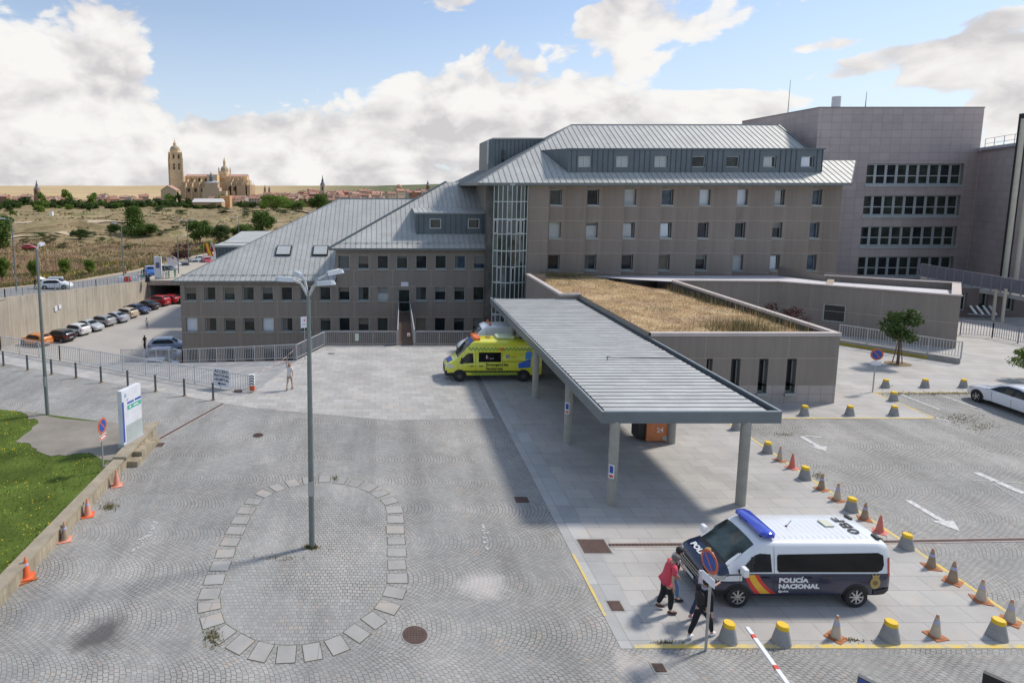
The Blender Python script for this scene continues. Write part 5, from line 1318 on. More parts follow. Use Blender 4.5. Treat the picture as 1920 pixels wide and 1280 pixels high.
# ================================================================== road signs
def noparking(label, base, h, face, rad=.28, extra='plate', tilt=0):
    r = thing('no_parking_sign', label, 'road sign', tuple(base)); b0 = Vector(base); mb = MB()
    mb.tube(b0, b0+Vector((0,0,h)), .032, .032, 10); mb.build('pole', steel, r)
    f = Vector((math.cos(R(face)), math.sin(R(face)), 0)); xx = Vector((-f.y, f.x, 0)); T = basis(b0+f*.06+Vector((0,0,h-rad+.06)), xx, (0,0,1))
    mb = MB(); mb.lathe([(rad,-.012),(rad,.006)], 32, 0, T); mb.build('disc_rim', orange_p, r)
    mb = MB(); mb.lathe([(rad*.76,.004),(rad*.76,.012)], 32, 0, T); mb.build('disc_face', blue_p, r)
    mb = MB(); mb.box(-rad*.07, rad*.07, -rad*.8, rad*.8, .012, .018, 0, T @ Matrix.Rotation(R(40), 4, 'Z')); mb.build('red_bar', orange_p, r)
    T2 = basis(b0+f*.06+Vector((0,0,h-2*rad-.1)), xx, (0,0,1))
    mb = MB(); mb.box(-rad*.75, rad*.75, -rad*.36, rad*.36, -.01, .008, 0, T2)
    pl_ = mb.build('plate', sgw, r)
    if extra == 'red':
        mb = MB(); mb.box(-rad*.7, rad*.7, -rad*.3, rad*.3, .008, .012, 1, T2); mb.box(-rad*.55, rad*.5, -.03, .035, .012, .015, 0, T2); mb.build('plate_marking', [white_p, orange_p], pl_)
    return r
noparking('no-parking sign with a small red plate standing at the edge of the lawn', G(194,884,.3), 2.05, -6, .29, 'red')
noparking('large no-parking sign on a pole in front of the police van bonnet', G(1323,1219), 2.5, -170, .28)
noparking('far no-parking sign standing at the corner of the yellow line near the small tree', G(1636,735), 2.35, -100, .31)
# small notice sign by the far railing
b0 = G(572,674); r = thing('notice_sign', 'small white notice with a red mark on a thin post beside the lamp pole', 'sign', tuple(b0))
mb = MB(); mb.tube(b0, b0+Vector((0,0,2.6)), .025, .025, 8); mb.build('post', steel, r)
mb = MB(); T = basis(b0+Vector((0,-.05,2.45)), Vector((.9,.43,0)), (0,0,1)); mb.box(-.24,.24,-.36,.36,-.01,.01,0,T); pn = mb.build('panel', sgw, r)
mb = MB(); mb.box(-.04,.05,.08,.18,.01,.014,0,T); mb.box(-.15,.15,-.1,-.07,.01,.013,1,T); mb.box(-.13,.13,-.18,-.155,.01,.013,1,T); mb.build('mark', [red_p, M('grey_print',(.4,.4,.4),.6)], pn)
for x_, z_, w_, h_, lab, mt in ((-1.4,.62,.26,.5,'pale green notice hung on the far railing', M('pale_green_notice',(.55,.62,.5),.6)),(2.2,.8,.2,.2,'small white and red notice at the foot of the stair bridge', sgw)):
    mb = MB(); mb.box(x_-w_/2-.3,x_+w_/2-.3,41.3,41.34,z_-h_/2,z_+h_/2,0); mb.box(x_-w_*.35-.3,x_+w_*.35-.3,41.295,41.3,z_-h_/2+.04,z_-h_/2+.12,1); tag(mb.build('railing_notice',[mt,red_p if z_ > .7 else sgw]), lab, 'notice')
# totem sign
tb = G(251,829,.5); dirT = (G(268,815,.5)-G(236,834,.5)); dirT.z = 0; Lt = dirT.length; dirT.normalize()
nT = Vector((dirT.y, -dirT.x, 0)); r = thing('totem_sign', 'tall white slab sign with blue and green bands on the lawn wall end', 'sign', tuple(tb), 0)
T = basis(tb, dirT, (0,0,1)); hT = 2.35; Lt = Lt*1.08
mb = MB(); mb.box(-Lt/2, Lt/2, .1, hT, -.22, .0, 0, T); mb.build('slab', M('totem_white', (.66,.68,.72), .45), r)
mb = MB(); mb.box(-Lt/2-.05, Lt/2+.05, 0, .14, -.27, .05, 0, T); mb.build('plinth', M('totem_plinth', (.42,.43,.44), .6,.2), r)
mb = MB(); mb.box(-Lt/2+.0, -Lt/2+.09, .22, hT-.45, .002, .006, 0, T); mb.box(-Lt/2+.3, -Lt/2+.32+Lt*.32, hT-.62, hT-.54, .004, .008, 0, T); mb.box(-Lt/2+.34+Lt*.36, Lt/2-.02, hT-.62, hT-.53, .004, .008, 0, T); mb.box(-Lt/2+.16,-Lt/2+.26,hT-.3,hT-.15,.004,.008,2,T); mb.box(-Lt/2+.28,-Lt/2+.36,hT-.48,hT-.39,.004,.008,2,T)
mb.box(-Lt/2+.3, Lt/2-.02, hT-.86, hT-.68, .004, .008, 1, T); mb.box(-Lt/2+.42,-Lt/2+.5,hT-.81,hT-.73,.008,.011,4,T); mb.box(-Lt/2+.66, Lt/2-.2, hT-.8, hT-.75, .008, .011, 4, T); mb.box(-Lt/2+.18, Lt/2, .14, hT*.37, .002, .006, 3, T)
mb.build('lettering_bands', [M('totem_blue',(.04,.08,.38),.5), M('totem_green',(.08,.4,.3),.5), M('totem_light_blue',(.25,.42,.62),.5), M('totem_grey_panel',(.42,.47,.46),.5), white_p], r)
# barrier arm
a = F(1401,1175,13.2); t_ = G(1490,1300,1.15); t2 = G(1401,1176,1.1)
r = thing('barrier_arm', 'white barrier arm with red bands reaching up from the bottom edge of the picture', 'barrier', tuple(t_))
mb = MB(); far = t_+(t_-t2)*.8; n_ = 12
for k in range(n_):
    p = t2.lerp(far, k/n_); q = t2.lerp(far, (k+1)/n_); mb.bar(p, q, .085, .05, 1 if k in (1, 4, 7, 10) and False else 0)
mb.build('arm', white_p, r)
mb = MB()
for k in (.07, .34, .6): p = t2.lerp(far, k); q = t2.lerp(far, k+.035); mb.bar(p, q, .087, .052)
mb.build('red_band', red_p, r)
mb = MB(); fx = far; mb.box(fx.x-.2,fx.x+.2,fx.y-.2,fx.y+.2,0,1.2); mb.build('housing', M('barrier_housing',(.5,.5,.5),.5), r)
# P sign and dark board at the bottom edge
pT = G(1608,1268,2.0); r = thing('parking_sign', 'dark framed blue parking sign whose top corner shows at the bottom edge', 'sign', (pT.x, pT.y, 0)); xx = Vector((.62,-.78,0)); T = basis(pT, xx, (0,0,1))
mb = MB(); mb.box(0,.75,-.9,.02,-.09,0,0,T); mb.build('frame', M('sign_frame_dark',(.07,.075,.09),.5), r); mb = MB(); mb.box(.03,.72,-.87,-.01,.001,.006,0,T); mb.build('panel', blue_p, r)
txt('lettering', 'P', .3, white_p, r, rel(T @ Matrix.Translation((.16,-.2,.008)), r)); mb = MB(); mb.tube((pT.x+.2,pT.y-.28,0),(pT.x+.2,pT.y-.28,1.2),.04); mb.build('post', steel, r)
pT = G(1843,1262,2.0); r = thing('dark_board', 'black board whose top corner shows at the bottom right edge', 'sign', (pT.x, pT.y, 0)); T = basis(pT, xx, (0,0,1)); mb = MB(); mb.box(0,.9,-.9,.02,-.1,0,0,T); mb.build('panel', black, r); mb = MB(); mb.tube((pT.x+.2,pT.y-.28,0),(pT.x+.2,pT.y-.28,1.2),.04); mb.build('post', steel, r)
# container under the canopy
c0 = G(1232,830); r = thing('waste_container', 'orange and black wheeled container marked 24 standing under the canopy beside a rear column', 'container', tuple(c0))
mb = MB(); mb.box(c0.x-.45,c0.x+.5,c0.y+.05,c0.y+.85,.06,.98,0); mb.build('body', M('orange_container',(.55,.19,.07),.6,0,.15,3), r)
mb = MB(); mb.box(c0.x-.8,c0.x-.46,c0.y+.15,c0.y+.8,.1,1.05,0); mb.build('side_bin', black, r); mb = MB(); mb.box(c0.x-.5,c0.x+.55,c0.y,c0.y+.9,.98,1.05); mb.build('lid', M('orange_lid',(.6,.25,.1),.5), r)
txt('lettering', '24', .3, white_p, r, rel(basis((c0.x+.12,c0.y+.045,.55),(1,0,0),(0,0,1)), r)); mb = MB(); mb.lathe([(.11,0),(.11,.01)],20,0,basis((c0.x+.34,c0.y+.045,.2),(1,0,0),(0,0,1))); mb.build('badge', M('grey_badge',(.4,.38,.38),.5), r)
for dx_ in (-.35,.4):
    mb = MB(); mb.lathe([(.06,-.02),(.06,.02)],12,0,Matrix.Translation((c0.x+dx_,c0.y+.15,.06)) @ Matrix.Rotation(PI/2,4,'X')); mb.build('wheel', black, r)
# ================================================================== vehicles (front is +X in their own space)
class Body:
    """st: stations (x, z bottom, z belt, z top, half width at belt, half width at top)"""
    def __init__(s, st, crown=.04, corner=.12): s.st = st; s.crown = crown; s.corner = corner
    def at(s, x):
        st = s.st
        if x <= st[0][0]: return st[0][1:]
        for a, b in zip(st, st[1:]):
            if x <= b[0]:
                t = (x-a[0])/(b[0]-a[0]); return tuple(p+(q-p)*t for p, q in zip(a[1:], b[1:]))
        return st[-1][1:]
    def ring(s, x):
        zb, zm, zt, wb, wt = s.at(x); c = min(s.corner, (zt-zm)*.5)
        up = wt-wb
        pts = [(0,zb),(wb*.86,zb),(wb*.965,zb+.07),(wb*.995,zb+(zm-zb)*.35),(wb,zb+(zm-zb)*.65),(wb*.992,zm-.02),(wb*.98,zm)]
        top = zt-c; k = (top-zm)/max(.001,(zt-zm))
        for f in (.5, 1.0): pts.append((wb*.98+(wt-wb*.98)*k*f, zm+(top-zm)*f))
        pts += [(wt-c*.12+ (0), zt-c*.45), (wt-c*.45, zt-c*.12), (wt-c, zt)]
        pts += [(wt*.55, zt+s.crown*.7), (0, zt+s.crown)]
        return pts
    def yat(s, x, z):
        r = s.ring(x); best = 0
        for (a, b), (c, d) in zip(r[1:], r[2:]):
            if (b <= z <= d) and d > b: best = max(best, a+(c-a)*(z-b)/(d-b))
        return best
    def ztop(s, x, y):
        r = s.ring(x); y = abs(y); best = r[-1][1] if y < 1e-4 else 0
        for (a, b), (c, d) in zip(r[5:], r[6:]):
            if c <= y <= a and a > c: best = max(best, b+(d-b)*(a-y)/(a-c))
        return best or r[6][1]
    def mesh(s, matfn=None, sub=3):
        mb = MB(); xs = []
        for a, b in zip(s.st, s.st[1:]):
            n = max(1, int((b[0]-a[0])/.28)); xs += [a[0]+(b[0]-a[0])*i/n for i in range(n)]
        xs.append(s.st[-1][0]); rings = []
        for x in xs:
            r = s.ring(x); full = [(x, -y, z) for y, z in r]+[(x, y, z) for y, z in reversed(r[1:-1])]
            rings.append(full)
        n = len(rings[0])
        for f in rings: mb.v += f
        for j in range(len(rings)-1):
            for i in range(n):
                k = (i+1) % n; q = (j*n+i, j*n+k, (j+1)*n+k, (j+1)*n+i)
                c = [sum(mb.v[t][d] for t in q)/4 for d in range(3)]
                mb.f.append(q[::-1]); mb.m.append(matfn(*c) if matfn else 0)
        m0 = matfn(xs[0], 0, .6) if matfn else 0; m1 = matfn(xs[-1], 0, .6) if matfn else 0
        mb.f.append(tuple(range(n))); mb.m.append(m0); mb.f.append(tuple(reversed(range((len(rings)-1)*n, len(rings)*n)))); mb.m.append(m1)
        # fix orientation consistently later
        return mb
    def side(s, mb, poly, sgn, eps=.006, m=0, nx=12, nz=3):
        xs0, xs1 = min(p[0] for p in poly), max(p[0] for p in poly)
        crit = sorted(set([p[0] for p in poly]+[xs0+(xs1-xs0)*i/nx for i in range(nx+1)]))
        def zr(x):
            zs = []
            for i in range(len(poly)):
                (a, b), (c, d) = poly[i], poly[(i+1) % len(poly)]
                if a == c:
                    if abs(a-x) < 1e-9: zs += [b, d]
                elif min(a, c)-1e-9 <= x <= max(a, c)+1e-9: zs.append(b+(d-b)*(x-a)/(c-a))
            return min(zs), max(zs)
        g = []
        for x in crit:
            z0, z1 = zr(x); g.append([(x, sgn*(s.yat(x, z0+(z1-z0)*k/nz)+eps), z0+(z1-z0)*k/nz) for k in range(nz+1)])
        for a, b in zip(g, g[1:]):
            for k in range(nz):
                q = [a[k], b[k], b[k+1], a[k+1]]; mb.add(q if sgn < 0 else q[::-1], [(0,1,2,3)], m)
    def top(s, mb, x0, x1, f0, f1, eps=.006, m=0, nx=6, ny=8, y0=-1, y1=1):
        g = []
        for i in range(nx+1):
            x = x0+(x1-x0)*i/nx; hw = (f0+(f1-f0)*i/nx); g.append([(x, hw*(y0+(y1-y0)*k/ny), s.ztop(x, hw*(y0+(y1-y0)*k/ny))+eps) for k in range(ny+1)])
        for a, b in zip(g, g[1:]):
            for k in range(ny): mb.add([a[k], b[k], b[k+1], a[k+1]] if x1 > x0 else [a[k], a[k+1], b[k+1], b[k]], [(0,1,2,3)], m)
    def xfront(s, y, z, sgn):
        lo, hi = (0, s.st[-1][0]) if sgn > 0 else (0, s.st[0][0])
        for _ in range(18):
            mid = (lo+hi)/2; zb, zm, zt = s.at(mid)[:3]
            inside = s.yat(mid, z) >= abs(y) and zb-.01 <= z <= s.ztop(mid, y)+.001
            if inside: lo = mid
            else: hi = mid
        return lo
    def end(s, mb, poly, sgn, eps=.008, m=0, ny=8, nz=3):
        y0, y1 = min(p[0] for p in poly), max(p[0] for p in poly); cr = sorted(set([p[0] for p in poly]+[y0+(y1-y0)*i/ny for i in range(ny+1)])); g = []
        for y in cr:
            zs = []
            for i in range(len(poly)):
                (a, b), (c, d) = poly[i], poly[(i+1) % len(poly)]
                if a == c:
                    if abs(a-y) < 1e-9: zs += [b, d]
                elif min(a, c)-1e-9 <= y <= max(a, c)+1e-9: zs.append(b+(d-b)*(y-a)/(c-a))
            z0, z1 = min(zs), max(zs); g.append([(s.xfront(y, z0+(z1-z0)*k/nz, sgn)+sgn*eps, y, z0+(z1-z0)*k/nz) for k in range(nz+1)])
        for a, b in zip(g, g[1:]):
            for k in range(nz):
                q = [a[k], b[k], b[k+1], a[k+1]]; mb.add(q if sgn > 0 else q[::-1], [(0,1,2,3)], m)
def arc_poly(cx_, cz_, r, zmin, n=16):
    pts = []
    for i in range(n+1):
        t = PI*i/n; pts.append((cx_+r*math.cos(t), max(zmin, cz_+r*math.sin(t))))
    return [(cx_+r, zmin)]+pts[1:-1]+[(cx_-r, zmin)]
def wheel(root, x, y, r, w, spokes=7, dark=False, rimr=.66):
    sg = 1 if y > 0 else -1; T = Matrix.Translation((x, y, r)) @ Matrix.Rotation(-sg*PI/2, 4, 'X')
    mb = MB(); mb.lathe([(r*.5,-w*.9),(r*.96,-w*.9),(r,-w*.7),(r,-w*.08),(r*.96,.012),(r*rimr,.018),(r*rimr,-.03)], 26, 0, T); o = mb.build('wheel', rubber, root, smooth=True, world=False, angle=40)
    mb = MB(); mb.lathe([(.001,-.045),(r*rimr,-.045)], 24, 1, T, cap=False); mb.lathe([(r*rimr,-.02),(r*(rimr-.06),.016),(r*(rimr-.1),-.01)], 24, 0, T, cap=False)
    mb.lathe([(.06,.0),(.055,.016),(.001,.02)], 14, 0, T, cap=False)
    for k in range(spokes):
        a = 2*PI*k/spokes; mb.add([(.04,-.025*1,0),(r*rimr*.97,-.018,0),(r*rimr*.97,.018,0),(.04,.025,0),(.04,-.025,-.03),(r*rimr*.97,-.018,-.03),(r*rimr*.97,.018,-.03),(.04,.025,-.03)], [(0,1,2,3),(0,4,5,1),(3,2,6,7)], 0, T @ Matrix.Rotation(a, 4, 'Z') @ Matrix.Translation((0,0,.008)))
    mb.build('rim', [rim_m if not dark else M('dark_rim',(.12,.12,.12),.4,.6), black], o, smooth=False, world=False)
def finish_body(mb, mats, root, name='body', angle=38):
    o = mb.build(name, mats, root, smooth=True, world=False, angle=angle)
    import bmesh
    bm = bmesh.new(); bm.from_mesh(o.data); bmesh.ops.recalc_face_normals(bm, faces=bm.faces); bm.to_mesh(o.data); bm.free(); return o
head_m = M('headlight_lens', (.55,.56,.55), .1, .3, .1, 8); tail_m = M('tail_light_red', (.35,.015,.012), .2)
chrome = M('chrome_trim', (.6,.6,.6), .2, .9); cglass = mat_glass('car_glass', (.012,.016,.018), .04); privacy = mat_glass('tinted_car_glass', (.006,.006,.007), .05)
plate_m = M('number_plate', (.6,.6,.6), .5)
def paint(name, c, metal=.0): return M(name, c, .3 if not metal else .35, metal, .04, 1.5, coat=.8)
# ---- police van
def police_van(loc, rz):
    r = thing('police_van', 'dark blue and white police van with a blue light bar and a red yellow flash', 'van', loc, rz)
    st = [(-2.93,.5,1.02,1.3,.80,.74),(-2.9,.38,1.04,1.72,.90,.80),(-2.79,.34,1.05,1.88,.955,.83),(-2.5,.30,1.06,1.93,.975,.84),(.75,.28,1.06,1.93,.975,.83),(1.0,.28,1.06,1.86,.975,.79),(1.5,.28,1.05,1.50,.975,.79),(1.86,.28,1.03,1.22,.965,.80),(2.15,.28,.98,1.1,.93,.80),(2.38,.27,.88,.99,.87,.76),(2.5,.27,.74,.82,.78,.68),(2.54,.36,.6,.66,.62,.55)]
    B = Body(st, .045, .12)
    white, navy, dk = 0, 1, 2
    def mf(x, y, z):
        if z < .45: return dk
        zm = B.at(x)[1]
        if x > 1.86: return navy
        return white if z > zm-.01 else navy
    finish_body(B.mesh(mf), [paint('van_white', (.74,.76,.78)), paint('van_navy', (.006,.014,.05)), black], r)
    for sgn in (-1, 1):
        mb = MB(); mb2 = MB()
        B.side(mb, [(-2.62,1.16),(-2.48,1.1),(.42,1.1),(.47,1.16),(.47,1.56),(.43,1.61),(-2.5,1.66),(-2.66,1.58),(-2.68,1.3)], sgn, .007, 0); mb.build('side_window', privacy, r, world=False)
        mb = MB(); B.side(mb, [(.62,1.1),(1.52,1.09),(1.50,1.16),(1.1,1.56),(.95,1.62),(.66,1.62)], sgn, .007, 0); sw = mb.build('front_door_window', cglass, r, world=False)
        B.side(mb2, [(1.16,1.12),(1.21,1.12),(1.21,1.5),(1.16,1.53)], sgn, .012, 0, 2); mb2.build('quarter_post', black, sw, world=False)
        mb = MB()
        for xx_, z0, z1 in ((.55,.4,1.82),(1.56,.5,1.07),(-.82,.4,1.05)): B.side(mb, [(xx_,z0),(xx_+.012,z0),(xx_+.012,z1),(xx_,z1)], sgn, .004, 0, 1, 6)
        B.side(mb, [(-2.6,.99),(-.85,.99),(-.85,1.01),(-2.6,1.01)], sgn, .005); B.side(mb, [(-.55,.93),(-.3,.93),(-.3,.97),(-.55,.97)], sgn, .03); B.side(mb, [(.68,.93),(.92,.93),(.92,.97),(.68,.97)], sgn, .03)
        B.side(mb, [(-2.5,.3),(1.9,.3),(1.9,.4),(-2.5,.4)], sgn, .004, 0); mb.build('door_gaps', black, r, world=False)
        mb = MB(); m1, m2 = 1, 0
        def q(a, b2, m, e): B.side(mb, a, sgn, e, m, 8, 4)
        # slanting flag flash: red, yellow, red
        def fl(x0a, x0b, x1a, x1b): return [(x0a,1.03),(x0b,1.03),(x1b,.43),(x1a,.43)]
        n_ = 6
        for k in range(n_):
            z0, z1 = 1.03-.6*k/n_, 1.03-.6*(k+1)/n_
            def xl(z): t = (1.03-z)/.6; return 1.45-.22*t-.13*t*t
            def xr(z): t = (1.03-z)/.6; return 1.02-.28*t-.28*t*t
            for f0, f1, m in ((0,.27,1),(.27,.73,0),(.73,1,1)):
                c = [(xl(z)+(xr(z)-xl(z))*f, z) for f, z in ((f0,z0),(f1,z0),(f1,z1),(f0,z1))]
                vs = [(x, sgn*(B.yat(x, z)+.008), z) for x, z in c]; mb.add(vs if sgn > 0 else vs[::-1], [(0,1,2,3)], m)
        mw = MB(); B.side(mw, [(1.5,.84),(2.22,.80),(2.05,.97),(1.86,1.05),(1.5,1.06)], sgn, .003, 0, 6, 3); mw.build('white_wing_patch', paint('van_white', (.74,.76,.78)), r, world=False)
        mb.build('flag_flash', [M('flash_yellow',(.8,.42,.02),.4,coat=.5), M('flash_red',(.6,.02,.02),.4,coat=.5)], r, world=False)
        y = sgn*(.975+.006); ux = Vector((-sgn*-1*-1,0,0)) if False else Vector((-1,0,0)) if sgn > 0 else Vector((1,0,0))
        # the side seen in the picture is the van's left
        for s_, sz, z_, xo in (('POLICÍA',.19,.86,.02),('NACIONAL',.19,.67,-.0)):
            txt('lettering', s_, sz, white_p, r, basis((.42 if sgn > 0 else -1.12, y+sgn*.002, z_), ux, (0,0,1)), 'LEFT', bold=.01, sx=1.22)
        txt('lettering', '@policia', .085, white_p, r, basis((.42 if sgn > 0 else -1.12, y+sgn*.002, .52), ux, (0,0,1)), 'LEFT', bold=.002)
        mb = MB(); T = basis((-2.42, y+sgn*.0, .78), ux, (0,0,1))
        mb.lathe([(.15,-.03),(.15,.006),(.13,.008)], 12, 0, T @ Matrix.Scale(1.25, 4, (0,1,0))); mb.lathe([(.075,.009),(.07,.012)], 14, 1, T)
        mb.add([(-.09,.15,.006),(.09,.15,.006),(.12,.27,.006),(.04,.23,.006),(0,.29,.006),(-.04,.23,.006),(-.12,.27,.006)], [(0,1,2,3,4,5,6)], 0, T); mb.build('crest', [M('crest_gold',(.42,.3,.1),.5), M('crest_dark_gold',(.2,.13,.05),.5)], r, world=False)
        txt('lettering', 'IEB1', .1, black, r, basis((1.78 if sgn > 0 else 1.6, sgn*(B.yat(1.7,1.08)+.012), .99), ux, (0,0,1)), 'LEFT')
        mb = MB(); B.side(mb, [(-2.88,.98),(-2.8,.96),(-2.8,1.5),(-2.88,1.5)], sgn, .012, 0, 3); mb.build('tail_light', tail_m, r, world=False)
        mb = MB(); B.side(mb, [(-2.88,.4),(-2.4,.38),(-2.38,.55),(-2.88,.62)], sgn, .02, 0, 4); mb.build('bumper_corner', M('dark_bumper',(.03,.03,.032),.7), r, world=False)
        # headlights
        mb = MB(); B.end(mb, [(sgn*.5,.80),(sgn*.88,.90),(sgn*.93,1.0),(sgn*.6,.93)], 1, .012, 0); B.side(mb, [(2.0,.86),(2.36,.82),(2.3,.96),(1.95,.98)], sgn, .01, 0, 4); mb.build('headlight', head_m, r, world=False)
        # mirrors
        mb = MB(); mb.box(1.46,1.62,sgn*1.02 if sgn > 0 else -1.24, 1.24 if sgn > 0 else -1.02,1.10,1.36); o = mb.build('mirror', white_p, r, world=False)
        bv = o.modifiers.new('b', 'BEVEL'); bv.width = .04; bv.segments = 3
        mb = MB(); mb.box(1.42,1.6,min(sgn*.9,sgn*1.05),max(sgn*.9,sgn*1.05),1.08,1.16); mb.build('mirror_arm', black, r, world=False)
        for x in (1.60,-1.9):
            mb = MB(); B.side(mb, arc_poly(x, .34, .40, .29), sgn, .009, 0, 16); mb.build('wheel_arch', black, r, world=False)
            wheel(r, x, sgn*.985, .335, .22, 8, rimr=.68)
    mb = MB(); B.top(mb, 1.06, 1.86, .70, .80, .008, 0, 10, 12); mb.build('windscreen', [mat_glass('windscreen_glass', (.05,.075,.075), .05, .8)], r, world=False)  # teal reflected light is mixed into the glass colour
    mb = MB(); B.top(mb, 1.84, 1.98, .80, .78, .007, 0, 3, 10); mb.build('wiper_panel', black, r, world=False)
    mb = MB(); B.end(mb, [(-.62,.56),(.62,.56),(.66,.80),(.4,.86),(-.4,.86),(-.66,.80)], 1, .01, 0, 12); g_ = mb.build('grille', black, r, world=False)
    mb = MB()
    for z_ in (.62,.70,.78): B.end(mb, [(-.6,z_),(.6,z_),(.6,z_+.022),(-.6,z_+.022)], 1, .02, 0, 12, 1)
    mb.build('grille_bars', chrome, g_, world=False)
    mb = MB(); B.end(mb, [(-.3,.42),(.3,.42),(.3,.53),(-.3,.53)], 1, .03, 0, 6, 1); mb.build('number_plate', plate_m, r, world=False)
    # bonnet lettering and badge
    ang = math.atan2(.12+.11, .52); 
    cx0 = 2.22; zc_ = B.ztop(cx0, 0)+.02; T = basis((cx0, 0, zc_), (0,1,0), (-.9,0,.33)); txt('lettering', 'POLICÍA', .24, white_p, r, T, bold=.012, sx=1.15)
    mb = MB(); mb.lathe([(.09,-.01),(.09,.01)], 16, 0, basis((2.0,0,B.ztop(2.0,0)+.012),(0,1,0),(-.93,0,.33))); mb.build('crest', MATS['crest_gold'], r, world=False)
    # roof: ribs, hatch, light bar, number
    mb = MB()
    for k in range(17): x = -2.4+k*.175; mb.add([(x,-.62,1.957),(x+.018,-.62,1.957),(x+.018,0,1.981),(x,0,1.981),(x+.018,.62,1.957),(x,.62,1.957)], [(0,1,2,3),(3,2,4,5)])
    mb.build('roof_ribs', paint('van_roof_rib', (.70,.72,.745)), r, world=False)
    for x, y in ((-2.62,-.66),(-2.62,.42)): mb = MB(); mb.box(x-.1,x+.0,y,y+.24,1.93,1.99); mb.build('roof_rail_cover', black, r, world=False)
    txt('lettering', '0BF', .44, black, r, basis((-1.86,.05,1.99),(0,1,0),(-1,0,0)) if False else basis((-2.22,-.02,1.992),(0,-1,0),(1,0,0)), bold=.004, sx=1.35)
    mb = MB(); mb.box(-1.8,-1.52,-.3,.05,1.985,2.02); mb.build('roof_pad', M('cream_pad',(.6,.62,.5),.6), r, world=False)
    mb = MB(); mb.tube((-.35,0,1.97),(-.5,0,2.17),.008); mb.lathe([(.04,0),(.03,.03)],10,0,Matrix.Translation((-.35,0,1.97))); mb.build('antenna', black, r, world=False)
    mb = MB(); pr2 = [(.0,.0),(.30,.0),(.36,.05),(.34,.13),(.26,.17),(.08,.17),(.0,.12)]
    vs = []
    for y, s_ in ((-.70,.55),(-.66,.85),(-.58,1),(.58,1),(.66,.85),(.70,.55)):
        for x, z in pr2: vs.append((.45+.17+(x-.17)*s_*1.3, y*1.04, 2.03+z*.85*(.6+.4*s_)))
    n_ = len(pr2); fs = [(j*n_+i, (j+1)*n_+i, (j+1)*n_+(i+1) % n_, j*n_+(i+1) % n_) for j in range(5) for i in range(n_)]+[tuple(range(n_)), tuple(reversed(range(5*n_, 6*n_)))]
    mb.add(vs, fs); lb_ = mb.build('light_bar', M('blue_light_plastic',(.015,.045,.42),.12,0,.25,3,coat=1), r, smooth=True, world=False, angle=40)
    mb = MB(); [mb.box(.5,.78,y-.04,y+.04,1.95,2.04) for y in (-.5,.5)]; mb.box(.5,.76,-.6,.6,2.01,2.04); mb.build('bracket', black, lb_, world=False)
    return r
pv = police_van((10.78, 15.68, .012), PI); pv.scale = (.89,.89,.89)
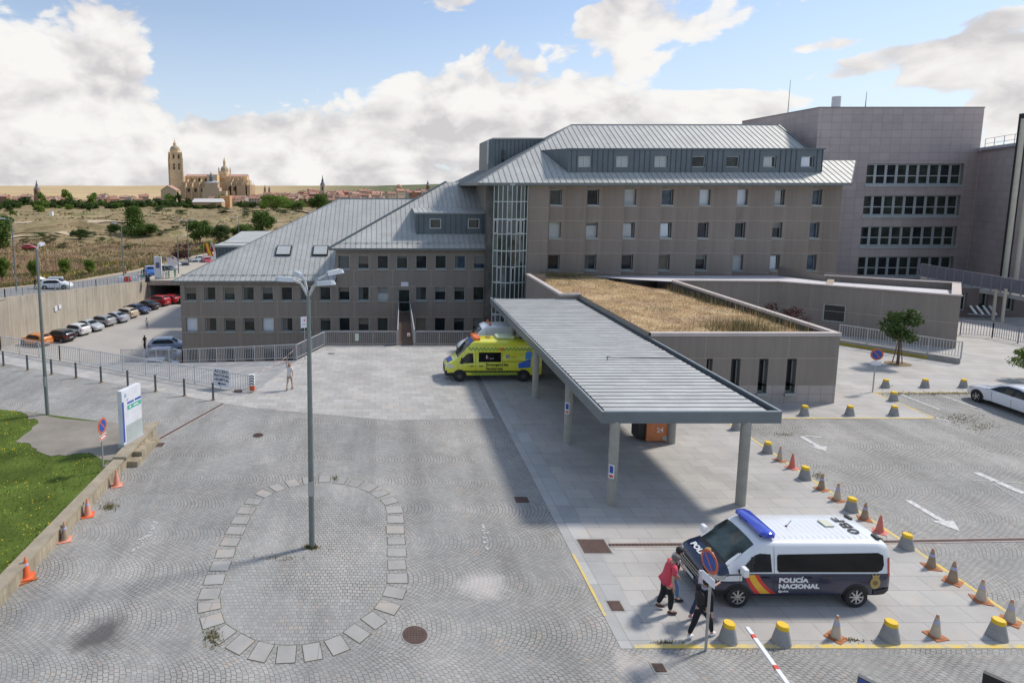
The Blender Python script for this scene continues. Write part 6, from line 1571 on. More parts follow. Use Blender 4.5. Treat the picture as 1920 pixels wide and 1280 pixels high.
# ---- ambulance
def ambulance(loc, rz, label, yellow=True):
    r = thing('ambulance', label, 'ambulance', loc, rz)
    st = [(-3.05,.55,1.2,2.1,.88,.80),(-3.02,.42,1.2,2.5,.95,.86),(-2.9,.38,1.2,2.58,.985,.89),(1.15,.34,1.2,2.58,.99,.88),(1.35,.34,1.2,2.50,.99,.86),(1.75,.34,1.18,2.16,.985,.82),(2.2,.32,1.14,1.62,.98,.84),(2.42,.32,1.1,1.34,.95,.82),(2.72,.32,1.04,1.2,.9,.8),(2.98,.32,.92,1.04,.82,.72),(3.1,.36,.78,.88,.68,.58)]
    B = Body(st, .05, .14)
    main_p = paint('ambulance_yellow', (.66,.66,.04)) if yellow else paint('van_white', (.74,.76,.78))
    def mf(x, y, z): return 1 if (z < .5 or (x > 2.75 and z < .62)) else 0
    finish_body(B.mesh(mf), [main_p, black], r)
    green = M('chequer_green', (.09,.28,.06), .5)
    for sgn in (-1, 1):
        mb = MB(); B.side(mb, [(1.32,1.22),(2.22,1.2),(2.2,1.28),(1.75,1.78),(1.6,1.84),(1.36,1.84)], sgn, .008); mb.build('front_door_window', cglass, r, world=False)
        mb = MB(); B.side(mb, [(-.42,1.28),(1.0,1.28),(1.0,1.9),(-.42,1.9)], sgn, .008, 0); mb.build('side_window', privacy, r, world=False)
        mb = MB()
        for x_, z0, z1 in ((1.18,.45,2.3),(-.5,.45,2.2),(2.3,.6,1.15)): B.side(mb, [(x_,z0),(x_+.015,z0),(x_+.015,z1),(x_,z1)], sgn, .004, 0, 1, 6)
        B.side(mb, [(-1.9,.62),(1.9,.62),(1.9,.72),(-1.9,.72)], sgn, .02); B.side(mb, [(-1.9,1.3),(-.5,1.3),(-.5,1.33),(-1.9,1.33)], sgn, .006)
        B.side(mb, [(.72,1.0),(.98,1.0),(.98,1.05),(.72,1.05)], sgn, .03); B.side(mb, [(1.3,1.0),(1.55,1.0),(1.55,1.05),(1.3,1.05)], sgn, .03); mb.build('door_gaps', black, r, world=False)
        if yellow:
            mb = MB(); mb9 = MB()
            for j in range(2):
                for i in range(36):
                    if (i+j) % 2 == 0:
                        x = -1.9+i*.093; 
                        if x < 2.0: B.side(mb, [(x,.44+j*.08),(x+.093,.44+j*.08),(x+.093,.52+j*.08),(x,.52+j*.08)], sgn, .022, 0, 1, 1)
                        x = -2.6+i*.118
                        if x < 1.6: B.side(mb9, [(x,2.02+j*.09),(x+.118,2.02+j*.09),(x+.118,2.11+j*.09),(x,2.11+j*.09)], sgn, .008, 0, 1, 1)
            mb.build('chequer_band', green, r, world=False); mb9.build('chequer_band', green, r, world=False)
            y = sgn*1.0; ux = (-1,0,0) if sgn > 0 else (1,0,0); xs_ = .75 if sgn > 0 else -1.1
            for s_, z_ in (('Emergencias',1.12),('Sanitarias',.86)): txt('lettering', s_, .26, M('lettering_dark',(.05,.04,.02),.5), r, basis((xs_-.2, y+sgn*.008, z_), ux, (0,0,1)), 'LEFT', bold=.006, sx=1.1)
            mb = MB(); T = basis((-.85 if sgn > 0 else -1.0, sgn*(B.yat(-.9,1.6)+.01), 1.62), ux, (0,0,1)); 
            for a in range(4): mb.add([(.02,.02,0),(.12,.02,0),(.12,.07,0),(.07,.12,0),(.02,.12,0)], [(0,1,2,3,4)], 0, T @ Matrix.Rotation(a*PI/2, 4, 'Z'))
            mb.build('blue_cross', M('emblem_blue',(.03,.12,.42),.4), r, world=False)
            txt('lettering', 'Sacyl', .13, M('lettering_grey',(.3,.33,.1),.5), r, basis((-1.05 if sgn > 0 else -.8, sgn*(B.yat(-.9,1.6)+.01), 1.62), ux, (0,0,1)), 'LEFT')
            mb = MB(); T = basis((.45 if sgn > 0 else .3, sgn*(B.yat(.3,1.6)+.014), 1.6), ux, (0,0,1)); mb.box(-.08,.0,-.1,.12,0,.003,0,T); mb.box(.03,.1,-.1,.02,0,.003,1,T); mb.build('window_emblem', [plate_m, M('emblem_red',(.4,.05,.04),.5)], r, world=False)
            txt('lettering', 'Junta', .12, plate_m, r, basis((.28 if sgn > 0 else .4, sgn*(B.yat(.3,1.5)+.014), 1.52), ux, (0,0,1)), 'LEFT')
            mb = MB(); B.side(mb, [(-2.3,.95),(-1.55,.88),(-1.5,1.18),(-2.3,1.5)], sgn, .01, 0, 6); B.side(mb, [(-2.35,1.5),(-1.95,1.45),(-2.0,1.9),(-2.2,2.0),(-2.4,1.9)], sgn, .012, 1, 6); mb.build('blue_flash', [M('flash_blue',(.02,.12,.55),.4,coat=.5), M('flash_light_blue',(.06,.28,.7),.4,coat=.5)], r, world=False)
            txt('lettering', '112', .15, M('lettering_orange',(.7,.3,.05),.5), r, basis((1.75 if sgn > 0 else 1.5, sgn*(B.yat(1.6,1.0)+.012), 1.02), ux, (0,0,1)), 'LEFT')
            mb = MB(); B.side(mb, [(-.6,2.03),(-.35,2.03),(-.35,2.17),(-.6,2.17)], sgn, .02, 0, 2); mb.build('side_lamp', M('orange_lens',(.7,.15,.02),.3), r, world=False)
        for x in (2.2,-1.85):
            mb = MB(); B.side(mb, arc_poly(x, .36, .44, .33), sgn, .024, 0, 16); mb.build('wheel_arch', black, r, world=False); wheel(r, x, sgn*1.01, .35, .24, 10, True, .6)
        mb = MB(); B.end(mb, [(sgn*.48,.88),(sgn*.82,.98),(sgn*.84,1.12),(sgn*.62,1.05)], 1, .012, 0); B.side(mb, [(2.62,.86),(2.92,.84),(2.86,1.02),(2.58,1.08)], sgn, .01, 0, 4); mb.build('headlight', head_m, r, world=False)
        mb = MB(); mb.box(2.02,2.16,min(sgn*1.04,sgn*1.26),max(sgn*1.04,sgn*1.26),1.22,1.6); o = mb.build('mirror', black, r, world=False); bv = o.modifiers.new('b','BEVEL'); bv.width = .04; bv.segments = 2
    mb = MB(); B.top(mb, 1.5, 2.32, .72, .83, .01, 0, 8, 10); ws = mb.build('windscreen', cglass, r, world=False)
    if yellow:
        mb = MB(); B.top(mb, 1.32, 1.52, .62, .66, .02, 0, 3, 8); mb.build('header_panel', M('header_blue',(.05,.08,.35),.5), r, world=False)
        mb = MB(); B.top(mb, 2.62, 2.95, .5, .5, .012, 0, 3, 8); mb.build('bonnet_panel', MATS['header_blue'], r, world=False)
        mb = MB()
        prf = [(-.26,0),(.2,0),(.26,.08),(.18,.2),(-.2,.2),(-.28,.1)]; vs = []
        for y, s_ in ((-.62,.5),(-.5,1),(.5,1),(.62,.5)):
            for x, z in prf: vs.append((1.0+x*s_+(.12 if abs(y) < .55 else -.0), y, 2.62+z*s_))
        n_ = 6; mb.add(vs, [(j*n_+i,(j+1)*n_+i,(j+1)*n_+(i+1)%n_,j*n_+(i+1)%n_) for j in range(3) for i in range(n_)]+[tuple(range(n_)),tuple(reversed(range(3*n_,4*n_)))]); mb.build('light_bar', M('orange_light_bar',(.75,.16,.02),.25,coat=.6), r, smooth=True, world=False, angle=40)
        mb = MB(); mb.box(-1.4,-.2,-.45,.45,2.62,2.8); o = mb.build('roof_unit', M('pale_green_fairing',(.6,.66,.4),.4,coat=.4), r, world=False); bv = o.modifiers.new('b','BEVEL'); bv.width=.09; bv.segments=3
        txt('lettering', '170', .42, M('roof_number_brown',(.3,.12,.03),.5), r, basis((.25,0,2.66),(0,-1,0),(1,0,0)), bold=.01)
        mb = MB(); mb.lathe([(.2,0),(.2,.02)],18,0,Matrix.Translation((-1.9,.1,2.635))); mb.build('roof_roundel', blue_p, r, world=False)
    else:
        mb = MB()
        for y in (-.4,.5): mb = MB(); mb.lathe([(.09,0),(.09,.12),(.05,.16)],12,0,Matrix.Translation((.9,y,2.64))); mb.build('beacon', M('orange_lens',(.7,.15,.02),.3), r, world=False)
    mb = MB(); B.end(mb, [(-.5,.6),(.5,.6),(.55,.9),(-.55,.9)], 1, .012, 0, 8); mb.build('grille', black, r, world=False)
    return r
am = G(862,716); ambulance((am.x+1.95, am.y+.9, .012), PI, 'yellow ambulance with green chequered bands and orange roof light half under the canopy').scale = (.89,.89,.89)
ambulance((am.x+3.2, am.y+4.6, .012), PI, 'white ambulance with orange beacons hidden behind the yellow ambulance', False).scale = (.89,.89,.89)

# ---- cars
def car(loc, rz, label, c, kind='hatch', group=None, L_=4.2, Wd=1.78, Ht=1.48, detail=True, glass=None, metal=0.0, scale=1.0, name='parked_car', cat='car'):
    r = thing(name, label, cat, loc, rz, group); h = L_/2; w = Wd/2; k = Ht/1.48; b = .93*k if kind != 'suv' else 1.0*k
    if kind in ('hatch', 'suv'):
        st = [(-h,.42,.7*k,.82*k,w*.72,w*.62),(-h+.06,.3,.88*k,1.05*k,w*.9,w*.74),(-h+.25,.24,b,1.24*k,w*.96,w*.75),(-h+.62,.22,b,1.42*k,w,w*.74),(-h+1.3,.21,b,1.48*k,w,w*.73),(.25,.21,b,1.47*k,w,w*.73),(.6,.21,b,1.38*k,w,w*.74),(h-1.05,.21,b-.02,1.05*k,w,w*.8),(h-.9,.21,.9*k,.98*k,w*.99,w*.82),(h-.35,.22,.78*k,.86*k,w*.93,w*.76),(h-.08,.26,.62*k,.7*k,w*.8,w*.64),(h,.36,.5*k,.56*k,w*.62,w*.5)]
        win = [(-h+.5,b+.03),(h-1.35,b+.02),(.62,1.30*k),(.25,1.38*k),(-h+1.2,1.38*k),(-h+.7,1.28*k)]; rear = (-h+.62,-h+.2,.60*w,.66*w)
    else:
        st = [(-h,.42,.72*k,.84*k,w*.72,w*.62),(-h+.06,.3,.86*k,.98*k,w*.9,w*.78),(-h+.3,.24,.93*k,1.04*k,w*.96,w*.8),(-h+.62,.22,b,1.08*k,w*.99,w*.8),(-h+1.35,.21,b,1.38*k,w,w*.73),(-.35,.21,b,1.46*k,w,w*.72),(.15,.21,b,1.45*k,w,w*.72),(.5,.21,b,1.36*k,w,w*.73),(h-1.2,.21,b-.02,1.03*k,w,w*.8),(h-1.0,.21,.9*k,.97*k,w*.99,w*.82),(h-.35,.22,.76*k,.83*k,w*.93,w*.76),(h-.08,.26,.62*k,.7*k,w*.8,w*.64),(h,.36,.5*k,.56*k,w*.62,w*.5)]
        win = [(-h+.8,b+.03),(h-1.45,b+.02),(.5,1.28*k),(.15,1.36*k),(-.35,1.37*k),(-h+1.4,1.26*k)]; rear = (-h+1.38,-h+.66,.62*w,.72*w)
    B = Body(st, .03, .1); pm = paint(label.split()[0]+'_paint', c, metal)
    if detail: pm = paint('paint_%02d_%02d_%02d' % (c[0]*99, c[1]*99, c[2]*99), c, metal)
    finish_body(B.mesh(lambda x, y, z: 1 if z < .27 else 0), [pm, black], r)
    R_ = .32 if kind != 'suv' else .35
    wf, wr = h-.82, -h+.78
    for sgn in (-1, 1):
        mb = MB(); B.side(mb, win, sgn, .008, 0); sw = mb.build('side_window', glass or cglass, r, world=False)
        mb = MB(); B.side(mb, [(-.3,b+.02),(-.2,b+.02),(-.2,1.36*k),(-.3,1.36*k)], sgn, .014, 0, 1); 
        B.side(mb, [(-.26,.3),(-.245,.3),(-.245,b),(-.26,b)], sgn, .004, 0, 1); B.side(mb, [(.75,.3),(.765,.3),(.765,b-.04),(.75,b-.04)], sgn, .004, 0, 1)
        B.side(mb, [(-1.0,.27),(.95,.27),(.95,.31),(-1.0,.31)], sgn, .006, 0, 4)
        mb.build('door_gaps', black, r, world=False)
        for x in (wf, wr):
            mb = MB(); B.side(mb, arc_poly(x, R_, R_+.07, .215), sgn, .008, 0, 12, 2); mb.build('wheel_arch', black, r, world=False); wheel(r, x, sgn*(w+.005), R_, .2, 5, False, .66)
        mb = MB(); B.end(mb, [(sgn*w*.5,.60*k),(sgn*w*.8,.66*k),(sgn*w*.82,.74*k),(sgn*w*.55,.70*k)], 1, .012); B.side(mb, [(h-.5,.66*k),(h-.2,.62*k),(h-.2,.70*k),(h-.5,.76*k)], sgn, .01, 0, 3, 1); mb.build('headlight', head_m, r, world=False)
        mb = MB(); B.end(mb, [(sgn*w*.55,.78*k),(sgn*w*.84,.78*k),(sgn*w*.82,.92*k),(sgn*w*.6,.92*k)], -1, .014); B.side(mb, [(-h+.1,.78*k),(-h+.3,.80*k),(-h+.3,.92*k),(-h+.1,.92*k)], sgn, .012, 0, 2, 1); mb.build('tail_light', tail_m, r, world=False)
        mb = MB(); mb.ball((h-1.5,sgn*(w+.09),b+.06),.1,8,5,0,(.6,1,.65)); mb.build('mirror', pm, r, smooth=True, world=False)
    mb = MB(); B.top(mb, .52, h-1.12, w*.68, w*.78, .01, 0, 6, 8); mb.build('windscreen', glass or cglass, r, world=False)
    mb = MB(); B.top(mb, rear[0], rear[1], rear[2], rear[3], .012, 0, 4, 8); mb.build('rear_window', glass or cglass, r, world=False)
    mb = MB(); B.end(mb, [(-.28,.58*k),(.28,.58*k),(.28,.68*k),(-.28,.68*k)], -1, .016, 0, 4, 1); B.end(mb, [(-.28,.36),(.28,.36),(.28,.46),(-.28,.46)], 1, .016, 0, 4, 1); mb.build('number_plate', plate_m, r, world=False)
    if scale != 1: r.scale = (scale,)*3
    if scale != 1: r.scale = (scale,)*3
    return r
# white saloon at the right
car((31.5,28.8,.012), R(90.5), 'white saloon car parked nose in at the far right, partly out of frame', (.72,.75,.8), 'sedan', None, 4.75, 1.86, 1.45, scale=.93)
# yard row: cars nose-in against the retaining wall
row = [(68,648,(.62,.2,.03),'hatch','orange hatchback with a black roof, nearest in the row along the wall',4.2),(112,640,(.015,.012,.018),'hatch','dark maroon black hatchback parked right of the orange car',4.2),(142,628,(.68,.7,.72),'hatch','white hatchback between the dark car and the silver saloon',4.2),(167,620,(.42,.45,.46),'sedan','silver saloon facing out, right of the white hatchback',4.5),
       (191,611,(.32,.34,.35),'hatch','grey hatchback in the middle of the row along the wall',4.2),(216,604,(.4,.43,.48),'sedan','light silver blue saloon left of the beige hatchback',4.5),(236,596,(.5,.43,.31),'hatch','beige hatchback in the row along the wall',4.1),(258,588,(.02,.035,.10),'sedan','dark blue saloon right of the beige hatchback',4.6),
       (276,580,(.03,.035,.045),'sedan','black saloon between the blue saloon and the red off-roader',4.6),(297,573,(.42,.02,.025),'suv','bright red off-roader at the mouth of the underpass',4.5),(318,569,(.36,.015,.02),'hatch','red hatchback half inside the dark underpass',4.2)]
gl_ = 'cars parked along the retaining wall'
for i, (x, y, c, kd, lab, L_) in enumerate(row):
    p = G(x, y, -8.88); out_ = i in (3, 7)
    car((p.x-.3, p.y+.6, -8.88), R(158 if not out_ else 158-180), lab, c, kd, gl_, L_, 1.78, 1.72 if kd == 'suv' else 1.48)
car(tuple(G(325,583,-8.88)+Vector((.5,6.5,0))), R(158), 'black car deep in the shade of the underpass', (.01,.01,.012), 'suv', gl_, 4.5)
for x, y, lab, c, rz in ((316,652,'pale blue van like car nearest the corner of the lowest wing','x',8),(312,668,'blue estate car parked in front of the pale blue one by the ramp railing','y',8),(300,690,'silver blue car lowest of the three beside the ramp railing','z',8)):
    p = G(x, y+8, -8.88); car((p.x, p.y, -8.88), R(rz), lab, {'x':(.35,.42,.55),'y':(.12,.19,.36),'z':(.4,.46,.56)}[c], 'suv' if c == 'x' else 'hatch', 'cars parked beside the lowest wing', 4.5, 1.85, 1.85 if c == 'x' else 1.55)
# upper road vehicles
def road_car(px_, py_, Y, lab, c, kd, rz, L_=4.3, Ht=1.5):
    p = F(px_, py_, Y); rr = road_at(Y); return car((p.x, Y, (rr[2] if False else rr[1])+.03), R(rz), lab, c, kd, 'vehicles on the upper road', L_, 1.8, Ht)
wc = road_car(107, 541, 89, 'white hatchback with its tailgate raised, parked on the upper road', (.7,.72,.75), 'hatch', 5)
mb = MB(); mb.add([(-1.75,-.62,1.5),(-1.75,.62,1.5),(-2.55,.6,1.82),(-2.62,.3,1.86),(-2.62,-.3,1.86),(-2.55,-.6,1.82),(-1.75,-.62,1.46),(-1.75,.62,1.46),(-2.55,.6,1.77),(-2.62,.3,1.8),(-2.62,-.3,1.8),(-2.55,-.6,1.77)], [(0,1,2,3,4,5),(11,10,9,8,7,6),(0,6,7,1),(5,11,6,0),(1,7,8,2),(3,9,10,4),(2,8,9,3),(4,10,11,5)])
mb.build('raised_tailgate', white_p, wc, world=False)
mb = MB(); mb.box(-1.1,.9,-.3,.3,1.52,1.8); o = mb.build('roof_box', M('pale_roof_box',(.5,.53,.56),.4), wc, world=False); bv = o.modifiers.new('b','BEVEL'); bv.width = .1; bv.segments = 3
road_car(281, 505, 114, 'bright blue van stopped behind the white totem on the upper road', (.03,.12,.4), 'suv', -62, 4.4, 1.8)
road_car(314, 500, 119, 'dark grey car between the blue van and the group in scrubs', (.06,.07,.08), 'hatch', -20)
road_car(347, 497, 126, 'charcoal car leading the queue on the upper road', (.05,.055,.065), 'sedan', -70)
road_car(365, 494, 131, 'grey estate right behind the charcoal car on the upper road', (.22,.23,.24), 'hatch', -62)
road_car(375, 486, 140, 'silver car furthest back on the upper road with flags beside it', (.4,.43,.45), 'hatch', -68)
road_car(388, 489, 137, 'red car just showing above the metal roof edge', (.5,.03,.05), 'hatch', -60)
p = G(55, 466, -7.6); car((p.x, p.y, terr(p.x, p.y)+.25), R(10), 'small red car standing alone down in the scrubland', (.5,.03,.05), 'hatch', None, 4.0)

# ---- retaining wall of the yard, underpass, rail, totem, barriers
rw = thing('yard_retaining_wall', 'tall stained concrete wall between the sunken car yard and the upper road', 'wall', (-46, 80, -8.9))
near = [(-63.5,28),(-54.8,50),(-46.9,75),(-43.5,92),(-40.8,105.5)]
def zr_(y): return road_at(min(y, 239))[1]+.15
mb = MB()
for a, c in zip(near, near[1:]):
    n_ = 6
    for k in range(n_):
        p = Vector(a).lerp(Vector(c), k/n_); q = Vector(a).lerp(Vector(c), (k+1)/n_)
        mb.add([(p.x,p.y,-8.9),(q.x,q.y,-8.9),(q.x,q.y,zr_(q.y)),(p.x,p.y,zr_(p.y)),(p.x-.5,p.y,zr_(p.y)),(q.x-.5,q.y,zr_(q.y)),(p.x-.5,p.y,-8.9),(q.x-.5,q.y,-8.9)], [(0,1,2,3),(3,2,5,4),(4,5,7,6)])
mb.build('wall', M('stained_cast_concrete', (.50,.45,.365), .9, 0, .16, .25, .15, 30, streak=.3, fine=.12), rw)
mb = MB(); p = Vector((-45.3,82.8)); d_ = (Vector((-43.5,92))-Vector((-46.9,75))).normalized(); mb.bar((p.x+.05,p.y,-5.8),(p.x+.05+d_.x*.5,p.y+d_.y*.5,-5.8),.04,.75); mb.bar((p.x+.05+d_.x*.8,p.y+d_.y*.8,-5.7),(p.x+.05+d_.x*1.3,p.y+d_.y*1.3,-5.7),.04,.6); mb.build('wall_notice', sgw, rw)
up_ = thing('underpass', 'concrete deck with a dark opening where the yard runs beneath the upper road', 'bridge', (-34, 106, -8.9))
mb = MB(); mb.box(-42,-18,105.0,130,-6.1,-5.25,0); mb.build('deck', MATS['stained_cast_concrete'], up_)
mb = MB(); mb.box(-43,-18,122,122.4,-8.9,-6.1); mb.box(-41.2,-40.6,105.5,122,-8.9,-6.1); mb.box(-25,-24.6,104.8,122,-8.9,-6.1); mb.build('inner_wall', concrete, up_)  # right-hand side wall added, out of view, to keep sun out of the opening
fence('road_railing', 'thin metal railing along the top of the yard retaining wall', [(a[0]-.2,a[1],zr_(a[1])) for a in near], 1.05, 3.0, mat=M('thin_grey_rail',(.3,.31,.31),.6,.3), n_between=3, postw=.09, barw=.05)
p = F(297, 521, 106.5); r = thing('info_totem', 'white free-standing totem with a dark screen near the group in scrubs', 'totem', (p.x,106.5,-5.25)); z0 = -5.25
mb = MB(); mb.box(p.x-.62,p.x+.62,106.4,106.75,z0,z0+4.0); mb.build('body', M('totem_white', (.66,.68,.72), .45), r); mb = MB(); mb.box(p.x-.35,p.x+.35,106.37,106.4,z0+2.0,z0+3.0); mb.build('screen', M('totem_screen',(.12,.13,.22),.3), r); mb = MB(); mb.box(p.x+.5,p.x+.64,106.36,106.4,z0+.3,z0+3.9); mb.box(p.x-.45,p.x+.4,106.36,106.39,z0+.15,z0+.3); mb.build('edge_trim', M('totem_plinth', (.42,.43,.44), .6,.2), r)
for px_, c, lab in ((227,white_p,'white water filled barrier at the left of the pair'),(239,red_p,'red water filled barrier beside the white one on the upper road'),(254,white_p,'white barrier right of the red barrier near the person in white'),(277,black,'dark bin standing at the start of the underpass deck')):
    p = F(px_, 528, 103.5); zb_ = -5.3; mb = MB(); w_ = .6 if c is not black else .38
    vs = [(-w_,-.25,0),(w_,-.25,0),(w_,.25,0),(-w_,.25,0),(-w_*.96,-.22,.3),(w_*.96,-.22,.3),(w_*.96,.22,.3),(-w_*.96,.22,.3),(-w_*.8,-.12,.95),(w_*.8,-.12,.95),(w_*.8,.12,.95),(-w_*.8,.12,.95)]
    mb.add(vs, [(0,1,5,4),(1,2,6,5),(2,3,7,6),(3,0,4,7),(4,5,9,8),(5,6,10,9),(6,7,11,10),(7,4,8,11),(8,9,10,11)], 0, Matrix.Translation((p.x,103.5,zb_))); tag(mb.build('road_barrier' if c is not black else 'litter_bin', c), lab, 'barrier' if c is not black else 'bin')
def flag(px_, pyb, pyt, Y, cols_, lab, hw_=1.0):
    b0 = F(px_, pyb, Y); t0 = F(px_, pyt, Y); r = thing('flag', lab, 'flag', tuple(b0)); mb = MB(); mb.tube(b0, t0, .05); mb.build('pole', steel, r)
    L_ = (t0.z-b0.z); mb = MB(); n_ = 10
    for i in range(n_):
        for j in range(len(cols_)):
            def P_(a, c): return Vector((t0.x+c*hw_+a*.9, Y-.1+.18*math.sin(a*5+c*4), t0.z-.1-a*L_*.62-c*.35))
            a0_, a1_ = i/n_, (i+1)/n_; c0, c1 = j/len(cols_), (j+1)/len(cols_); mb.add([P_(a0_,c0),P_(a1_,c0),P_(a1_,c1),P_(a0_,c1)], [(0,1,2,3)], j)
    mb.build('cloth', cols_, r); return r
fy_ = M('flag_yellow',(.75,.5,.03),.8); fr_ = M('flag_red',(.6,.03,.04),.8); fw_ = M('flag_white',(.72,.66,.68),.8)
flag(382, 492, 454, 134, [fr_, fy_, fy_, fr_], 'red and yellow striped flag beside the queue of cars', 1.2)
flag(395, 487, 454, 136, [fw_, fr_, fw_], 'red and white flag nearest the metal roof edge', 1.3)
flag(309, 505, 480, 113, [fw_], 'large white banner waved beside the white totem', 1.6); flag(322, 500, 478, 115, [fw_], 'small white banner right of the large one', .9)
# ================================================================== people
def skinned(name, verts, edges, radii, mat, parent, sub=1, root=0):
    me = bpy.data.meshes.new(name); me.from_pydata([tuple(v) for v in verts], edges, []); me.materials.append(mat)
    o = bpy.data.objects.new(name, me); col.objects.link(o); o.parent = parent
    me.skin_vertices if False else None
    o.modifiers.new('skin', 'SKIN'); lay = me.skin_vertices[0] if len(me.skin_vertices) else None
    if lay is None:
        import bmesh
        bm = bmesh.new(); bm.from_mesh(me); bm.verts.layers.skin.verify(); bm.to_mesh(me); bm.free(); lay = me.skin_vertices[0]
    for i, r_ in enumerate(radii):
        rr = r_ if isinstance(r_, tuple) else (r_, r_); lay.data[i].radius = rr; lay.data[i].use_root = (i == root)
    s = o.modifiers.new('sub', 'SUBSURF'); s.levels = sub; s.render_levels = sub
    for p in me.polygons: p.use_smooth = True
    o.modifiers['skin'].use_smooth_shade = True
    return o
def person(label, loc, rz, h=1.7, lean=0.0, stride=.22, shirt=None, pants=None, shoes=None, hair=hair_dark, arm_l=None, arm_r=None, longsleeve=False, short=False, hairlen=0, headtilt=0.0, build=1.0, fingers=False, extra=None, skinm=skin, S=.9):
    r = thing('person', label, 'person', loc, rz); k = h/1.7*S; B_ = build
    ln = Vector((0, math.sin(lean), math.cos(lean)))
    pel = Vector((0,0,.93)); ch = pel+ln*.32; nk = pel+ln*.54; hd = nk+Vector((0, math.sin(lean+headtilt)*.13+.02, math.cos(lean+headtilt)*.13))
    top = hd+Vector((0, math.sin(lean+headtilt)*.09, math.cos(lean+headtilt)*.09))
    shl = {s: nk+Vector((s*.17*B_,0,-.05)) for s in (-1,1)}
    def arm(s, pose):
        sh = shl[s]
        if pose is None: pose = (s*.03+s*.04, s*.14*-1 if stride else .03)
        if isinstance(pose[0], (int, float)): el_ = sh+Vector((s*.06, .6*pose[1], -.27)); wr = el_+Vector((s*.01, .10+.5*pose[1], -.23))
        else: el_, wr = sh+Vector(pose[0]), sh+Vector(pose[0])+Vector(pose[1])
        return el_, wr
    el, wr = {}, {}
    for s, p_ in ((-1, arm_r if False else arm_l), (1, arm_r)): el[s], wr[s] = arm(s, p_)
    hip = {s: pel+Vector((s*.09*B_,0,-.04)) for s in (-1,1)}; kn, an, toe = {}, {}, {}
    for s in (-1, 1):
        f = stride*s; kn[s] = Vector((s*.10, f*.62+.05, .50)); an[s] = Vector((s*.10, f*1.15-.03, .09+(.05 if f < 0 else 0))); toe[s] = an[s]+Vector((s*.02,.15,-.05-(.04 if f < 0 else 0)))
    V = [pel, ch, nk, hd, top]; E_ = [(0,1),(1,2),(2,3),(3,4)]; Rd = [(.12*B_,.10*B_), (.13*B_,.10*B_), .052, (.078,.092), (.05,.06)]
    def add(p, par, rd): V.append(p); E_.append((par, len(V)-1)); Rd.append(rd); return len(V)-1
    add(hd+Vector((0,.088,-.015)), 3, .014)                                       # nose
    for s in (-1, 1):
        a = add(shl[s], 2 if True else 1, .052); b2 = add(el[s], a, .038); c = add(wr[s], b2, .026); d_ = (wr[s]-el[s]).normalized(); pm_ = add(wr[s]+d_*.06, c, (.034,.02))
        if fingers:
            sx = Vector((0,1,0)).cross(d_) if abs(d_.y) < .9 else Vector((1,0,0)); sx.normalize(); fw = Vector((0,1,0))
            for q, ln_ in ((-1.5,.055),(-.5,.07),(.5,.075),(1.5,.065)):
                f1 = add(wr[s]+d_*.09+fw*q*.012, pm_, .009); add(wr[s]+d_*(.09+ln_)+fw*q*.013-Vector((s*.02,0,0)), f1, .007)
            add(wr[s]+d_*.05+fw*.05-Vector((s*.01,0,0)), c, .009)
        a = add(hip[s], 0, .085*B_); b2 = add(kn[s], a, .058); c = add(an[s], b2, .038); add(toe[s], c, .03)
    skinned('body', [v*k for v in V], E_, [tuple(q*k for q in x) if isinstance(x, tuple) else x*k for x in Rd], skinm, r)
    if shirt:
        V2 = [pel+Vector((0,0,-.05)), pel+ln*.12, ch, nk-ln*.04]; E2 = [(0,1),(1,2),(2,3)]; R2 = [(.165*B_,.125*B_),(.16*B_,.13*B_),(.175*B_,.125*B_),(.085,.07)]
        for s in (-1, 1):
            V2.append(shl[s]*1.0); E2.append((3, len(V2)-1)); R2.append(.072*B_)
            e = shl[s].lerp(el[s], .75 if not longsleeve else 1); V2.append(e); E2.append((len(V2)-2, len(V2)-1)); R2.append(.058)
            if longsleeve: V2.append(el[s].lerp(wr[s], .92)); E2.append((len(V2)-2, len(V2)-1)); R2.append(.042)
        skinned('shirt', [v*k for v in V2], E2, [tuple(q*k for q in x) if isinstance(x, tuple) else x*k for x in R2], shirt, r, root=1)
    if pants:
        V2 = [pel+Vector((0,0,.02)), pel+Vector((0,0,-.06))]; E2 = [(0,1)]; R2 = [(.145*B_,.12*B_),(.14*B_,.12*B_)]
        for s in (-1, 1):
            V2.append(hip[s]+Vector((0,0,-.06))); E2.append((1, len(V2)-1)); R2.append(.096*B_)
            V2.append(kn[s] if not short else hip[s].lerp(kn[s], .6)); E2.append((len(V2)-2, len(V2)-1)); R2.append(.073*B_)
            if not short: V2.append(an[s]+Vector((0,0,.03))); E2.append((len(V2)-2, len(V2)-1)); R2.append(.058)
        skinned('trousers', [v*k for v in V2], E2, [tuple(q*k for q in x) if isinstance(x, tuple) else x*k for x in R2], pants, r)
    for s in (-1, 1):
        mb = MB(); d_ = (toe[s]-an[s]); ang = math.atan2(-(toe[s].z-an[s].z)-.05, d_.y); T = Matrix.Translation((an[s]+Vector((0,.065,-.045)))*k) @ Matrix.Rotation(-ang*.6, 4, 'X')
        mb.ball((0,0,0), .135*k, 12, 8, 0, (.4,1.02,.4), T); mb.build('shoe', shoes or black, r, smooth=True, world=False)
    mb = MB(); tl = lean+headtilt; T = Matrix.Translation((hd+Vector((0,-.012,.022)))*k) @ Matrix.Rotation(-tl, 4, 'X'); prof = [(math.sin(PI*.5*j/6)*1.0 if j else .001, math.cos(PI*.5*j/6)) for j in range(7)]+[(.98,-.3),(.8,-.62-hairlen*1.2),(.5,-.75-hairlen*1.6)]
    vs_ = MB(); vs_.lathe([(a*.098, b2*.118) for a, b2 in prof[::-1]], 18, 0, Matrix.Identity(4))
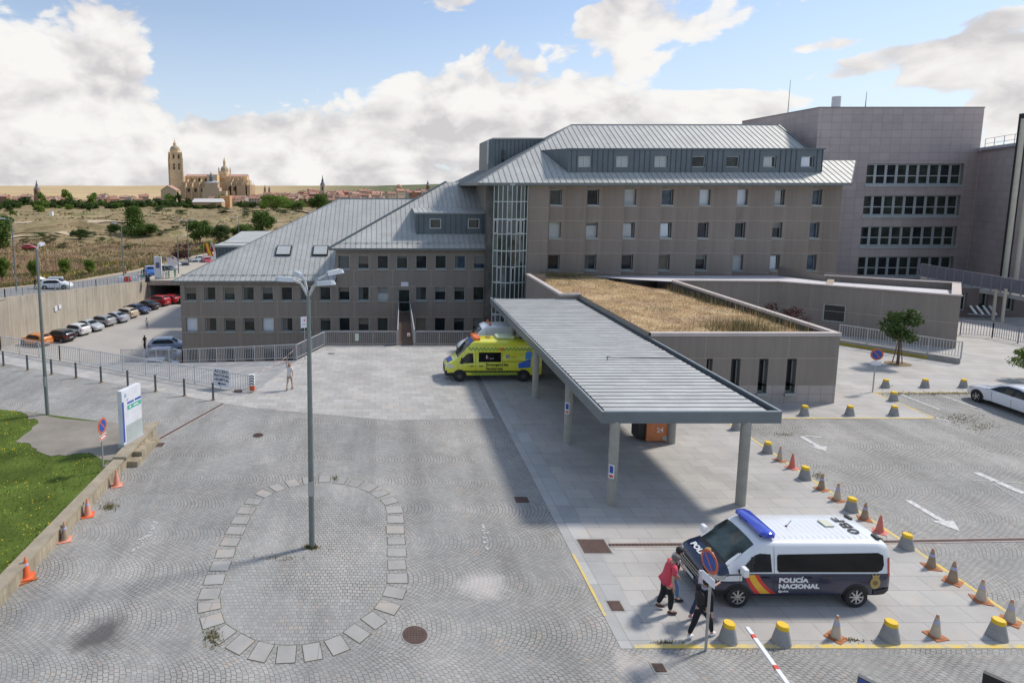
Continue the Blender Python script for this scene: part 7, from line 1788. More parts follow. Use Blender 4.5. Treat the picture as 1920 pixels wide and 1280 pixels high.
    for i, v in enumerate(vs_.v):
        x, y, z = v
        if y > .02 and z < .045: y = .02+(y-.02)*.1; 
        vs_.v[i] = tuple((T @ Vector((x*k, y*k*1.08, z*k))))
    vs_.build('hair', hair, r, smooth=True, world=False)
    for s in (-1, 1):
        mb = MB(); e = (hd+Vector((s*.032, .086, .012)))*k; mb.ball(e, .011*k, 6, 4); mb.build('eye', black, r, world=False)
    if extra: extra(r, k, dict(pel=pel, ch=ch, nk=nk, hd=hd, top=top, ln=ln, tl=tl))
    return r
def cl(n, c, **k): return M('cloth_'+n, c, .85, 0, .1, 5, **k)
def mask(r, k, J):
    mb = MB(); c = (J['hd']+Vector((0,.082,-.045)))*k; mb.ball(c, .05*k, 10, 6, 0, (1,.5,.8)); mb.build('face_mask', M('mask_white',(.6,.68,.75),.7), r, smooth=True, world=False)
pk = G(1246,1146)
person('man in a pink polo shirt and black trousers bending forward beside the police van', (pk.x, pk.y, .012), R(-95)+PI*0, 1.78, .26, .11, cl('pink',(.62,.07,.1)), cl('black',(.012,.012,.014)), M('brown_shoe',(.06,.025,.015),.5), M('short_grey_hair',(.14,.12,.11),.8), arm_l=None, arm_r=None, headtilt=.35, build=1.22, fingers=True, extra=mask)
def cap(r, k, J):
    mask(r, k, J); mb = MB(); c = (J['hd']+Vector((0,.0,.05)))*k; mb.ball(c, .11*k, 14, 6, 0, (1,1.05,.75)); mb.ball(c+Vector((0,.12*k,.0)), .08*k, 10, 4, 0, (1,1,.18)); mb.build('cap', M('black_cap',(.015,.015,.018),.7), r, smooth=True, world=False)
    mb = MB(); mb.ball((J['ch']+Vector((.17,-.02,-.02)))*k, .13*k, 10, 8, 0, (.7,1,1.9)); mb.build('jacket_over_arm', cl('black',(.012,.012,.014)), r, smooth=True, world=False)
person('person in a dark cap and blue jeans walking just behind the man in pink', (pk.x+.38, pk.y+.5, .012), R(-100), 1.66, .22, .16, cl('pale',(.42,.44,.48)), cl('denim',(.12,.2,.36)), black, hair_dark, headtilt=.3, fingers=True, extra=cap)
def bag(r, k, J):
    mb = MB(); mb.ball((J['ch']+Vector((0,-.17,-.02)))*k, .17*k, 12, 8, 0, (.85,.6,1.2)); mb.build('backpack', M('black_backpack',(.01,.01,.011),.6), r, smooth=True, world=False)
    mb = MB(); mb.lathe([(.095*k,-.03*k),(.1*k,.02*k),(.08*k,.05*k)], 14, 0, Matrix.Translation((J['nk']+Vector((0,0,-.01)))*k), cap=False); mb.build('collar', M('patterned_scarf',(.3,.32,.42),.8,0,.5,40), r, smooth=True, world=False)
wp = G(1322,1202)
person('woman all in black with a black backpack and white trainers striding behind the sign pole', (wp.x-.05, wp.y+.12, .012), R(-62), 1.68, .12, .30, cl('black',(.012,.012,.014)), cl('black_wide',(.011,.011,.013)), M('white_trainer',(.7,.7,.72),.5), hair_dark, longsleeve=True, headtilt=.25, fingers=True, extra=bag, build=1.12)
person('person with curly hair in a white top, half hidden behind the woman in black', (wp.x+.28, wp.y+.75, .012), R(-70), 1.62, .1, .24, cl('white',(.65,.65,.67)), cl('dark_blue',(.03,.05,.10)), M('pink_shoe',(.4,.22,.26),.6), M('curly_hair',(.03,.015,.01),.9,0,.3,30), arm_l=((-.06,.12,-.24),(.04,.24,.02)), arm_r=((.06,.12,-.24),(-.04,.24,.02)), headtilt=.3, hairlen=.35)
p = G(543,731); person('woman with one arm raised, in a white top and patterned shorts, crossing the paving', (p.x, p.y, .01), R(-10), 1.64, .03, .2, cl('white_strap',(.6,.58,.57)), cl('patterned',(.32,.27,.22)), M('brown_sandal',(.12,.06,.04),.7), M('light_brown_hair',(.35,.19,.09),.7), arm_l=((-.02,.03,.26),(.03,.02,.25)), short=True, hairlen=.35)
p = G(276,616,-8.88); person('person in a white top and grey trousers walking across the sunken car yard', (p.x, p.y, -8.88), R(20), 1.7, .03, .15, cl('white'+'_strap',(.6,.58,.57)), cl('grey',(.16,.16,.2)), M('red_shoe',(.4,.06,.05),.6))
p = G(270,684,-8.88); person('man in black standing in the shade beside the blue cars', (p.x-.6, p.y+2, -7.6), R(60), 1.78, 0, .05, cl('black',(.012,.012,.014)), cl('black_wide',(.011,.011,.013)), black)
wh = cl('white',(.65,.65,.67)); gr_ = cl('scrub_green',(.03,.3,.2)); 
for px_, Y, lab, sh, pt, pose in ((65,88.5,'person in black top and grey trousers beside the open tailgate of the white car',cl('black',(.012,.012,.014)),cl('grey',(.16,.16,.2)),None),(236,110,'person in an orange brown top behind the red barrier',cl('rust',(.35,.13,.03)),cl('white',(.65,.65,.67)),None),
        (260,105,'person all in white beside the white barrier',wh,wh,None),(266,109,'person in green scrubs left of the totem',gr_,gr_,None),(270,113,'person in black left of the blue van',cl('black',(.012,.012,.014)),cl('black',(.012,.012,.014)),None),
        (274,114,'second person in dark clothes nearest the blue van',cl('dark_blue',(.03,.05,.10)),cl('black',(.012,.012,.014)),None),(306,107.2,'first person in white right of the totem',wh,wh,None),(311,107.5,'second person in white in the group right of the totem',wh,wh,None),(313.5,106.9,'third person in white, touching the one in green',wh,wh,None),
        (317,107.3,'person in green scrubs beside the people in white',gr_,gr_,None),(328.5,108,'person in green scrubs standing apart near the roof edge',gr_,gr_,None),(303,110,'person in red behind the group waving the banner',cl('red',(.4,.04,.03)),cl('grey',(.16,.16,.2)),None)):
    p = F(px_, 520, Y); rr = road_at(Y); z_ = rr[1]+.03 if Y != 107 else -5.2
    if 105 < Y < 110 and px_ > 285: z_ = -5.22
    person(lab, (p.x, Y, z_), R(rnd.uniform(120, 240)), rnd.uniform(1.6, 1.8), 0, .06, sh, pt, black)

# ================================================================== trees and bushes
leafA = mat_leaf('leaf_mid_green', (.045,.09,.018), (.13,.20,.04), .35); leafB = mat_leaf('leaf_dark_green', (.028,.06,.018), (.085,.13,.03), .35)
leafC = mat_leaf('leaf_bright_green', (.075,.135,.018), (.20,.29,.05), .4); leafP = mat_leaf('leaf_purple', (.03,.01,.012), (.09,.03,.03), .6); leafS = mat_leaf('leaf_olive', (.05,.06,.02), (.13,.13,.05), .5)
bark = M('bark', (.12,.09,.065), .95, 0, .25, 5, .5, 20)
def crown_mesh(name, seed, n, lobes, leaf, mat, rx=1.0, rz=1.0, z0=.35, shape='round'):
    rr = random.Random(seed); mb = MB(); L_ = []
    for i in range(lobes):
        if shape == 'cone': t = rr.random(); z = z0+t*(1-z0)*.95; rad = (1-t)*.30+.05; a = rr.uniform(0, 6.28); q = rad*.75*rr.random()**.5; L_.append((q*math.cos(a), q*math.sin(a), z, .12+.12*(1-t)))
        else:
            a = rr.uniform(0, 6.28); q = .30*rr.random()**.5; z = z0+(1-z0)*(.18+.64*rr.random()); s_ = 1-abs((z-(z0+1)/2)/(1-z0))*.7; L_.append((q*s_*1.25*math.cos(a), q*s_*1.25*math.sin(a), z, rr.uniform(.10,.19)))
    for _ in range(n):
        lx, ly, lz, lr = rr.choice(L_); u = Vector((rr.gauss(0,1), rr.gauss(0,1), rr.gauss(0,1))).normalized(); q = lr*rr.random()**.33*(1+.25*rr.random())
        c = Vector((lx*rx, ly*rx, lz))+Vector((u.x*q*rx, u.y*q*rx, u.z*q*.8*rz)); a = (u*.6+Vector((rr.gauss(0,1), rr.gauss(0,1), rr.gauss(0,1)))).normalized(); b2 = a.orthogonal().normalized(); d_ = a.cross(b2); s_ = leaf*rr.uniform(.6,1.4); th_ = rr.uniform(0,6.28); e1 = b2*math.cos(th_)+d_*math.sin(th_); e2 = a.cross(e1)
        mb.add([c-e1*s_, c-e2*s_*.55, c+e1*s_, c+e2*s_*.55], [(0,1,2,3)])
    me = mb
    return me, L_
TREES = {}
def tree_proto(kind, seed, n, lobes, leaf, mat, **kw):
    mb, L_ = crown_mesh(kind, seed, n, lobes, leaf, mat, **kw); cr = bpy.data.meshes.new('crown'); cr.from_pydata(mb.v, [], mb.f); cr.materials.append(mat); 
    rr = random.Random(seed+5); t = MB(); z0 = kw.get('z0', .35); t.tube((0,0,-.03),(.01,0,z0+.25),.028,.016,8)
    for lx, ly, lz, lr in L_[:9]: t.tube((.005,0,z0*.8+rr.random()*.15),(lx*kw.get('rx',1),ly*kw.get('rx',1),lz),.012,.004,5,cap=False)
    tm = bpy.data.meshes.new('trunk'); tm.from_pydata([tuple(v) for v in t.v], [], t.f); tm.materials.append(bark); TREES[kind] = (cr, tm)
tree_proto('broad0', 1, 7500, 30, .024, leafA, rx=1.0, z0=.16); tree_proto('broad1', 2, 7000, 26, .024, leafB, rx=1.05, z0=.12); tree_proto('bright', 3, 6000, 26, .024, leafC, rx=1.15, z0=.12)
tree_proto('tall', 4, 4200, 22, .024, leafC, rx=.62, z0=.12); tree_proto('cone', 5, 7500, 60, .022, leafA, rx=1.2, z0=.03, shape='cone'); tree_proto('bush', 6, 2600, 16, .03, leafB, rx=1.7, z0=.02)
tree_proto('olive', 7, 2400, 16, .03, leafS, rx=1.6, z0=.02); tree_proto('purple', 8, 3600, 24, .02, leafP, rx=1.1, z0=.03); tree_proto('far', 9, 1100, 16, .06, leafA, rx=1.1, z0=.02); tree_proto('fard', 10, 1100, 16, .06, leafB, rx=1.1, z0=.02); tree_proto('farc', 12, 1100, 16, .06, leafC, rx=1.0, z0=.02)
tree_proto('street', 11, 1900, 15, .03, leafB, rx=.95, z0=.42)
def tree(kind, loc, h, label=None, group=None, wide=1.0, name='tree', cat='tree', trunk=True):
    r = bpy.data.objects.new(name, None); col.objects.link(r); r.location = loc; r.rotation_euler = (0,0,rnd.uniform(0,6.28)); r.scale = (h*wide*rnd.uniform(.9,1.1), h*wide*rnd.uniform(.9,1.1), h); tag(r, label, cat, group)
    for i, nm in ((0,'crown'),(1,'trunk')):
        if i and not trunk: continue
        o = bpy.data.objects.new(nm, TREES[kind][i]); col.objects.link(o); o.parent = r
    return r
def ptree(kind, px_, pyb, pyt, Y, label, group=None, wide=1.0, name='tree', cat='tree', trunk=True):
    x = F(px_, pyb, Y).x; z = terr(x, Y); b_ = F(px_, pyb, Y).z; top = F(px_, pyt, Y).z; z = min(b_, z+.5) if b_ > z else b_; z = min(z, terr(x, Y))
    return tree(kind, (x, Y, z), top-z, label, group, wide, name, cat, trunk)
ptree('broad0', -12, 478, 396, 150, 'large dark green tree cut by the left picture edge in the scrubland', wide=1.0)
ptree('cone', 252, 446, 388, 250, 'tallest green tree in the middle of the scrubland, above the road', wide=1.25)
ptree('broad0', 275, 447, 418, 248, 'lower green tree on the right flank of the tallest scrubland tree', wide=1.5)
ptree('broad1', 215, 436, 417, 262, 'small round tree left of the tallest scrubland tree', wide=1.2)
ptree('broad1', 150, 452, 427, 226, 'dark double-crowned bushy tree alone on the left of the scrubland', wide=1.3)
ptree('bush', 168, 446, 431, 228, 'lower dark bush attached to the right of the double-crowned tree', wide=1.0, name='bush', cat='bush', trunk=False)
ptree('broad0', 376, 462, 410, 205, 'leafy green tree behind the flags, left of the dark zinc box', wide=1.05)
ptree('broad1', 411, 458, 418, 210, 'leafy green tree immediately left of the dark zinc box', wide=1.15)
ptree('broad0', 494, 436, 392, 235, 'green tree standing above the slope of the metal roof', wide=.9)
ptree('broad0', 454, 440, 418, 215, 'pair-like green tree just above the dark zinc box', wide=1.4)
ptree('bright', 393, 478, 450, 175, 'bright green tree low behind the flags', wide=1.2)
ptree('purple', 341, 489, 452, 140, 'purple leaved bush beside the lamp posts on the upper road', wide=1.1, name='bush', cat='bush', trunk=False)
ptree('bush', 304, 394, 382, 560, 'round dark bush on the pale ridge of the scrubland', wide=1.3, name='bush', cat='bush', trunk=False)
for px_, yb, yt, Y, lab in ((62,512,485,112,'young bright green sapling left of the white car'),(121,502,483,116,'young sapling above the white car'),(168,503,484,117,'third sapling along the verge, left of the barriers'),(3,516,480,108,'sapling at the left picture edge on the verge')):
    ptree('tall', px_, yb, yt, Y, lab, wide=1.0, name='sapling')
# bushes scattered over the scrub
for i, (px_, py_) in enumerate(((340,406),(398,393),(378,390),(395,377),(440,372),(461,402),(462,410),(470,391),(322,389),(100,452),(75,455),(48,460),(60,470),(88,460),(190,455),(300,442),(315,438),(345,428),(330,432),(360,425),(205,440),(120,470),(240,470),(560,400),(530,404),(420,400))):
    Y = None
    for yy in range(90, 1000, 6):
        x = F(px_, py_, yy).x
        if F(px_, py_, yy).z < terr(x, yy): Y = yy; break
    if Y is None: continue
    x = F(px_, py_, Y).x; h_ = max(1.2, Y*rnd.uniform(.008,.014)); tree(('bush','olive')[i % 2], (x, Y, terr(x, Y)-.1), h_, ('dark green round bush growing in the dry scrubland','olive green bush growing in the dry scrubland')[i % 2], 'bushes scattered in the scrubland', 1.2, 'bush', 'bush', False)
# scrub tussocks: dry weeds by the road and yellow flowering verge
dryw = mat_leaf('dry_weed', (.22,.145,.085), (.46,.33,.20), .1); grw = mat_leaf('green_weed', (.085,.09,.03), (.22,.20,.075), .15); yfl = M('yellow_broom', (.55,.48,.04), .8)
def scrub(n, ya, yb, matsf, hs, ls):
    mb = MB()
    for _ in range(n):
        y = ya+(yb-ya)*rnd.random()**1.3; rr = road_at(min(y, 239)); xmax = rr[0]-8.5; xr = rnd.random(); x = (xmax)+(-.70*y-4-xmax)*xr if y < 130 else rnd.uniform(-.70*y, xmax if y < 240 else .12*y)
        if x > xmax and y < 240: continue
        z = terr(x, y); m_ = matsf(x, y); h_ = hs*rnd.uniform(.4,1.4)*(1+y/260); 
        for _k in range(3):
            a = rnd.uniform(0, 6.28); w_ = ls*(1+y/160)*rnd.uniform(.6,1.2); tx, ty = rnd.gauss(0,.35)*h_, rnd.gauss(0,.35)*h_; ox, oy = rnd.gauss(0,.4), rnd.gauss(0,.4)
            mb.add([(x+ox-math.cos(a)*w_, y+oy-math.sin(a)*w_, z-.1),(x+ox+math.cos(a)*w_, y+oy+math.sin(a)*w_, z-.1),(x+ox+tx, y+oy+ty, z+h_)], [(0,1,2)], m_)
    return mb
def mf_(x, y):
    rr = road_at(min(y, 239)); d_ = rr[0]-8-x; a = noise.noise(Vector((x/14, y/14, 3)))
    if d_ < 6 and rnd.random() < .8: return 1
    if d_ < 13 and x < -60 and a > -.3 and rnd.random() < .4: return 2 if rnd.random() < .3 else 1
    return 1 if a > .12 and rnd.random() < .8 else 0
scm = scrub(11000, 84, 215, mf_, .34, .09)
def scrub2(mb, n, ya, yb):
    for _ in range(n*6):
        y = ya+(yb-ya)*rnd.random()**1.2; x = rnd.uniform(-.72*y, .15*y)
        if x > road_at(min(y, 239))[0]-9 and y < 240: continue
        a = noise.noise(Vector((x/16, y/22, 6)))+.5*noise.noise(Vector((x/50, y/60, 2)))
        if a < .16: continue
        z = terr(x, y); h_ = rnd.uniform(.2,.5)*(1+y/420); m_ = 1 if a > .3 or rnd.random() < .5 else 0
        for _k in range(3):
            t_ = rnd.uniform(0, 6.28); w_ = .2*(1+y/160); mb.add([(x-math.cos(t_)*w_+rnd.gauss(0,.5), y, z-.1),(x+math.cos(t_)*w_+rnd.gauss(0,.5), y+rnd.gauss(0,.5), z-.1),(x+rnd.gauss(0,.4), y+rnd.gauss(0,.4), z+h_)], [(0,1,2)], m_)
scrub2(scm, 1500, 170, 640)
tag(scm.build('scrub_vegetation', [dryw, grw, yfl]), 'dry brown and olive scrub with yellow flowers covering the waste ground beyond the road', 'scrub', kind='stuff')
# tree belt between scrubland and town
belt = 0
for i in range(150):
    px_ = -20+i*4.4+rnd.uniform(-5, 5); Y = rnd.uniform(760, 940); x = F(px_, 380, Y).x; z = terr(x, Y)
    if 395 < px_ < 440: continue
    hh = rnd.uniform(7, 14); k = rnd.choice(['far','fard','farc','fard'])
    tree(k, (x, Y, z-.5), hh, {'far':'mid green tree in the belt in front of the town','fard':'dark green tree in the belt in front of the town','farc':'bright green tree in the belt in front of the town'}[k], 'trees of the belt in front of the town', rnd.uniform(.9,1.5), 'tree', 'tree', False)
for i in range(70):
    px_ = rnd.uniform(-20, 330) if i < 46 else rnd.uniform(330, 640); Y = rnd.uniform(560, 800) if i < 30 else rnd.uniform(800, 1150); x = F(px_, 380, Y).x
    if F(px_, 400, Y).z > 0: pass
    if Y < 760 and px_ > 180: continue
    k = rnd.choice(['far','fard','farc']); tree(k, (x, Y, terr(x, Y)-.5), rnd.uniform(6, 12), {'far':'mid green tree among the houses and fields','fard':'dark green tree among the houses and fields','farc':'bright green tree among the houses and fields'}[k], 'trees among the houses', rnd.uniform(.9,1.6), 'tree', 'tree', False)
for px_, yt, w_, lab in ((127,348,.62,'tall poplar-like green tree left of the middle of the tree belt'),(79,354,.5,'slender green tree beside the small brick church tower'),(173,356,.8,'tall green tree right of the poplar-like tree'),(318,358,.9,'tall green tree directly below the cathedral tower'),(335,357,.4,'narrow dark cypress below the cathedral tower'),(413,359,.8,'small green tree on the wall before the cathedral')):
    Y = 880; x = F(px_, 380, Y).x; z = terr(x, Y); t_ = F(px_, yt, Y).z; tree('farc' if w_ > .45 else 'fard', (x, Y, z), t_-z, lab, None, w_, 'tree', 'tree', False)
for px_, yb, yt, Y, w_, k, lab in ((513,388,362,640,1.5,'bright','large round bright green tree right of the cathedral'),(597,388,360,560,1.0,'broad0','large green tree just above the metal roof ridge'),(548,387,374,600,1.6,'bright','lower round bright green tree right of the largest one'),(560,390,378,590,1.2,'broad0','small green tree beside the car park in the distance')):
    x = F(px_, yb, Y).x; t_ = F(px_, yt, Y).z; z = terr(x, Y); tree(k, (x, Y, z), t_-z, lab, None, w_)
# small street tree in the paving on the right, with stakes
t0 = G(1683,682); r = tree('street', (t0.x, t0.y, 0), 3.45, 'small bushy green tree with wooden stakes in the paving before the ramp railing', None, .95)
r.rotation_euler = (0,0,.6); sc_ = Vector(r.scale)
mb = MB()
for a in (0, 2.1, 4.2): mb.tube((t0.x+.28*math.cos(a), t0.y+.28*math.sin(a), 0), (t0.x+.1*math.cos(a), t0.y+.1*math.sin(a), 1.35), .03, .025, 6)
tag(mb.build('tree_stakes', M('stake_wood', (.2,.12,.08), .9)), 'three brown wooden stakes around the trunk of the small paving tree', 'stakes')
mb = MB(); mb.poly([(t0.x+.75*math.cos(k*PI/8), t0.y+.6*math.sin(k*PI/8), .013) for k in range(16)]); struct(mb.build('tree_pit', M('tree_pit_soil', (.2,.15,.08), .95, 0, .3, 5)))
p = G(1932,715); tree('bright', (p.x+.25, p.y, 0), 2.0, 'bright green leaves of a small tree entering at the right picture edge', None, 1.1)
for px_, py_, s_, lab in ((1463,590,2.1,'purple leaved bush in the gap behind the green roofed annex'),(1500,603,1.7,'lower purple leaved bush right of the taller purple bush')):
    p = F(px_, py_, 42.5); tree('purple', (p.x, 42.5, .0), s_*1.45, lab, None, 1.0, 'bush', 'bush')

# ================================================================== town and cathedral
wallc = [M('house_wall_cream',(.50,.40,.30),.9,0,.06,.05), M('house_wall_pale',(.52,.46,.40),.9,0,.06,.05), M('house_wall_brick',(.34,.17,.11),.9,0,.06,.05), M('house_wall_ochre',(.47,.31,.19),.9,0,.06,.05)]
roofc = [M('tile_roof_terracotta',(.40,.205,.145),.9,0,.14,.2), M('tile_roof_brown',(.31,.175,.13),.9,0,.14,.2), M('tile_roof_pink',(.46,.27,.21),.9,0,.14,.2)]
wn_ = M('far_window',(.06,.055,.05),.4)
protos = []
def house_meshes(seed):
    rr = random.Random(seed); w_, d_, h_, rh = 1.0, rr.uniform(.6,1.0), rr.uniform(.45,.8), rr.uniform(.16,.26)
    a = MB(); a.box(-w_/2,w_/2,-d_/2,d_/2,-.5,h_); a.add([(-w_/2,-d_/2,h_),(-w_/2,d_/2,h_),(-w_/2,0,h_+rh)],[(0,2,1)]); a.add([(w_/2,-d_/2,h_),(w_/2,d_/2,h_),(w_/2,0,h_+rh)],[(0,1,2)])
    b_ = MB(); e = .04; b_.add([(-w_/2-e,-d_/2-e,h_-.02),(w_/2+e,-d_/2-e,h_-.02),(w_/2+e,0,h_+rh),(-w_/2-e,0,h_+rh),(-w_/2-e,d_/2+e,h_-.02),(w_/2+e,d_/2+e,h_-.02)],[(0,1,2,3),(3,2,5,4)]); b_.box(.2,.27,-.05,.05,h_+rh-.1,h_+rh+.1)
    c = MB(); 
    for i in range(4):
        for j in range(2): x = -.38+i*.23; c.box(x,x+.07,-d_/2-.006,-d_/2,h_-.2-j*.24,h_-.08-j*.24)
    return a, b_, c
HM = []
for s_ in range(4):
    for wc_ in range(4):
        if (s_+wc_) % 2 and wc_ > 1: continue
        a, b_, c = house_meshes(s_*7+wc_); ms = []
        a.m = [0]*len(a.f); a.add(c.v, c.f, 1)
        for q, mt, nm in ((a, (wallc[wc_], wn_), 'wall'), (b_, (roofc[(s_+wc_) % 3],), 'roof')):
            me = bpy.data.meshes.new(nm); me.from_pydata([tuple(v) for v in q.v], [], q.f); [me.materials.append(x_) for x_ in mt]; me.polygons.foreach_set('material_index', q.m); ms.append((nm, me))
        HM.append((wc_, (s_+wc_) % 3, ms))
wl_ = ['cream','pale grey','brick','ochre']; rl_ = ['terracotta','brown','pink']
def house(x, y, s, z=None, h=1.0, ang=None):
    wc_, rc_, ms = rnd.choice(HM); r = bpy.data.objects.new('town_house', None); col.objects.link(r)
    r.location = (x, y, terr(x, y) if z is None else z); r.rotation_euler = (0,0,rnd.uniform(-.7,.7) if ang is None else ang); r.scale = (s, s, s*h)
    tag(r, wl_[wc_]+' walled house with a '+rl_[rc_]+' tiled roof in the distant town', 'house', 'houses of the distant town')
    for nm, me in ms: o = bpy.data.objects.new(nm, me); col.objects.link(o); o.parent = r
def town(n, pxa, pxb, Ya, Yb, zlo=0, s=(9,16)):
    for _ in range(n):
        px_ = rnd.uniform(pxa, pxb); Y = rnd.uniform(Ya, Yb); x = F(px_, 370, Y).x; house(x, Y, rnd.uniform(*s), terr(x, Y)+zlo, rnd.uniform(.75,1.1))
town(34, 0, 110, 930, 1080, 3); town(26, 110, 320, 980, 1120, 3); town(22, 345, 480, 900, 985, 2, (10,18))
town(130, 470, 720, 960, 1450, 7); town(70, 560, 840, 1200, 1900, 12, (10,19)); town(20, 480, 700, 800, 960, 3)
for px_, Y, w_, d_, h_, wc_, lab in ((578,800,34,14,11,2,'long brick building with a pink roof right of the bright green trees'),(680,1000,40,16,16,1,'long pale block with many windows and a red roof in the town'),(650,990,7,8,21,2,'tall narrow brick block in the town, left of the pale long block')):
    x = F(px_, 380, Y).x; z = terr(x, Y); r = thing('town_building', lab, 'building', (x, Y, z)); mb = MB(); mb.box(x-w_/2,x+w_/2,Y-d_/2,Y+d_/2,z-3,z+h_); mb.build('wall', wallc[wc_], r)
    mb = MB(); mb.add([(x-w_/2-.6,Y-d_/2-.6,z+h_),(x+w_/2+.6,Y-d_/2-.6,z+h_),(x+w_/2-3,Y,z+h_+3),(x-w_/2+3,Y,z+h_+3),(x-w_/2-.6,Y+d_/2+.6,z+h_),(x+w_/2+.6,Y+d_/2+.6,z+h_)],[(0,1,2,3),(3,2,5,4),(0,3,4),(1,5,2)]) if w_ > 10 else mb.box(x-w_/2,x+w_/2,Y-d_/2,Y+d_/2,z+h_,z+h_+.5); mb.build('roof', roofc[2 if wc_ == 2 else 0], r)
    mb = MB(); 
    for i in range(int(w_/3)):
        for j in range(3): mb.box(x-w_/2+1+i*3,x-w_/2+2.2+i*3,Y-d_/2-.08,Y-d_/2,z+h_-2.6-j*3.4,z+h_-1-j*3.4)
    mb.build('window', wn_, r)
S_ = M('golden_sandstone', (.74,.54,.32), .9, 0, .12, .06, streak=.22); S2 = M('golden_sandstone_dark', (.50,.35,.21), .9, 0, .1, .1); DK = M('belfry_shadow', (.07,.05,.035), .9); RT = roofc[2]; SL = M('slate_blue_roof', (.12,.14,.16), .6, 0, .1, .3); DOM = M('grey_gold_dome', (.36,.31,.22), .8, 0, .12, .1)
Yc = 1035.0
def cp_(px_, py_, Y=Yc): q = F(px_, py_, Y); return q.x, q.z
ca = thing('cathedral', 'golden stone cathedral on the horizon with a tall domed tower, buttressed nave and crossing dome', 'cathedral', (cp_(390,366)[0], Yc, -20))
zb = -24
def Z(py_): return F(400, py_, Yc).z
def X(px_): return F(px_, 350, Yc).x
# tower
xc, hw = X(330), (X(343.6)-X(316.4))/2
mb = MB(); T = Matrix.Translation((xc, Yc+2, 0)) @ Matrix.Rotation(R(28), 4, 'Z'); s_ = hw/ (math.cos(R(28))+math.sin(R(28)))*1.0
lv = [(zb,1.02),(Z(335),1.0),(Z(312),.98),(Z(286),.96)]
for (za, fa), (zb2, fb) in zip(lv, lv[1:]): mb.box(-s_*fa,s_*fa,-s_*fa,s_*fa,za,zb2-.8,0,T); mb.box(-s_*fa-.5,s_*fa+.5,-s_*fa-.5,s_*fa+.5,zb2-.8,zb2,0,T)
for sx_ in (-1,1):
    for sy_ in (-1,1): mb.box(sx_*s_-1.3,sx_*s_+1.3,sy_*s_-1.3,sy_*s_+1.3,zb,Z(296),0,T); mb.lathe([(1.1,Z(296)),(.9,Z(288)),(.05,Z(283))],8,0,T @ Matrix.Translation((sx_*s_,sy_*s_,0)))
tw_ = mb.build('tower', S_, ca)
mb = MB()
for f in range(4):
    Tf = T @ Matrix.Rotation(f*PI/2, 4, 'Z')
    for z0, z1, n_ in ((Z(318),Z(307),2),(Z(298),Z(290),2)):
        for k in range(n_): x = -s_*.45+k*s_*.9; mb.box(x-1.35,x+1.35,-s_-.1-.02,-s_-.05,z0,z1-1.2,0,Tf); mb.lathe([(1.35,-.06),(1.35,0)],12,0,Tf @ Matrix.Translation((x,-s_-.06,z1-1.2)) @ Matrix.Rotation(PI/2,4,'X'))
mb.build('belfry_opening', DK, tw_)
mb = MB(); T0 = Matrix.Translation((xc, Yc+2, 0)); mb.lathe([(s_*1.02,Z(286)),(s_*.98,Z(281)),(s_*1.02,Z(280.5))],8,0,T0); mb.lathe([(s_*.86,Z(281)),(s_*.83,Z(278)),(s_*.66,Z(275)),(s_*.36,Z(273.5))],16,1,T0)
mb.lathe([(s_*.34,Z(274)),(s_*.3,Z(270)),(s_*.34,Z(269.7)),(s_*.22,Z(267.5)),(s_*.08,Z(265)),(.25,Z(262)),(.05,Z(260))],10,0,T0); mb.build('tower_dome', [S_, DOM], ca, smooth=False)
# nave with side aisle, flying buttresses and pinnacles
mb = MB(); xa, xb = X(344), X(461); yN = Yc+10
mb.box(xa,xb,yN,yN+18,zb,Z(331)); mb.build('nave', S_, ca); mb = MB(); mb.add([(xa,yN-1,Z(331)),(xb,yN-1,Z(331)),(xb,yN+9,Z(326.5)),(xa,yN+9,Z(326.5)),(xa,yN+19,Z(331)),(xb,yN+19,Z(331))],[(0,1,2,3),(3,2,5,4),(0,3,4),(1,5,2)]); mb.build('nave_roof', RT, ca)
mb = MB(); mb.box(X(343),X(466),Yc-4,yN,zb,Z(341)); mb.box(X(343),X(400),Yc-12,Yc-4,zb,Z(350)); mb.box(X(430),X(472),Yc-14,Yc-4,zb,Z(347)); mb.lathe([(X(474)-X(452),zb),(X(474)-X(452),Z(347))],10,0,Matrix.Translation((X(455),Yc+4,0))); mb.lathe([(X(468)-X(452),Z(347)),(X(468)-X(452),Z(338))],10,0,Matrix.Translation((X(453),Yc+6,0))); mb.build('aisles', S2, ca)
mb = MB(); pin = MB(); 
bxs = [352,364,377,390] + [436,446,456,465]
for b_ in bxs:
    x = X(b_); mb.box(x-1.0,x+1.0,Yc-14,Yc-4,zb,Z(348)); mb.add([(x-.7,Yc-10,Z(346)),(x+.7,Yc-10,Z(346)),(x+.7,yN,Z(334)),(x-.7,yN,Z(334)),(x-.7,Yc-10,Z(349)),(x+.7,Yc-10,Z(349)),(x+.7,yN,Z(338)),(x-.7,yN,Z(338))],[(0,1,2,3),(7,6,5,4),(0,4,5,1),(1,5,6,2),(3,7,4,0)])
for b_, y0, y1, y_ in [(346,333,324,0)]+[(350+i*9.4,332.5,327,8) for i in range(8)]+[(430+i*7,333,327,8) for i in range(5)]+[(b,347,341,-10) for b in bxs]+[(462,345,335,-3),(466,343,337,0),(469,346,337,-4),(472,348,336,-2),(475,352,338,0),(460,336,325,4),(457,333,325,4),(394,327,322,4)]:
    x = X(b_); mb.box(x-.55,x+.55,Yc+y_-.55,Yc+y_+.55,Z(y0+2),Z(y0)); pin = MB(); pin.lathe([(.75,Z(y0+8)),(.7,Z(y0)),(.05,Z(y1))],6,0,Matrix.Translation((x,Yc+y_,0))); pin.build('pinnacle', S_, ca)
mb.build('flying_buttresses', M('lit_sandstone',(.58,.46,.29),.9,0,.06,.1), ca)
mb = MB()
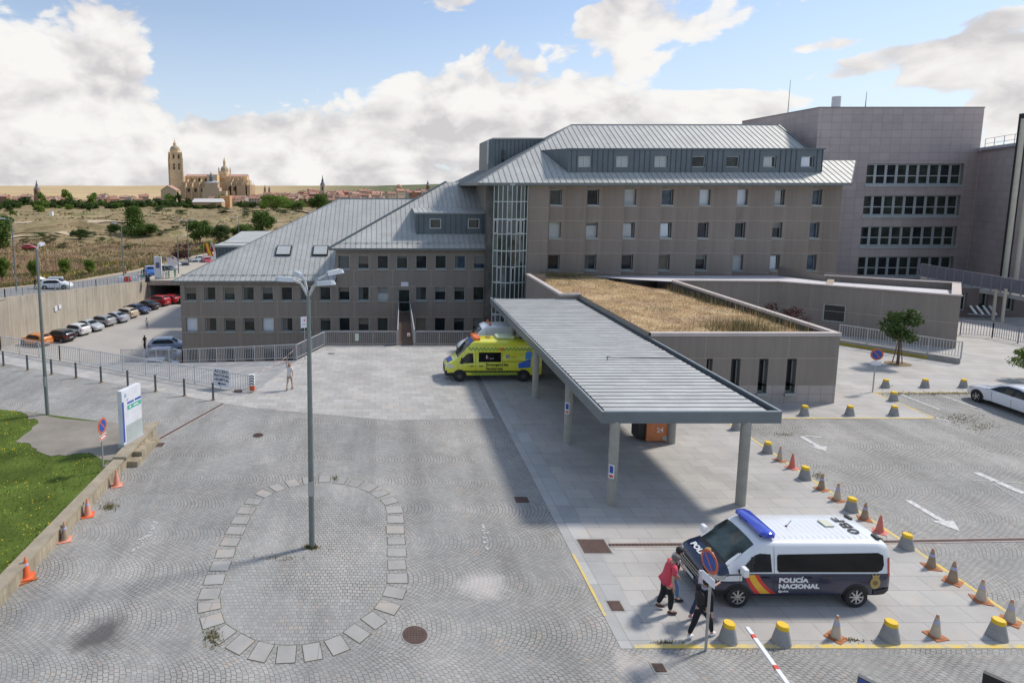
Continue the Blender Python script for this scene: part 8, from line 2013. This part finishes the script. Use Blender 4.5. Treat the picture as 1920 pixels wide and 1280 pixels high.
for i in range(4): x = X(358+i*12.6); mb.box(x-2.2,x+2.2,Yc-12.1,Yc-12.02,Z(360),Z(353)); mb.box(x-1.6,x+1.6,yN-.1,yN-.02,Z(340),Z(334))
for i in range(4): x = X(434+i*9); mb.box(x-1.6,x+1.6,Yc-14.1,Yc-14.02,Z(358),Z(350))
mb.build('window', DK, ca)
# transept and crossing dome
mb = MB(); mb.box(X(392),X(411),Yc-12,Yc+30,zb,Z(328)); mb.lathe([(X(424.5)-X(416),Z(334)),(X(424.5)-X(416),Z(321))],8,0,Matrix.Translation((X(417),Yc+14,0))); mb.build('transept', S_, ca)
Td = Matrix.Translation((X(418),Yc+14,0)); mb = MB(); rr_ = X(425.5)-X(418); mb.lathe([(rr_,Z(321)),(rr_*1.0,Z(319)),(rr_*.9,Z(315)),(rr_*.66,Z(312.5)),(rr_*.35,Z(311))],16,1,Td); mb.lathe([(rr_*.34,Z(312)),(rr_*.3,Z(306)),(rr_*.38,Z(305)),(rr_*.26,Z(301)),(rr_*.12,Z(298)),(.2,Z(294))],8,0,Td)
for a in range(4): mb.lathe([(1.2,Z(326)),(1.1,Z(317)),(.05,Z(312))],6,0,Td @ Matrix.Rotation(R(20+a*90),4,'Z') @ Matrix.Translation((rr_*1.4,0,0)))
mb.build('crossing_dome', [S_, DOM], ca)
# church in front of the cathedral
ch_ = thing('town_church', 'pale church with a slate spire and grey roof standing in front of the cathedral', 'church', (X(402),Yc-40,-22)); mb = MB(); Y2 = Yc-45
mb.box(X(394),X(424),Y2,Y2+16,zb,Z(352)); mb.box(X(398),X(421),Y2+2,Y2+14,Z(352),Z(343)); mb.box(X(424),X(436),Y2,Y2+12,zb,Z(358)); mb.build('wall', M('pale_sandstone',(.50,.39,.26),.9,0,.08,.1), ch_)
mb = MB(); mb.add([(X(397),Y2+1,Z(343)),(X(422),Y2+1,Z(343)),(X(414),Y2+8,Z(339)),(X(404),Y2+8,Z(339)),(X(422),Y2+15,Z(343)),(X(397),Y2+15,Z(343))],[(0,1,2,3),(3,2,4,5),(1,4,2),(0,3,5)]); mb.build('roof', M('grey_lead_roof',(.4,.42,.44),.6), ch_)
mb = MB(); mb.lathe([(3.6,Z(339.5)),(3.3,Z(334)),(3.7,Z(333.5)),(2.5,Z(330)),(.9,Z(327)),(.1,Z(324))],8,0,Matrix.Translation((X(408),Y2+8,0))); mb.build('spire', SL, ch_)
# far towers
def spire(px_, yt, yb, wpx, Y, lab, mt, rt):
    x = F(px_, yb, Y).x; z1 = F(px_, yb, Y).z; zt_ = F(px_, yt, Y).z; w_ = wpx/FPX*Y/2; hh = zt_-z1; r = thing('church_tower', lab, 'tower', (x, Y, z1-12)); mb = MB(); mb.box(x-w_,x+w_,Y-w_,Y+w_,z1-12,z1+hh*.45); mb.build('tower', mt, r)
    mb = MB(); mb.box(x-w_*.3,x+w_*.3,Y-w_-.1,Y-w_-.02,z1+hh*.15,z1+hh*.36); mb.build('belfry_opening', DK, r)
    mb = MB(); mb.lathe([(w_*1.25,z1+hh*.45),(w_*.8,z1+hh*.56),(w_*.55,z1+hh*.62),(w_*.5,z1+hh*.72),(w_*.3,z1+hh*.78),(.12,z1+hh)],8,0,Matrix.Translation((x,Y,0))); mb.build('spire', rt, r)
br_m = wallc[2]
spire(70, 337, 368, 8, 950, 'small brick church tower with a dark cap at the far left of the town', M('weathered_brick',(.3,.19,.14),.9), SL)
spire(605, 328, 362, 8, 1150, 'pale church tower with a slate spire above the town roofs, right of centre', wallc[0], SL); spire(802, 338, 356, 7, 1300, 'small dark spired church tower just above the middle wing roof', M('weathered_brick',(.3,.19,.14),.9), SL)
spire(505, 348, 360, 4, 1250, 'small twin-like turret left of the far town centre', wallc[0], SL); spire(497, 346, 360, 4, 1240, 'small slate turret just right of the cathedral', wallc[3], SL)
mb = MB(); x = F(748,350,1400).x; mb.box(x-8,x+8,1400,1415,-20,F(748,352,1400).z); mb.lathe([(7,F(748,352,1400).z),(6.5,F(748,348,1400).z),(2,F(748,345.5,1400).z)],12,0,Matrix.Translation((x,1407,0))); tag(mb.build('domed_church', wallc[3]), 'stout domed ochre church on the town skyline', 'church')
# long white market roof and orange block in front of the cathedral
mb = MB(); a, b2 = F(361,378,760), F(415,378,760); shedx = a.x; z1 = F(390,372.5,760).z; z0 = F(390,379,760).z
mb.prism([(a.x,760),(b2.x,760),(b2.x,778),(a.x,778)], terr(a.x,760)-2, z0, 1); mb.add([(a.x-1,759,z0),(b2.x+1,759,z0),(b2.x,768,z1),(a.x,768,z1),(a.x,779,z0),(b2.x,779,z0)],[(0,1,2,3),(3,2,5,4),(0,3,4),(1,5,2)],0); tag(mb.build('long_shed', [M('pale_shed_roof',(.6,.58,.56),.7), wallc[3]]), 'long low white-roofed shed at the edge of the scrubland below the cathedral', 'shed')
mb = MB(); a, b2 = F(412,380,800), F(431,380,800); mb.box(a.x,b2.x,800,812,terr(a.x,800)-1,F(420,367,800).z); tag(mb.build('orange_building', M('orange_render',(.6,.33,.15),.9)), 'plain orange walled building beside the long white shed', 'building')
r = thing('stone_house', 'pale gabled stone house with a terracotta roof at the foot of the cathedral tower', 'house', (X(318),960,-20)); xa, xb = F(302,370,960).x, F(331,370,960).x; zz = F(315,357,960).z; zt_ = F(315,348,960).z
mb = MB(); mb.box(xa,xb,960,980,-22,zz); mb.add([(xa,960,zz),((xa*.55+xb*.45),960,zt_),(xb,960,zz)],[(0,2,1)]); mb.build('wall', M('pale_sandstone',(.50,.39,.26),.9,0,.08,.1), r); mb = MB(); xm = xa*.55+xb*.45; mb.add([(xa-.8,959,zz-.3),(xm,959,zt_+.3),(xm,981,zt_+.3),(xa-.8,981,zz-.3),(xb+.8,959,zz-.3),(xb+.8,981,zz-.3)],[(0,1,2,3),(1,4,5,2)]); mb.build('roof', roofc[2], r)
for k_ in range(9):
    x_ = shedx-6+k_*5.4; tree(('far','farc','fard')[k_ % 3], (x_, 745, terr(x_, 745)-1), rnd.uniform(5.5,8), {'far':'mid green tree in the belt in front of the town','fard':'dark green tree in the belt in front of the town','farc':'bright green tree in the belt in front of the town'}[('far','farc','fard')[k_ % 3]], 'trees of the belt in front of the town', 1.4, 'tree', 'tree', False)
# distant parked cars patch
for i in range(9):
    px_ = 498+i*10+rnd.uniform(-3,3); Y = 600+rnd.uniform(-10,20); x = F(px_, 388, Y).x; z = terr(x, Y); mb = MB(); mb.box(-2.1,2.1,-.9,.9,.2,.9); mb.box(-1.2,1.0,-.8,.8,.9,1.45); me_c = [(.6,.65,.7),(.1,.12,.15),(.3,.4,.55)][i % 3]
    r = thing('distant_car', ['pale car','dark car','blue car'][i % 3]+' in the distant car park behind the metal roof', 'car', (x, Y, z+.2), rnd.uniform(0,1), 'cars in the distant car park'); mb.build('body', M('far_car_%d' % (i % 3), me_c, .3, coat=.5), r, world=False)
p = F(95,399,330); mb = MB(); mb.box(p.x-.8,p.x+.8,330,331.5,p.z-1.6,p.z+.6); tag(mb.build('white_hut', white_p), 'tiny white box standing alone in the scrubland', 'hut')
